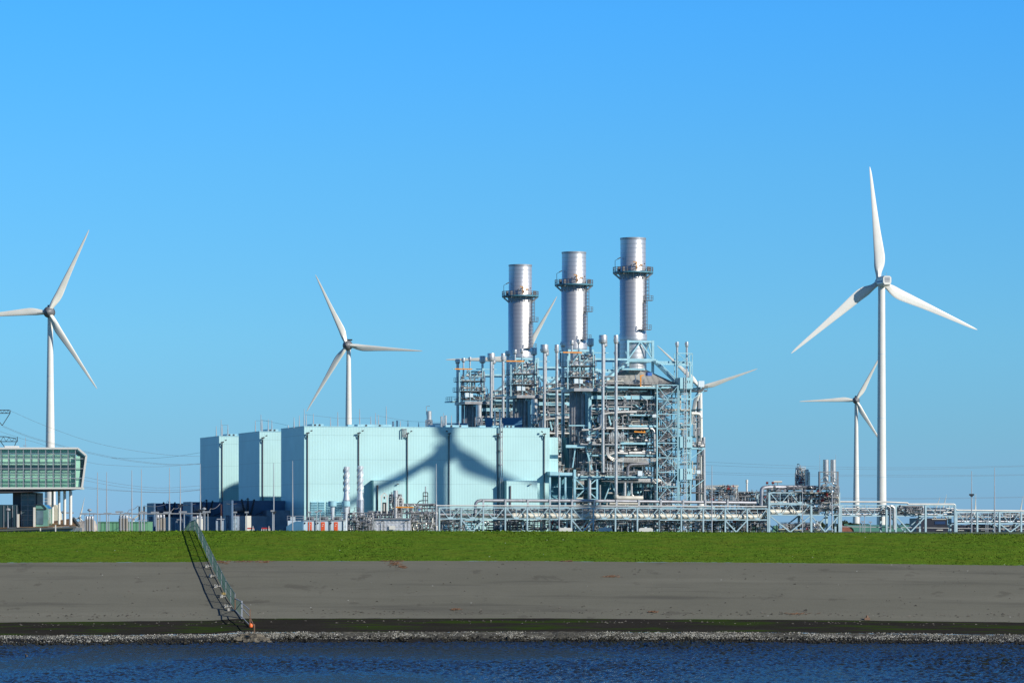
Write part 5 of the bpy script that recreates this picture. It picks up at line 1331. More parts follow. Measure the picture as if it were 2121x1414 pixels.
cluster('process_unit', 'process unit with crowded pipes above the quilted silver building', 'process unit', 806, 832, 1024, 1072, 957, 17, 46, posts=4, lv=3, valves=26, redp=0, dep=4)
cluster('process_unit', 'pipe deck left of the gabled frames above the quilted building', 'process unit', 762, 806, 1060, 1074, 957, 18, 24, posts=6, lv=1, valves=10, redp=0, dep=4)
cluster('process_unit', 'pipe deck right of the gabled frames above the quilted building', 'process unit', 832, 905, 1044, 1074, 958, 19, 44, posts=8, lv=2, valves=12, redp=0, dep=4)
for k, (x0, x1) in enumerate(((1046, 1137), (1139, 1230), (1232, 1320), (1322, 1412), (1414, 1500), (1502, 1590))):
    cluster('pipe_rack', ('first', 'second', 'third', 'fourth', 'fifth', 'sixth')[k] + ' dark pipe rack behind the low bridge, counted from its left end', 'pipe rack', x0, x1, 1050, 1097, 986, 40 + k, 40, posts=5, lv=3, valves=6, redp=.05, mats=(PIPED, PIPED, DARK, GREYST, CYST, RAIL), frame=RAIL, vert=.45, group='dark pipe racks', dep=4)
# hand wheels / tees on stands above the process platforms
def tee(px, top, bot, D, lb, w_=3.4, red=False):
    p, q = wp(px, bot, D), wp(px, top, D); t = thing('relief_vent', lb, 'relief vent', tuple(p), W, 'small relief vents')
    mb = MB(); mb.cyl(p, q, .12, n=6); mb.build('stem', GREYST, t, True)
    mb = MB(); mb.cyl(q - Vector((w_ / 2, 0, 0)), q + Vector((w_ / 2, 0, 0)), .26 if not red else .3, n=8); mb.build('head', mat('dull_red', (.20, .05, .05), .5) if red else CREAM, t, True)
for px, top, lb, w_, red in ((1474, 1012, 'cream cross vent nearest the boilers', 2.2, False), (1494, 1006.5, 'cream cross vent second from the boilers', 1.8, False), (1522, 1006.5, 'cream cross vent left of the white stack pipe', 2.0, False), (1589, 999.5, 'dark red vent at the top left of the rack', .6, True), (1601, 999.5, 'dark red vent with cream arm on top of the rack', .7, True), (1611, 997.5, 'cream cross vent on top of the rack', 2.2, False)):
    tee(px, top, top + 18, 1000 if px > 1560 else 1050, lb, w_, red)
mb = MB(); p, q = wp(1547, 1022, 1060), wp(1547, 993, 1060); t = thing('vent_stack', 'white upright vent stack between boilers and three-storey rack', 'vent stack', tuple(p)); mb.cyl(p, q, .25, n=10); mb.build('pipe', WHITE, t, True)
mb = MB(); mb.cyl(q - Vector((0, 0, .9)), q, .34, n=10); mb.build('head', WHITE, t, True)
mb = MB(); p, q = wp(1508, 1030, 1052), wp(1508, 1003, 1052); t = thing('vent_stack', 'dark upright vent stack with pointed head before the cross vents', 'vent stack', tuple(p)); mb.cyl(p, q, .22, n=10); mb.build('pipe', PIPED, t, True)
mb = MB(); mb.cyl(q - Vector((0, 0, 1.4)), q - Vector((0, 0, .4)), .45, .1, n=10); mb.build('head', PIPED, t, True)
# twin silos on a frame and the vessel tower
for k, px in enumerate((1710.5, 1725.8)):
    D = 985; x = wx(px, D); t = thing('silver_silo', ('left', 'right')[k] + ' of the twin silver silos above the rack', 'silo', (x, D, wz(996, D)), W, 'twin silver silos')
    mb = MB(); mb.lathe((x, D), [(.35, wz(998, D)), (.70, wz(996, D)), (.70, wz(952, D)), (.62, wz(951.5, D)), (.62, wz(955, D))], 20); mb.build('shell', PIPE, t, True)
    s = (-1, 1)[k]; mb = MB(); mb.tube([(x, D, wz(997, D)), (x, D, wz(1002, D)), (x + s * 1.3, D - .5, wz(1006, D)), (x + s * .2, D - .8, wz(1010, D)), (x - s * .9, D - .8, wz(1012, D)), (x - s * .9, D - .8, wz(1020, D))], .22, 8, bend=.6); mb.build('outlet_pipe', PIPE, t, True)
t = thing('silo_frame', 'steel frame holding up the twin silver silos', 'steel frame', (wx(1718, 985), 985, wz(1020, 985)))
for px in (1697, 1735):
    for dd in (-1.6, 1.6):
        D = 985 + dd; mb = MB(); mb.box(wx(px, 985) - .14, wx(px, 985) + .14, D - .14, D + .14, wz(1020, 985), wz(976, 985)); mb.build('leg', GREYST, t)
for y in (977, 998):
    for dd in (-1.6, 1.6): mb = MB(); mb.bar((wx(1697, 985), 985 + dd, wz(y, 985)), (wx(1735, 985), 985 + dd, wz(y, 985)), .22); mb.build('girder', GREYST, t)
for (a, b_, c, d) in ((1697, 996, 1716, 980), (1735, 996, 1716, 980), (1697, 1020, 1716, 999), (1735, 1020, 1716, 999)):
    mb = MB(); mb.bar(wp(a, b_, 983.4), wp(c, d, 983.4), .2); mb.build('brace', GREYST, t)
cluster('vessel_tower', 'small crowded vessel tower on top of the three-storey rack', 'vessel tower', 1649, 1668, 968, 1008, 990, 21, 40, posts=4, lv=4, valves=12, dep=3, redp=.05, mats=(PIPE, PIPE, GREYST, CABIN), frame=GREYST)
x = wx(1671, 988); t = thing('silver_vessel', 'slim upright silver vessel at the right of the vessel tower', 'vessel', (x, 988, wz(1008, 988))); mb = MB(); mb.lathe((x, 988), [(.5, wz(1008, 988)), (.55, wz(973, 988)), (.4, wz(971.5, 988))], 16); mb.build('shell', PIPE, t, True)
mb = MB(); mb.box(x + .6, x + .75, 987, 988, wz(1008, 988), wz(977, 988)); mb.build('ladder', GREYST, t)
x = wx(1655, 990); t = thing('silver_vessel', 'pale cylinder with a small flag plate atop the vessel tower', 'vessel', (x, 990, wz(972, 990))); mb = MB(); mb.cyl((x, 990, wz(972, 990)), (x, 990, wz(966.5, 990)), .35, n=12); mb.build('shell', CABIN, t, True)
mb = MB(); mb.bar((x - .4, 990, wz(972, 990)), (x - .4, 990, wz(961, 990)), .08); mb.box(x - .5, x + .1, 989.9, 990.1, wz(961.5, 990), wz(960, 990)); mb.build('lamp_arm', DARK, t)
# white domes and small tanks under the bridge
for px, lb in ((1171, 'leftmost of three white flat-topped tanks under the bridge'), (1254, 'middle of three white flat-topped tanks under the bridge'), (1338, 'rightmost of three white flat-topped tanks under the bridge')):
    D = 968; x = wx(px, D); t = thing('white_tank', lb, 'tank', (x, D, GZ), W, 'white tanks under the bridge')
    mb = MB(); mb.prism([(x - 1.75, GZ), (x + 1.75, GZ), (x + 1.75, wz(1094.5, D)), (x + 1.3, wz(1092.5, D)), (x - 1.3, wz(1092.5, D)), (x - 1.75, wz(1094.5, D))], D, D + 3); mb.build('shell', WHITE, t)
    mb = MB(); mb.box(x - .3, x + .3, D + 1, D + 1.6, wz(1092.5, D), wz(1092.5, D) + .2); mb.build('lid', CABIN, t)

# ------------------------------------------------------------------ equipment in front of the long hall
def helix(px, top, D, lb):
    x = wx(px, D); k = D / F; r = 5.3 * k; z1 = wz(top, D); zs = wz(1021, D); zc = wz(1034, D)
    t = thing('spiral_flue', lb, 'flue', (x, D, GZ), W, 'spiral flues')
    mb = MB(); mb.lathe((x, D), [(r * 1.45, GZ), (r * 1.45, zc - .1)], 24); mb.build('base_shell', SILBASE, t, True)
    mb = MB(); mb.lathe((x, D), [(r * 1.48, zc - .1), (r * 1.3, zc), (r * 1.15, zc + .6), (r, zs), (r, z1), (r * .85, z1), (r * .85, z1 - .5)], 24, False); sh = mb.build('shell', mat('flue_white', (.62, .66, .68), .4, .3), t, True)
    for ph in (0, 2.094, 4.189):
        pts = []
        for i in range(46):
            f = i / 45; a = ph + f * 2 * math.pi * 1.35; pts.append((x + (r + .06) * math.cos(a), D + (r + .06) * math.sin(a), zs + .1 + (z1 - zs - .3) * f))
        mb = MB(); mb.tube(pts, .17, 6); mb.build('strake', mat('flue_white', (.6, .6, .6)), sh, True)
    zp = wz(1060, D)
    platform(t, x - r * 2.1, x - r * .4, D - r * 2.2, D - r * 1.5, zp, 'fl', .15, GREYST)
    mb = MB(); mb.box(x - r * 1.9, x - r * 1.7, D - r * 1.9, D - r * 1.7, GZ, zp - .15); mb.build('platform_leg', GREYST, t)
SILBASE = mat('silver_base', (.50, .51, .53), .4, .7, var=.2, scale=.8)
helix(717.5, 966, 944, 'left of the two tall flues wound with spiral strakes'); helix(746, 964.5, 944, 'right of the two tall flues wound with spiral strakes')
for px, lb in ((688.5, 'left pale blue drum-topped pipe, before the louvres'), (716.5, 'right pale blue drum-topped pipe, close before the left spiral flue')):
    D = 930; x = wx(px, D); k = D / F; t = thing('intake_pipe', lb, 'intake pipe', (x, D, GZ), W, 'drum topped intake pipes')
    mb = MB(); mb.lathe((x, D), [(3.0 * k, GZ), (3.2 * k, wz(1072, D)), (4.6 * k, wz(1056, D)), (5.0 * k, wz(1047, D))], 20); mb.build('pipe', mat('flue_white', (.6, .6, .6)), t, True)
    mb = MB(); mb.lathe((x, D), [(4.9 * k, wz(1048.2, D)), (8.7 * k, wz(1048, D)), (8.7 * k, wz(1037.5, D)), (5 * k, wz(1037, D))], 24); mb.build('drum', CYST, t, True)
    for py in (1062, 1075, 1090): mb = MB(); mb.box(x - .9, x - .1, D - .75, D - .55, wz(py, D) - .06, wz(py, D) + .06); mb.build('step', DARK, t)
# cabins with orange doors
def cabin(p0, p1, door, lb, D=925):
    x0, x1 = wx(p0, D), wx(p1, D); zt = wz(1078, D)
    t = thing('site_cabin', lb, 'cabin', ((x0 + x1) / 2, D, GZ), W, 'cabins with orange doors')
    mb = MB(); mb.box(x0, x1, D, D + 6, GZ, zt); wl = mb.build('wall', CABIN, t)
    mb = MB(); mb.box(x0 - .1, x1 + .1, D - .15, D + 6.1, zt, zt + .22); rf = mb.build('roof', GREYST, t)
    mb = MB(); mb.rail([Vector((x0, D, zt + .2)), Vector((x1, D, zt + .2))], 1.0, .08, 1.5); mb.build('railing', MASTG, rf)
    mb = MB(); mb.box(x0 + .6, x1 - .6, D + 1, D + 4, zt + .2, zt + .95); cu = mb.build('cooling_unit', GREYST, rf)
    mb = MB(); mb.box(x0 + 1.0, x0 + 1.9, D + .9, D + 1, zt + .3, zt + .85); mb.build('grille', DARK, cu)
    d0, d1 = wx(door, D), wx(door + 7.8, D)
    mb = MB(); mb.box(d0, d1, D - .08, D - .01, GZ, wz(1080.5, D)); dr = mb.build('door', DOORO, t)
    mb = MB(); mb.box(d0 + .35, d0 + .62, D - .11, D - .09, wz(1086, D), wz(1084.5, D)); mb.build('door_sign', WHITE, dr)
    mb = MB(); mb.box(d0 + .2, d0 + .5, D - .11, D - .09, wz(1089.5, D), wz(1088, D)); mb.build('door_sign', WHITE, dr)
    mb = MB(); mb.box(d0 - .9, d0 - .6, D - .3, D - .02, wz(1084, D), wz(1081, D)); mb.build('wall_lamp', DARK, t)
    mb = MB(); mb.bar((x1 - .15, D - .12, GZ), (x1 - .15, D - .12, zt), .12); mb.build('gutter_pipe', DARK, wl)
cabin(628, 654.5, 638, 'pale cabin with the left orange door'); cabin(655.5, 684, 665, 'pale cabin with the middle orange door'); cabin(685, 712, 692, 'pale cabin with the right orange door, behind an intake pipe')
t = thing('curved_tank', 'blue-black curved tank left of the orange doors, with a railed deck behind', 'tank', (wx(608, 920), 920, GZ)); D = 920
mb = MB(); mb.prism([(wx(593, D), GZ), (wx(627, D), GZ), (wx(627, D), wz(1079, D)), (wx(614, D), wz(1079, D)), (wx(605, D), wz(1082, D)), (wx(598, D), wz(1086.5, D)), (wx(593, D), wz(1090, D))], D, D + 5); mb.build('shell', BLUEC, t)
mb = MB(); mb.box(wx(593, D), wx(626, D), D + 6, D + 9, GZ, wz(1077.5, D)); mb.build('rear_wall', CABIN, t)
mb = MB(); mb.rail([Vector((wx(592, D), D + 6, wz(1077.5, D))), Vector((wx(626, D), D + 6, wz(1077.5, D)))], 1.1, .1, 1.6); mb.build('railing', MASTG, t)
t = thing('roof_unit', 'white cooling box on the deck behind the curved tank', 'cooling unit', (wx(602, D), D + 7.5, wz(1077, D))); mb = MB(); mb.box(wx(598, D), wx(607, D), D + 7, D + 8.5, wz(1077.5, D), wz(1070, D)); mb.build('casing', CABIN, t)
# quilted silver building
D = 946; x0, x1 = wx(775, D), wx(850, D); zt = wz(1075, D)
t = thing('silver_building', 'low building clad in quilted silver sheets before the hall', 'building', ((x0 + x1) / 2, D, GZ))
vs = []; nx, nz = 9, 3
for i in range(nx + 1):
    for j in range(nz + 1): vs.append((x0 + (x1 - x0) * i / nx, D + .0, GZ + (zt - GZ) * j / nz))
fs = []
for i in range(nx):
    for j in range(nz):
        a = i * (nz + 1) + j; c = len(vs); A_, B_ = Vector(vs[a]), Vector(vs[a + nz + 2]); m_ = (A_ + B_) / 2; m_.y -= .06; vs.append(tuple(m_))
        fs += [(a, a + nz + 1, c), (a + nz + 1, a + nz + 2, c), (a + nz + 2, a + 1, c), (a + 1, a, c)]
mb = MB(); mb.add(vs, fs); fw = mb.build('front_wall', SILBOX, t)
mb = MB(); mb.box(x0, x1, D + .05, D + 9, GZ, zt); mb.build('body', GREYST, t)
mb = MB(); mb.box(x0 - .3, x1 + .3, D - .5, D + 9.3, zt, zt + .3); rf = mb.build('roof', GREYST, t)
mb = MB(); mb.rail([Vector((x0, D - .4, zt + .3)), Vector((x1, D - .4, zt + .3))], 1.1, .1, 1.4); mb.build('railing', GREYST, rf)
mb = MB(); mb.box(wx(806, D), wx(818.5, D), D - .36, D - .28, wz(1096, D), wz(1088, D)); mb.build('notice_board', WHITE, fw)
for px in (795, 844): mb = MB(); mb.bar(wp(px, 1097, D - .6), wp(px, 1080, D - .6), .1); mb.bar(wp(px - 6, 1080, D - .6), wp(px + 1, 1077.5, D - .6), .16); mb.build('lamp_bracket', DARK, fw)
# gabled hoist frames
for (p0, p1, pk, pt, pb, lb) in ((790, 802, 796, 1020, 1064, 'larger white gabled hoist frame above the quilted building'), (825, 835, 830, 1028, 1050, 'smaller white gabled hoist frame above the quilted building')):
    D = 953; t = thing('hoist_frame', lb, 'hoist frame', tuple(wp((p0 + p1) / 2, pb, D)), W, 'gabled hoist frames')
    ye = pt + 8
    for px in (p0, p1): mb = MB(); mb.bar(wp(px, pb, D), wp(px, ye, D), .28); mb.build('leg', WHITE, t)
    mb = MB(); mb.bar(wp(p0 - 2, ye, D), wp(pk, pt, D), .25); mb.build('rafter', WHITE, t); mb = MB(); mb.bar(wp(p1 + 2, ye, D), wp(pk, pt, D), .25); mb.build('rafter', WHITE, t)
    mb = MB(); mb.bar(wp(p0, ye, D), wp(p1, ye, D), .2); mb.build('crossbar', WHITE, t)
    mb = MB(); mb.bar(wp(pk, ye, D - .1), wp(pk, ye + 5, D - .1), .3, .3); mb.build('hoist', DARK, t)
    if pt == 1020:
        mb = MB(); mb.box(wx(792, D), wx(800, D), D - .1, D + 1.2, wz(1061, D), wz(1040, D)); mb.build('machine', DARK, t)
        mb = MB(); mb.box(wx(794.5, D), wx(797, D), D - .25, D - .12, wz(1058, D), wz(1043, D)); mb.build('panel', CREAM, t)
for (px, top, bot, r, D, lb, m) in ((819.5, 1015, 1072, .55, 955, 'grey vessel with square cap rising above the quilted building', PIPE), (782, 1004, 1072, .22, 958, 'thin dark standpipe left of the gabled hoist frames', DARK), (812, 1021, 1040, .15, 954, 'short vent between the gabled hoist frames', GREYST)):
    p, q = wp(px, bot, D), wp(px, top, D); t = thing('process_vessel', lb, 'vessel', tuple(p), W, 'vessels above the quilted building')
    mb = MB(); mb.cyl(p, q, r * .7, n=12); mb.build('shell', m, t, True); mb = MB(); mb.cyl(q - Vector((0, 0, r * 3)), q, r * 1.1, n=12); mb.build('cap', m, t, True)
D = 962; t = thing('small_flue', 'slim flue in a dark square cage above the low bridge start', 'flue', tuple(wp(881, 1046, D)))
mb = MB(); mb.cyl(wp(881.5, 1046, D), wp(881.5, 1007, D), .17, n=10); mb.build('pipe', PIPE, t, True)
for px in (876.5, 886): mb = MB(); mb.bar(wp(px, 1046, D), wp(px, 1019.5, D), .2); mb.build('cage_post', DARK, t)
for py in (1019.5, 1027, 1036): mb = MB(); mb.bar(wp(876.5, py, D - .1), wp(886, py, D - .1), .2); mb.build('cage_bar', DARK, t)
mb = MB(); mb.tube([wp(876, 1036, D), wp(868, 1037, D), wp(864, 1044, D)], .14, 6, bend=.5); mb.build('elbow', DARK, t, True)
mb = MB(); D = 950; mb.box(wx(820, D), wx(857, D), D - .2, D + .2, wz(1051.3, D), wz(1048.6, D)); single('runway_beam', mb, ORANGE, 'orange yellow beam above the pipes right of the hoist frames', 'beam', (wx(838, D), D, wz(1051, D)))
mb = MB(); mb.lathe((wx(868, 950), 949), [(.1, wz(1057, 950)), (.3, wz(1056, 950)), (.3, wz(1054, 950)), (.1, wz(1053.5, 950))], 10); single('pump_motor', mb, BLUE, 'small blue motor amid the pipes left of the low bridge', 'motor', (wx(868, 950), 949, wz(1056, 950)))
# red site fences by the switch house
for k, (px0, px1) in enumerate(((511, 526), (542, 559))):
    D = 940; t = thing('red_barrier', ('left', 'right')[k] + ' of two red and white barriers in front of the navy walls', 'barrier', tuple(wp((px0 + px1) / 2, 1098, D)), W, 'red and white barriers')
    mb = MB(); mb.bar(wp(px0, 1093.5, D), wp(px1, 1093.5, D), .2, .3); mb.build('top_rail', mat('bright_red', (.55, .03, .03), .5), t)
    for i in range(6): px = px0 + (px1 - px0) * i / 5; mb = MB(); mb.bar(wp(px, 1099, D), wp(px, 1093.8, D), .14); mb.build('post', WHITE, t)
    mb = MB(); mb.bar(wp(px1 - 2, 1099, D - .3), wp(px1 - 2, 1089, D - .3), .14); mb.build('marker_post', WHITE, t)

# ------------------------------------------------------------------ glass office on stilts
D = 640; k = D / F
t = thing('office_building', 'green glass office block raised on stilts at the left edge', 'building', (wx(60, D), D, GZ))
XL, XR = wx(-150, D), wx(155, D)
ZT, ZB = wz(928, D), wz(1010.5, D)
side = [(wx(161.5, D), wz(928, D)), (wx(179, D), wz(943, D)), (wx(170, D), wz(1010.5, D))]
DEP = 14.0
mb = MB(); mb.prism([(XL, ZT), side[0], side[1], side[2], (XL, ZB)], D - .01, D + .01)
# glass skin set in front of the floors
mb = MB(); mb.add([(XL, D, ZB), (side[2][0] - .2, D, ZB), (side[1][0] - .2, D, side[1][1]), (side[0][0], D, ZT), (XL, D, ZT)], [(0, 1, 2, 3, 4)]); gl = mb.build('facade_glass', GLT, t)
FL = mat('office_floor', (.50, .56, .50), .6); BLIND = mat('office_blind', (.72, .86, .74), .6, var=.1)
# end frame, white
mb = MB()
fr_ = [(XL, ZT), side[0], side[1], side[2]]
for p, q in zip(fr_, fr_[1:]): mb.bar((p[0], D - .1, p[1]), (q[0], D - .1, q[1]), .3, .3)
mb.bar((XL, D - .1, ZB), (side[2][0], D - .1, ZB), .25, .3)
mb.build('edge_frame', WHITE, t)
levels = [ZB, wz(990, D), wz(970, D), wz(949.5, D), ZT]
xm = [wx(2 + 15.45 * i, D) for i in range(-10, 11)]
for i, x in enumerate(xm):
    mb = MB(); mb.bar((x, D - .06, ZB), (x, D - .06, ZT), .11, .10); mb.build('mullion', MASTG, t)
for z in levels[1:4]:
    mb = MB(); mb.bar((XL, D - .1, z), (side[1][0] - .5, D - .1, z), .1, .12); mb.build('transom', MASTG, t)
for z in [(a + b_) / 2 for a, b_ in zip(levels, levels[1:])]:
    mb = MB(); mb.bar((XL, D - .06, z), (side[0][0] - .3, D - .06, z), .06, .06); mb.build('transom', MASTG, t)
for py in (938, 943, 956, 962, 976, 982, 996, 1003):
    mb = MB(); mb.bar((XL, D + .5, wz(py, D)), (side[0][0] - .6, D + .5, wz(py, D)), .10, .09); mb.build('sun_shade', GREYST, gl)
# inner facade: parapets, dark glazing, floor slabs
for (ya, yb, m, nm) in ((929, 940, mat('attic_glass', (.40, .62, .50), .3), 'inner_glazing'), (940, 963, BLIND, 'inner_wall'), (963, 974, GLASSD, 'window_band'), (974, 992, BLIND, 'inner_wall'), (992, 1010, mat('attic_glass', (.40, .62, .50), .3), 'inner_glazing')):
    mb = MB(); mb.box(XL, XR, D + .7, D + .9, wz(yb, D) + .02, wz(ya, D) - .02); mb.build(nm, m, t)
for z in (ZB, wz(969, D)):
    mb = MB(); mb.box(XL, XR, D + .9, D + DEP, z - .1, z + .25); mb.build('floor_slab', FL, t)
for i, x in enumerate(xm):
    if x < XR: mb = MB(); mb.box(x - .03, x + .03, D + .6, D + .68, ZB + .3, ZT - .2); mb.build('fin', GREYST, t)
mb = MB(); mb.prism([(XL, ZT + .02), (side[0][0], ZT + .02), (side[1][0], side[1][1] + .02), (side[1][0] - .3, side[1][1] - .2), (side[0][0] - .3, ZT - .25), (XL, ZT - .25)], D + .05, D + DEP, .16); mb.build('roof', CABIN, t)
mb = MB(); mb.box(XR + .1, side[2][0] - .35, D + .15, D + .3, ZB + .2, ZT - 1.3); mb.build('end_core', BLIND, t)
mb = MB(); k_ = .16 * DEP; mb.add([(side[1][0] - .1, D + .1, side[1][1]), (side[2][0] - .1, D + .1, side[2][1]), (side[2][0] - k_, D + DEP, side[2][1]), (side[1][0] - k_, D + DEP, side[1][1])], [(0, 1, 2, 3)]); mb.build('end_glass', GLASS, t)
mb = MB(); mb.add([(XL, D + DEP, ZB), (side[2][0] - k_, D + DEP, ZB), (side[1][0] - k_, D + DEP, side[1][1]), (XL, D + DEP, side[1][1])], [(0, 1, 2, 3)]); mb.build('back_wall', GLASS, t)
# underside wedge
mb = MB(); mb.prism([(XL, ZB - .05), (side[2][0], ZB - .05), (wx(152, D), wz(1014.5, D)), (wx(20, D), wz(1020, D)), (XL, wz(1021, D))], D + .2, D + DEP, .16); mb.build('soffit', mat('soffit_dark', (.055, .05, .05), .6), t)
mb = MB()
for i in range(11): mb.cyl((wx(10 + 15 * i, D), D + .12, wz(1013, D) + .2), (wx(10 + 15 * i, D), D + .2, wz(1013, D) + .2), .12, n=8)
mb.build('downlight', CREAM, t)
for px, yb, r in ((143.5, 1089, .26), (128.5, 1078, .24), (114.5, 1077, .22), (98, 1075, .2)):
    mb = MB(); mb.cyl((wx(px, D), D + 2 + (143 - px) * .12, wz(yb + 8, D)), (wx(px, D), D + 2 + (143 - px) * .12, wz(1016, D)), r, n=16); mb.build('stilt', WHITE, t, True)
# core tower and lobby
mb = MB(); mb.box(wx(20, D), wx(71, D), D + 4, D + 12, GZ, wz(1019, D)); co_ = mb.build('core', mat('core_dark', (.05, .06, .075), .5, var=.3, scale=.3), t)
mb = MB(); mb.box(wx(38, D), wx(67, D), D + 3.9, D + 3.98, wz(1092, D), wz(1021, D)); mb.build('core_glazing', mat('core_glass', (.10, .16, .19), .15, var=.4, scale=.5), co_)
for px in (38, 52, 67): mb = MB(); mb.bar((wx(px, D), D + 3.8, GZ), (wx(px, D), D + 3.8, wz(1020, D)), .1); mb.build('glazing_bar', GREYST, co_)
for py in (1025, 1034, 1046, 1056, 1066, 1076): mb = MB(); mb.bar((wx(38, D), D + 3.78, wz(py, D)), (wx(67, D), D + 3.78, wz(py, D)), .08); mb.build('glazing_bar', GREYST, co_)
for px in (35.5, 69): mb = MB(); mb.box(wx(px - 1.8, D), wx(px + 1.8, D), D + 1, D + 1.8, GZ, wz(1064 if px < 50 else 1050, D)); mb.build('pier', CREAM, t)
mb = MB(); mb.box(wx(-150, D), wx(33, D), D + 2.5, D + 10, GZ, wz(1044.5, D)); lb_ = mb.build('lobby', GLASSD, t)
for px in (4, 12, 22, 31): mb = MB(); mb.bar((wx(px, D), D + 2.4, GZ), (wx(px, D), D + 2.4, wz(1046, D)), .1); mb.build('glazing_bar', GREYST, lb_)
mb = MB(); mb.prism([(wx(71, D), GZ), (wx(96, D), GZ), (wx(96, D), wz(1053, D)), (wx(88, D), wz(1044.5, D)), (wx(71, D), wz(1044.5, D))], D + 2, D + 9); an = mb.build('glass_annex', mat('annex_glass', (.16, .34, .27), .15, var=.2), t)
mb = MB(); mb.box(wx(72, D), wx(87, D), D + 1.85, D + 1.95, wz(1085, D), wz(1057, D)); mb.build('annex_window', mat('core_glass', (.1, .1, .1)), an)
for a, b_ in (((71, 1054), (96, 1054)), ((71, 1044.5), (88, 1044.5)), ((88, 1044.5), (96, 1053))): mb = MB(); mb.bar(wp(a[0], a[1], D + 1.9), wp(b_[0], b_[1], D + 1.9), .12); mb.build('glazing_bar', DARK, an)
# sloping sedum roof plinth
mb = MB(); P_ = [wp(-150, 1098, D - 4), wp(14, 1094, D - 4), wp(158, 1089, D - 4), wp(164, 1089, D - 3), wp(152, 1072.5, D + 14), wp(60, 1086, D + 14), wp(-150, 1092, D + 14)]
mb.add([tuple(p) for p in P_], [(0, 1, 2, 3, 4, 5, 6)]); mb.build('sedum_roof', SEDUM, t)
mb = MB(); mb.add([tuple(p) for p in (wp(-150, 1099, D - 4.05), wp(14, 1095.2, D - 4.05), wp(158, 1089.6, D - 4.05), wp(158, 1093, D - 4.05), wp(14, 1099, D - 4.05), wp(-150, 1102, D - 4.05))], [(0, 1, 2, 3, 4, 5)]); mb.bar(wp(164, 1089.3, D - 3), wp(152, 1072.5, D + 14), .3, .35); mb.build('roof_edge', mat('edge_dark', (.10, .11, .10), .6), t)
mb = MB(); mb.box(wx(20, D), wx(156, D), D - 3, D + 10, GZ - .3, wz(1092, D)); mb.build('plinth_glazing', mat('core_glass', (.1, .1, .1)), t)
# rooftop bits
mb = MB(); mb.bar((wx(0, D), D + 6, wz(923, D)), (wx(29, D), D + 6, wz(923, D)), .25); 
for px in (1, 14, 29): mb.bar((wx(px, D), D + 6, ZT), (wx(px, D), D + 6, wz(922, D)), .2)
mb.build('roof_rail', WHITE, t)
mb = MB(); mb.box(wx(58, D), wx(80, D), D + 5, D + 7, ZT, wz(926, D)); mb.box(wx(92, D), wx(120, D), D + 5, D + 7, ZT, wz(926.5, D)); mb.build('roof_plant', DARK, t)
mb = MB(); mb.bar((wx(43.5, D), D + 6, ZT), (wx(43.5, D), D + 6, wz(904, D)), .07); mb.bar((wx(39, D), D + 6, wz(921, D)), (wx(47, D), D + 6, wz(921, D)), .07); mb.lathe((wx(40.5, D), D + 6), [(.05, wz(922, D)), (.2, wz(921, D)), (.05, wz(920, D))], 8); mb.build('weather_mast', MASTG, t)
# concrete ramp behind the stilts
D = 668; t = thing('concrete_ramp', 'cream concrete ramp wall behind the white stilts', 'ramp', (wx(108, D), D, GZ))
mb = MB(); mb.prism([(wx(94, D), GZ), (wx(126, D), GZ), (wx(124, D), wz(1064, D)), (wx(116, D), wz(1045, D)), (wx(94, D), wz(1045, D))], D, D + 3); mb.build('wall', mat('cream_concrete', (.62, .58, .45), .8, var=.08, bump=.2), t)
mb = MB(); mb.rail([wp(72, 1044, D - 1), wp(100, 1044, D - 1)], 1.1 * .9, .07, 1.0); mb.build('railing', WHITE, t)
for k, (px, h) in enumerate(((83.5, 1093), (115, 1086.5))):
    mb = MB(); mb.box(wx(px - .9, 600), wx(px + .9, 600), 600, 600.3, GZ - .2, wz(h, 600)); single('marker_post', mb, WHITE, ('shorter', 'taller')[k] + ' white marker post below the red-brown sloping roof', 'post', (wx(px, 600), 600, GZ), group='white marker posts')

# sand heap, green shed
random.seed(3); D = 900
vs = []; fs = []; nx, ny = 24, 6
for j in range(ny + 1):
    for i in range(nx + 1):
        px = 150 + 54 * i / nx; f = i / nx
        h = interp([(0, 1092), (.1, 1083), (.25, 1079), (.45, 1078), (.6, 1073.5), (.75, 1073.5), (.88, 1079), (1, 1096)], f)
        g_ = math.sin(math.pi * min(1, max(0, j / ny)) * .5); z = GZ + (wz(h, D) - GZ) * g_ + noise.noise(Vector((i * .7, j, 5))) * .25 * g_
        vs.append((wx(px, D), D - 6 + j, z))
for j in range(ny):
    for i in range(nx): a = j * (nx + 1) + i; fs.append((a, a + 1, a + nx + 2, a + nx + 1))
mb = MB(); mb.add(vs, fs); mb.add([(v[0], v[1] + 8, GZ) for v in vs[-(nx + 1):]] + vs[-(nx + 1):], [(i, i + 1, nx + 2 + i, nx + 1 + i) for i in range(nx)]); single('sand_heap', mb, SAND, 'pale heap of sand behind the sloping roof at the left', 'sand heap', (wx(176, D), D, GZ), smooth=True)
GSH = ribbed('green_sheet_ribbed', (.14, .34, .19), 'X', .9, .2, .85, dark=.8)
D = 880; t = thing('green_shed', 'low green sheet metal shed at the left behind the masts', 'shed', (wx(250, D), D, GZ)); mb = MB(); mb.box(wx(203, D), wx(306, D), D, D + 12, GZ, wz(1081.5, D)); mb.build('wall', GSH, t)
mb = MB(); mb.box(wx(202.5, D), wx(306.5, D), D - .15, D + 12.1, wz(1081.5, D), wz(1081, D) + .15); mb.build('roof_edge', GREENB, t)
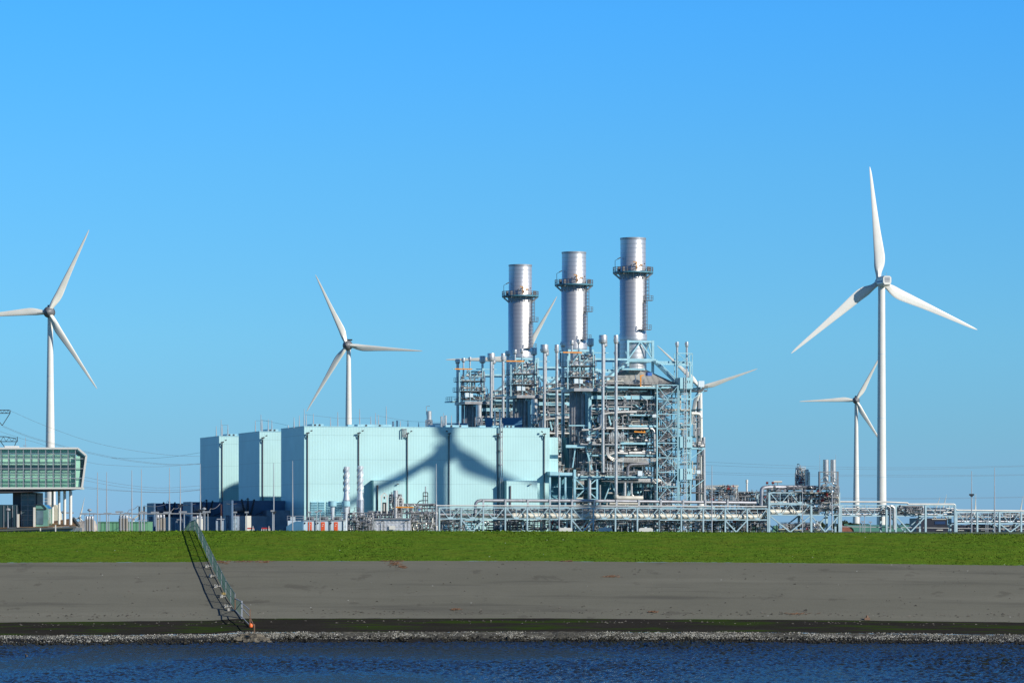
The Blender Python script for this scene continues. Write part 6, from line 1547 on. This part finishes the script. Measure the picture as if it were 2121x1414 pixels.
# right: barn, long dark building, trees
D = 1350; t = thing('arched_barn', 'green arched barn with red brick end under the right bridge', 'barn', (wx(1790, D), D, GZ)); GN = mat('barn_green', (.10, .27, .20), .5, var=.12, scale=.08)
x0, x1 = wx(1744, D), wx(1950, D)
prof = [(0, GZ), (0, wz(1092, D)), (2, wz(1089, D)), (6, wz(1087, D)), (12, wz(1086.3, D)), (20, wz(1087.5, D)), (26, GZ)]
mb = MB(); n = len(prof); mb.add([(x0, D + d, z) for d, z in prof] + [(x1, D + d, z) for d, z in prof], [(i, i + 1, n + i + 1, n + i) for i in range(n - 1)]); mb.build('roof', GN, t)
c = wx(1745, D); pa = [(c + (wx(1767, D) - c) * math.sin(a), GZ + (wz(1086, D) - GZ) * math.cos(a)) for a in [i * math.pi / 2 / 8 for i in range(9)]]
mb = MB(); mb.prism([(c - 2, GZ)] + [(c - 2, wz(1086, D))] + pa, D - 6, D - 5.7); mb.build('brick_end', BRICK, t)
mb = MB(); 
for p, q in zip(pa, pa[1:]): mb.bar((p[0], D - 6.1, p[1]), (q[0], D - 6.1, q[1]), .45)
mb.build('arch_trim', GN, t)
mb = MB(); mb.box(wx(1741, 1000), wx(1744.5, 1000), 1000, 1001, GZ, wz(1088.5, 1000)); single('orange_cabinet', mb, mat('cab_orange', (.65, .17, .03), .5), 'small orange cabinet at the foot of the right bridge, by the brick arch', 'cabinet', (wx(1742, 1000), 1000, GZ))
D = 1150; t = thing('long_black_building', 'long low black building under the right-hand bridge', 'building', (wx(2000, D), D, GZ))
mb = MB(); mb.box(wx(1898, D), wx(1962, D), D, D + 20, GZ, wz(1072.5, D)); mb.build('wall', BLACKB, t)
mb = MB(); mb.box(wx(1962, D) + .05, wx(2220, D), D + 3, D + 20, GZ, wz(1086.5, D)); mb.build('wing_wall', BLACKB, t)
mb = MB(); mb.box(wx(1930, D), wx(1960, D), D - .2, D + .1, wz(1075.5, D), wz(1074, D)); mb.build('fascia', CREAM, t)
mb = MB(); mb.box(wx(1936, D), wx(1958, D), D - .1, D - .02, wz(1085, D), wz(1079, D)); mb.build('window', mat('night_blue', (.03, .06, .15), .2), t)
for px, py in ((1938, 1098), (1984, 1099), (2030, 1099.2), (2030, 1089.3), (2078, 1089.5)):
    mb = MB(); dd = D if px < 1962 else D + 3; mb.prism([(wx(px, D), wz(py, D)), (wx(px + 15, D), wz(py, D)), (wx(px + 15, D), wz(py - 1.8, D)), (wx(px + 4, D), wz(py - 1.9, D))], dd - .2, dd - .05); mb.build('wall_strip', CREAM, t)
def tree(px, top, D, wpx, lb, seed):
    rnd = random.Random(seed); x = wx(px, D); z1 = wz(top, D); H = z1 - GZ; w_ = wpx * D / F / 2
    t = thing('tree', lb, 'tree', (x, D, GZ), W, 'far trees by the slim turbine')
    mb = MB(); mb.tube([(x, D, GZ), (x + rnd.uniform(-.3, .3), D, GZ + H * .35), (x + rnd.uniform(-.4, .4), D, GZ + H * .6)], .28, 7)
    for _ in range(5): mb.bar((x, D, GZ + H * .4), (x + rnd.uniform(-w_, w_) * .6, D + rnd.uniform(-1, 1), GZ + H * rnd.uniform(.6, .85)), .14)
    mb.build('trunk', BARK, t, True)
    mb = MB(); cl = [(rnd.uniform(-.65, .65) * w_, rnd.uniform(-1, 1) * w_ * .6, rnd.uniform(.38, .8) * H, rnd.uniform(.25, .45) * w_) for _ in range(9)]
    for _ in range(900):
        cx_, cy_, cz_, cr_ = rnd.choice(cl); v = Vector((rnd.gauss(0, 1), rnd.gauss(0, 1), rnd.gauss(0, .8))).normalized() * cr_ * rnd.uniform(.55, 1.15)
        p = Vector((x + cx_, D + cy_, GZ + cz_)) + v; p.z = min(p.z, z1)
        if p.z < GZ + .8: continue
        u = Vector((rnd.gauss(0, 1), rnd.gauss(0, 1), rnd.gauss(0, 1))).normalized() * rnd.uniform(.25, .5); w2 = u.cross(Vector((rnd.gauss(0, 1), rnd.gauss(0, 1), rnd.gauss(0, 1)))).normalized() * .3
        mb.add([p - u, p + w2, p + u, p - w2], [(0, 1, 2, 3)])
    mb.build('crown', LEAF, t)
for i, (px, top, D, w_, lb) in enumerate(((1731, 1084, 1500, 20, 'far tree just left of the barn arch, behind the rack'), (1747, 1073.5, 1500, 22, 'tallest far tree, left of the slim turbine foot'), (1758, 1077, 1510, 14, 'far tree close left of the slim turbine foot'), (1768, 1082, 1500, 14, 'low far tree in front of the slim turbine foot'), (1781, 1082, 1505, 14, 'low far tree right of the slim turbine foot'), (1795, 1085, 1520, 20, 'lowest far tree, over the barn roof'), (1866, 1083, 1500, 18, 'far tree seen through the right bridge by the lamp'), (1880, 1085, 1500, 22, 'low far tree left of the long black building'),
        (1637, 1085, 1500, 18, 'far tree seen through the left foot of the rack'), (1700, 1080, 1500, 22, 'far tree seen through the right foot of the rack'))):
    tree(px, top, D, w_, lb, 100 + i)
for k, (p0, p1) in enumerate(((1508, 1530), (1553, 1566), (1600, 1616))):
    D = 1080; mb = MB(); mb.prism([(wx(p0, D), GZ), (wx(p1, D), GZ), (wx(p1 - 3, D), wz(1088, D)), (wx(p0 + 3, D), wz(1088, D))], D, D + 5); single('green_tank', mb, GREENB, ('left', 'middle', 'right')[k] + ' green tank behind the feet of the bridge', 'tank', (wx(p0, D), D, GZ), group='green tanks')

# ------------------------------------------------------------------ pylon and power lines
D = 1500; t = thing('pylon', 'lattice power pylon cut by the left edge above the glass office', 'pylon', (wx(-24, D), D, GZ))
mb = MB(); zc = wz(850, D)
for s1 in (-1, 1):
    for s2 in (-1, 1): mb.bar((wx(-24, D) + s1 * 4, D + s2 * 4, GZ), (wx(-24, D) + s1 * 1, D + s2 * 1, wz(840, D)), .35)
mb.build('mast', GREYST, t)
for (yt, yb, xe, xi) in ((849, 855.5, 21, -60), (904, 914, 36, -80)):
    mb = MB()
    if yt == 849: top_ = [(xi, yt), (xe - 1, yt)]; bot_ = [(xi, yb), (xe, yb)]
    else: top_ = [(xi, 902), (12, 904), (xe - 2, 908)]; bot_ = [(xi, yb), (xe, yb)]
    for dd in (-1.2, 1.2):
        for ch in (top_, bot_):
            for p, q in zip(ch, ch[1:]): mb.bar(wp(p[0], p[1], D + dd), wp(q[0], q[1], D + dd), .28)
        n = 10
        for i in range(n):
            xa = xi + (xe - xi) * i / n; xb_ = xi + (xe - xi) * (i + .5) / n; xc = xi + (xe - xi) * (i + 1) / n
            mb.bar(wp(xa, yb, D + dd), wp(xb_, interp(top_, xb_), D + dd), .14); mb.bar(wp(xb_, interp(top_, xb_), D + dd), wp(xc, yb, D + dd), .14)
    mb.bar(wp(xe, yt, D), wp(xe, yb, D), .25); mb.build('crossarm', DARK, t)
for (a, b_, c) in (((-14, 856), (4.5, 881), (20.5, 856)), ((2, 915), (10, 926), (13, 926)), ((34, 914), (29, 926), (28, 926))):
    mb = MB(); mb.bar(wp(*a, D), wp(*b_, D), .25); mb.bar(wp(*b_, D), wp(*c, D), .25); mb.build('insulator_string', DARK, t)
def pline(pts, lb, r=.045):
    # smooth the cable through its measured points
    P_ = [wp(x, y, D_) for x, y, D_ in pts]; out = []
    def cr_(p0, p1, p2, p3, u): return .5 * (2 * p1 + (p2 - p0) * u + (2 * p0 - 5 * p1 + 4 * p2 - p3) * u * u + (3 * p1 - p0 - 3 * p2 + p3) * u ** 3)
    for i in range(len(P_) - 1):
        for u in (0, .25, .5, .75): out.append(cr_(P_[max(0, i - 1)], P_[i], P_[i + 1], P_[min(len(P_) - 1, i + 2)], u))
    out.append(P_[-1]); mb = MB(); mb.tube(out, r, 5); single('power_line', mb, WIRE, lb, 'power line', tuple(P_[0]), W, 'overhead power lines')
pline([(21, 850, 1500), (90, 880, 1520), (180, 912, 1550), (260, 930, 1580), (350, 942, 1600), (420, 945, 1650)], 'top earth wire falling from the pylon tip to the leftmost hall')
pline([(230, 948, 1700), (300, 949, 1680), (360, 945, 1660), (420, 936, 1650)], 'short wire rising right between the lines to the leftmost hall')
for k, dy in enumerate((0, 2.2)): pline([(5, 881 + dy, 1500), (60, 903 + dy, 1520), (120, 920 + dy, 1540), (180, 935 + dy, 1550), (260, 951 + dy, 1580), (350, 961 + dy * .6, 1600), (420, 961 - dy, 1640)], ('upper', 'lower')[k] + ' cable of the pair hanging from the pylon arm point')
pline([(0, 893, 1500), (45, 908, 1520), (90, 921, 1540), (180, 956, 1550), (250, 964, 1580), (330, 966, 1600), (420, 960, 1640)], 'single cable dropping behind the glass office roof corner')
for k, (y0, y1, y2) in enumerate(((988, 1009, 1005), (995, 1014, 1013), (1008, 1018.5, 1013), (1011, 1019, 1014))): pline([(150, y0 - 4, 1540), (178, y0, 1550), (240, y0 + (y1 - y0) * .6, 1560), (310, y1, 1580), (360, y1 + .3, 1600), (420, y2, 1640)], ('highest', 'second', 'third', 'lowest')[k] + ' of the four low cables between office and leftmost hall')
for k, (ya, yb, yc) in enumerate(((956, 968, 963.5), (963, 972, 965), (977.5, 984, 982), (981.5, 987, 983.5), (1024, 1031.5, 1028), (1027, 1033, 1029.5))):
    pline([(1440, ya - 1, 1700), (1600, (ya + yb) / 2 + .5, 1700), (1760, yb - 1, 1720), (1880, yb, 1740), (2000, (yb + yc) / 2 + .6, 1760), (2140, yc, 1780)], ('highest', 'second', 'third', 'fourth', 'fifth', 'lowest')[k] + ' of the long cables crossing the sky behind the right turbine', .035)

# ------------------------------------------------------------------ fence down the dike
FP = [(404, 1098.6, 1.30), (412, 1115, 1.4), (420, 1133, 1.5), (429, 1154, 1.55), (433, 1162, 1.6), (441, 1179, 1.65), (450, 1197, 1.65), (459, 1215, 1.7), (468, 1234, 1.75), (478, 1250, 1.8), (487, 1265, 1.85)]
t = thing('mesh_fence', 'green mesh fence running down the dike left of centre', 'fence', tuple(dike_pt(433, 1162)))
base = [dike_pt(x, y) for x, y, h in FP]
b0 = Vector((wx(404, 465), 465.0, base[0].z - .05)); bb1 = Vector((wx(394, 470), 470, base[0].z - .2)); bb2 = Vector((wx(381, 476), 477, base[0].z - 1.0))
base = [bb2, bb1] + base; hs_ = [1.25, 1.3] + [h for _, _, h in FP]
BARS = mat('fence_bar', (.10, .17, .15), .5, .2)
for i in range(len(base) - 1):
    p, q = base[i], base[i + 1]; h0, h1 = hs_[i], hs_[i + 1]; n = max(4, int((q - p).length / .22)); mb = MB()
    for j in range(n):
        f = j / n; c = p.lerp(q, f); mb.bar(c + Vector((0, 0, .08)), c + Vector((0, 0, h0 + (h1 - h0) * f)), .024)
    for f in (.1, .5): mb.bar(p + Vector((0, 0, h0 * f)), q + Vector((0, 0, h1 * f)), .05)
    mb.build('mesh_panel', FENCEG, t)
    mb = MB(); mb.bar(p + Vector((0, 0, h0)), q + Vector((0, 0, h1)), .09); mb.build('top_rail', BARS, t)
for p, h in zip(base, hs_):
    mb = MB(); mb.bar(p - Vector((0, 0, .1)), p + Vector((0, 0, h + .1)), .10); mb.build('post', GREYST, t)
# gate panel at the lower end
g0, g1 = dike_pt(487.5, 1265.5), dike_pt(501, 1280); t = thing('fence_gate', 'rusty framed gate panel at the lower end of the green fence', 'gate', tuple(g0))
for p, h, m in ((g0, 1.5, mat('rust', (.22, .13, .08), .8, var=.4)), (g1, 1.95, MASTG)): mb = MB(); mb.bar(p - Vector((0, 0, .1)), p + Vector((0, 0, h)), .16); mb.build('gate_post', m, t)
for a, b_ in ((.15, .15), (1.42, 1.85)): mb = MB(); mb.bar(g0 + Vector((0, 0, a)), g1 + Vector((0, 0, b_)), .09); mb.build('gate_rail', MASTG, t)
mb = MB(); mb.bar(g0 + Vector((0, 0, .15)), g1 + Vector((0, 0, 1.85)), .06)
for j in range(1, 12): c = g0.lerp(g1, j / 12); mb.bar(c + Vector((0, 0, .15)), c + Vector((0, 0, 1.42 + .43 * j / 12)), .03)
mb.build('gate_mesh', FENCEG, t)
# handrail below the gate
r0, r1, r2 = dike_pt(501, 1280), dike_pt(518, 1297), dike_pt(527, 1315); t = thing('shore_handrail', 'thin rusty handrail below the gate down to the rocks', 'handrail', tuple(r1))
for p, h in ((r1, 1.9), (r2, 1.2)): mb = MB(); mb.bar(p - Vector((0, 0, .2)), p + Vector((0, 0, h)), .12); mb.build('post', mat('rust', (.2, .1, .1)), t)
for h0, h1 in ((1.7, 1.8), (1.2, 1.1), (.2, .1)): mb = MB(); mb.bar(r0 + Vector((0, 0, h0)), r1 + Vector((0, 0, h1)), .07); mb.build('rail', MASTG, t)
mb = MB(); mb.bar(r1 + Vector((0, 0, 1.0)), r2 + Vector((0, 0, .9)), .07); mb.build('rail', mat('rust', (.2, .1, .1)), t)
# feet
for k, (x0, x1, y) in enumerate(((428.5, 438, 1174), (436, 447, 1194), (447, 457, 1215.5), (459, 469, 1236.5), (468, 481, 1257), (474, 486, 1264.5))):
    p, q = dike_pt(x0, y), dike_pt(x1, y); t = thing('concrete_bracket', ('topmost', 'second', 'third', 'fourth', 'fifth', 'lowest')[k] + ' concrete foot bracket left of the green fence', 'bracket', tuple(p), W, 'concrete feet of the fence')
    mb = MB(); mb.bar(p + Vector((0, 0, .12)), q + Vector((0, 0, .12)), .16, .14); mb.build('beam', CONC, t)
    mb = MB(); mb.box(p.x - .16, p.x + .16, p.y - .16, p.y + .16, p.z - .05, p.z + .32); mb.build('block', CONC, t)
p = dike_pt(463.5, 1234); mb = MB(); mb.box(p.x - .22, p.x + .22, p.y - .15, p.y + .15, p.z + .15, p.z + .42); single('sand_sack', mb, mat('ochre_box', (.42, .30, .10), .8), 'ochre box resting on a fence foot', 'box', tuple(p))
p = dike_pt(519.5, 1297); p.z += .1; mb = MB(); mb.lathe((p.x, p.y - .2), [(.05, p.z - .25), (.2, p.z - .15), (.24, p.z + .02), (.18, p.z + .2), (.05, p.z + .28)], 12); single('orange_buoy', mb, mat('buoy_orange', (.80, .16, .03), .5), 'small orange buoy tied to the handrail post by the rocks', 'buoy', tuple(p), smooth=True)
mb = MB(); mb.tube([p + Vector((.1, -.2, -.2)), p + Vector((.25, -.3, -.7)), p + Vector((.2, -.3, -1.1)), p + Vector((.5, -.5, -1.4))], .05, 5); single('blue_rope', mb, BLUE, 'blue rope hanging below the orange buoy', 'rope', tuple(p))
# boulders at the foot of the fence
random.seed(21)
for k, (px, py, s) in enumerate(((497, 1322, .5), (507, 1318, .6), (515, 1322, .75), (522, 1316, .6), (530, 1322, .9), (538, 1326, .8), (526, 1328, .7), (545, 1328, .6), (512, 1328, .6), (503, 1327, .5), (552, 1330, .45), (490, 1326, .4), (535, 1316, .5))):
    p = dike_pt(px, min(py, interp(T_WATER, px) - .5)); vs = []; mb = MB(); N_ = 9
    for j in range(1, 6):
        ph = math.pi * j / 6
        for i in range(N_):
            th = 2 * math.pi * i / N_; d = Vector((math.sin(ph) * math.cos(th), math.sin(ph) * math.sin(th), math.cos(ph))); rr = s * 1.25 * (.8 + .5 * noise.noise(d * 1.6 + Vector((k * 3.1, 0, 0))))
            vs.append((p.x + d.x * rr * 1.4, p.y + d.y * rr, p.z + d.z * rr * .6))
    n0 = len(vs); fs = [(j * N_ + i, (j + 1) * N_ + i, (j + 1) * N_ + (i + 1) % N_, j * N_ + (i + 1) % N_) for j in range(4) for i in range(N_)]
    fs += [tuple(range(N_)), tuple(4 * N_ + N_ - 1 - i for i in range(N_))]
    mb.add(vs, fs); single('boulder', mb, mat('boulder', (.115, .10, .072), .8, var=.35, scale=1.5, bump=.5), 'brown boulder in the heap at the foot of the fence', 'boulder', tuple(p), group='boulders at the foot of the fence')
# litter, weed and rusty stains on the slope
RUSTW = mat('dry_weed', (.19, .10, .055), .9, var=.4, scale=3)
random.seed(8); mb = MB()
for _ in range(420):
    c = random.choice(((455, 1164, 14, 3), (505, 1163, 40, 2), (545, 1164, 16, 1.5), (810, 1161, 22, 3), (815, 1168, 12, 3), (830, 1174, 8, 2), (1172, 1162, 14, 1), (1650, 1271, 26, 1.2), (1350, 1267, 14, 1), (1265, 1194, 14, 2), (940, 1262, 8, 1)))
    px, py = c[0] + random.gauss(0, c[2] * .5), c[1] + random.gauss(0, c[3] * .6)
    py = max(py, interp(T_GRASS, px) + .3); p = dike_pt(px, py) + Vector((0, 0, .04)); l = random.uniform(.15, .55); a = random.gauss(0, .5)
    mb.bar(p, p + Vector((l * math.cos(a), l * math.sin(a) * .5, random.uniform(0, .12))), .05, .03)
o = mb.build('dry_weed', RUSTW, kind='stuff'); o['label'] = 'reddish dry weed washed up on the paved slope'
mb = MB()
for _ in range(900):
    px = random.uniform(-20, 2140); py = random.choice((random.gauss(interp(T_DARK, px) - 12, 3), random.gauss(interp(T_DARK, px) - 12, 3), random.uniform(interp(T_GRASS, px) + 3, interp(T_DARK, px) - 2), random.gauss(interp(T_DARK, px) + 7, 2)))
    py = min(max(py, interp(T_GRASS, px) + 2), interp(T_SHELL, px) - 1); p = dike_pt(px, py); s = random.uniform(.03, .09) * (1.4 if random.random() < .1 else 1)
    mb.add([(p.x - s * 1.6, p.y - s, p.z), (p.x + s * 1.6, p.y - s, p.z), (p.x + s, p.y + s, p.z), (p.x - s, p.y + s, p.z), (p.x + random.uniform(-.5, .5) * s, p.y, p.z + s * 1.1)], [(0, 1, 4), (1, 2, 4), (2, 3, 4), (3, 0, 4)])
o = mb.build('shore_debris', mat('debris', (.10, .09, .075), .8, var=.9, scale=1.1), kind='stuff'); o['label'] = 'dark scraps of debris scattered over the paved slope'
p = dike_pt(1796, 1283); mb = MB(); mb.cyl(p, p + Vector((0, 0, .5)), .18, .12, 8); mb.box(p.x - .3, p.x + .3, p.y - .2, p.y + .2, p.z, p.z + .25); single('mooring_stub', mb, mat('rust', (.2, .1, .1)), 'small rusty stub on the lower slope at the right', 'stub', tuple(p))
mb = MB(); q = wp(55, 1360, 365); q.z = 0; mb.lathe((q.x, q.y), [(.02, -.1), (.13, 0), (.12, .15), (.04, .24)], 10); mb.lathe((q.x - .1, q.y), [(.01, .15), (.07, .24), (.06, .32), (.01, .36)], 8); single('seabird', mb, mat('bird_dark', (.05, .045, .04), .7), 'small dark bird sitting on the water at lower left', 'bird', (q.x, q.y, 0), smooth=True)

for o in bpy.data.objects:
    if '_org' in o.keys(): del o['_org']
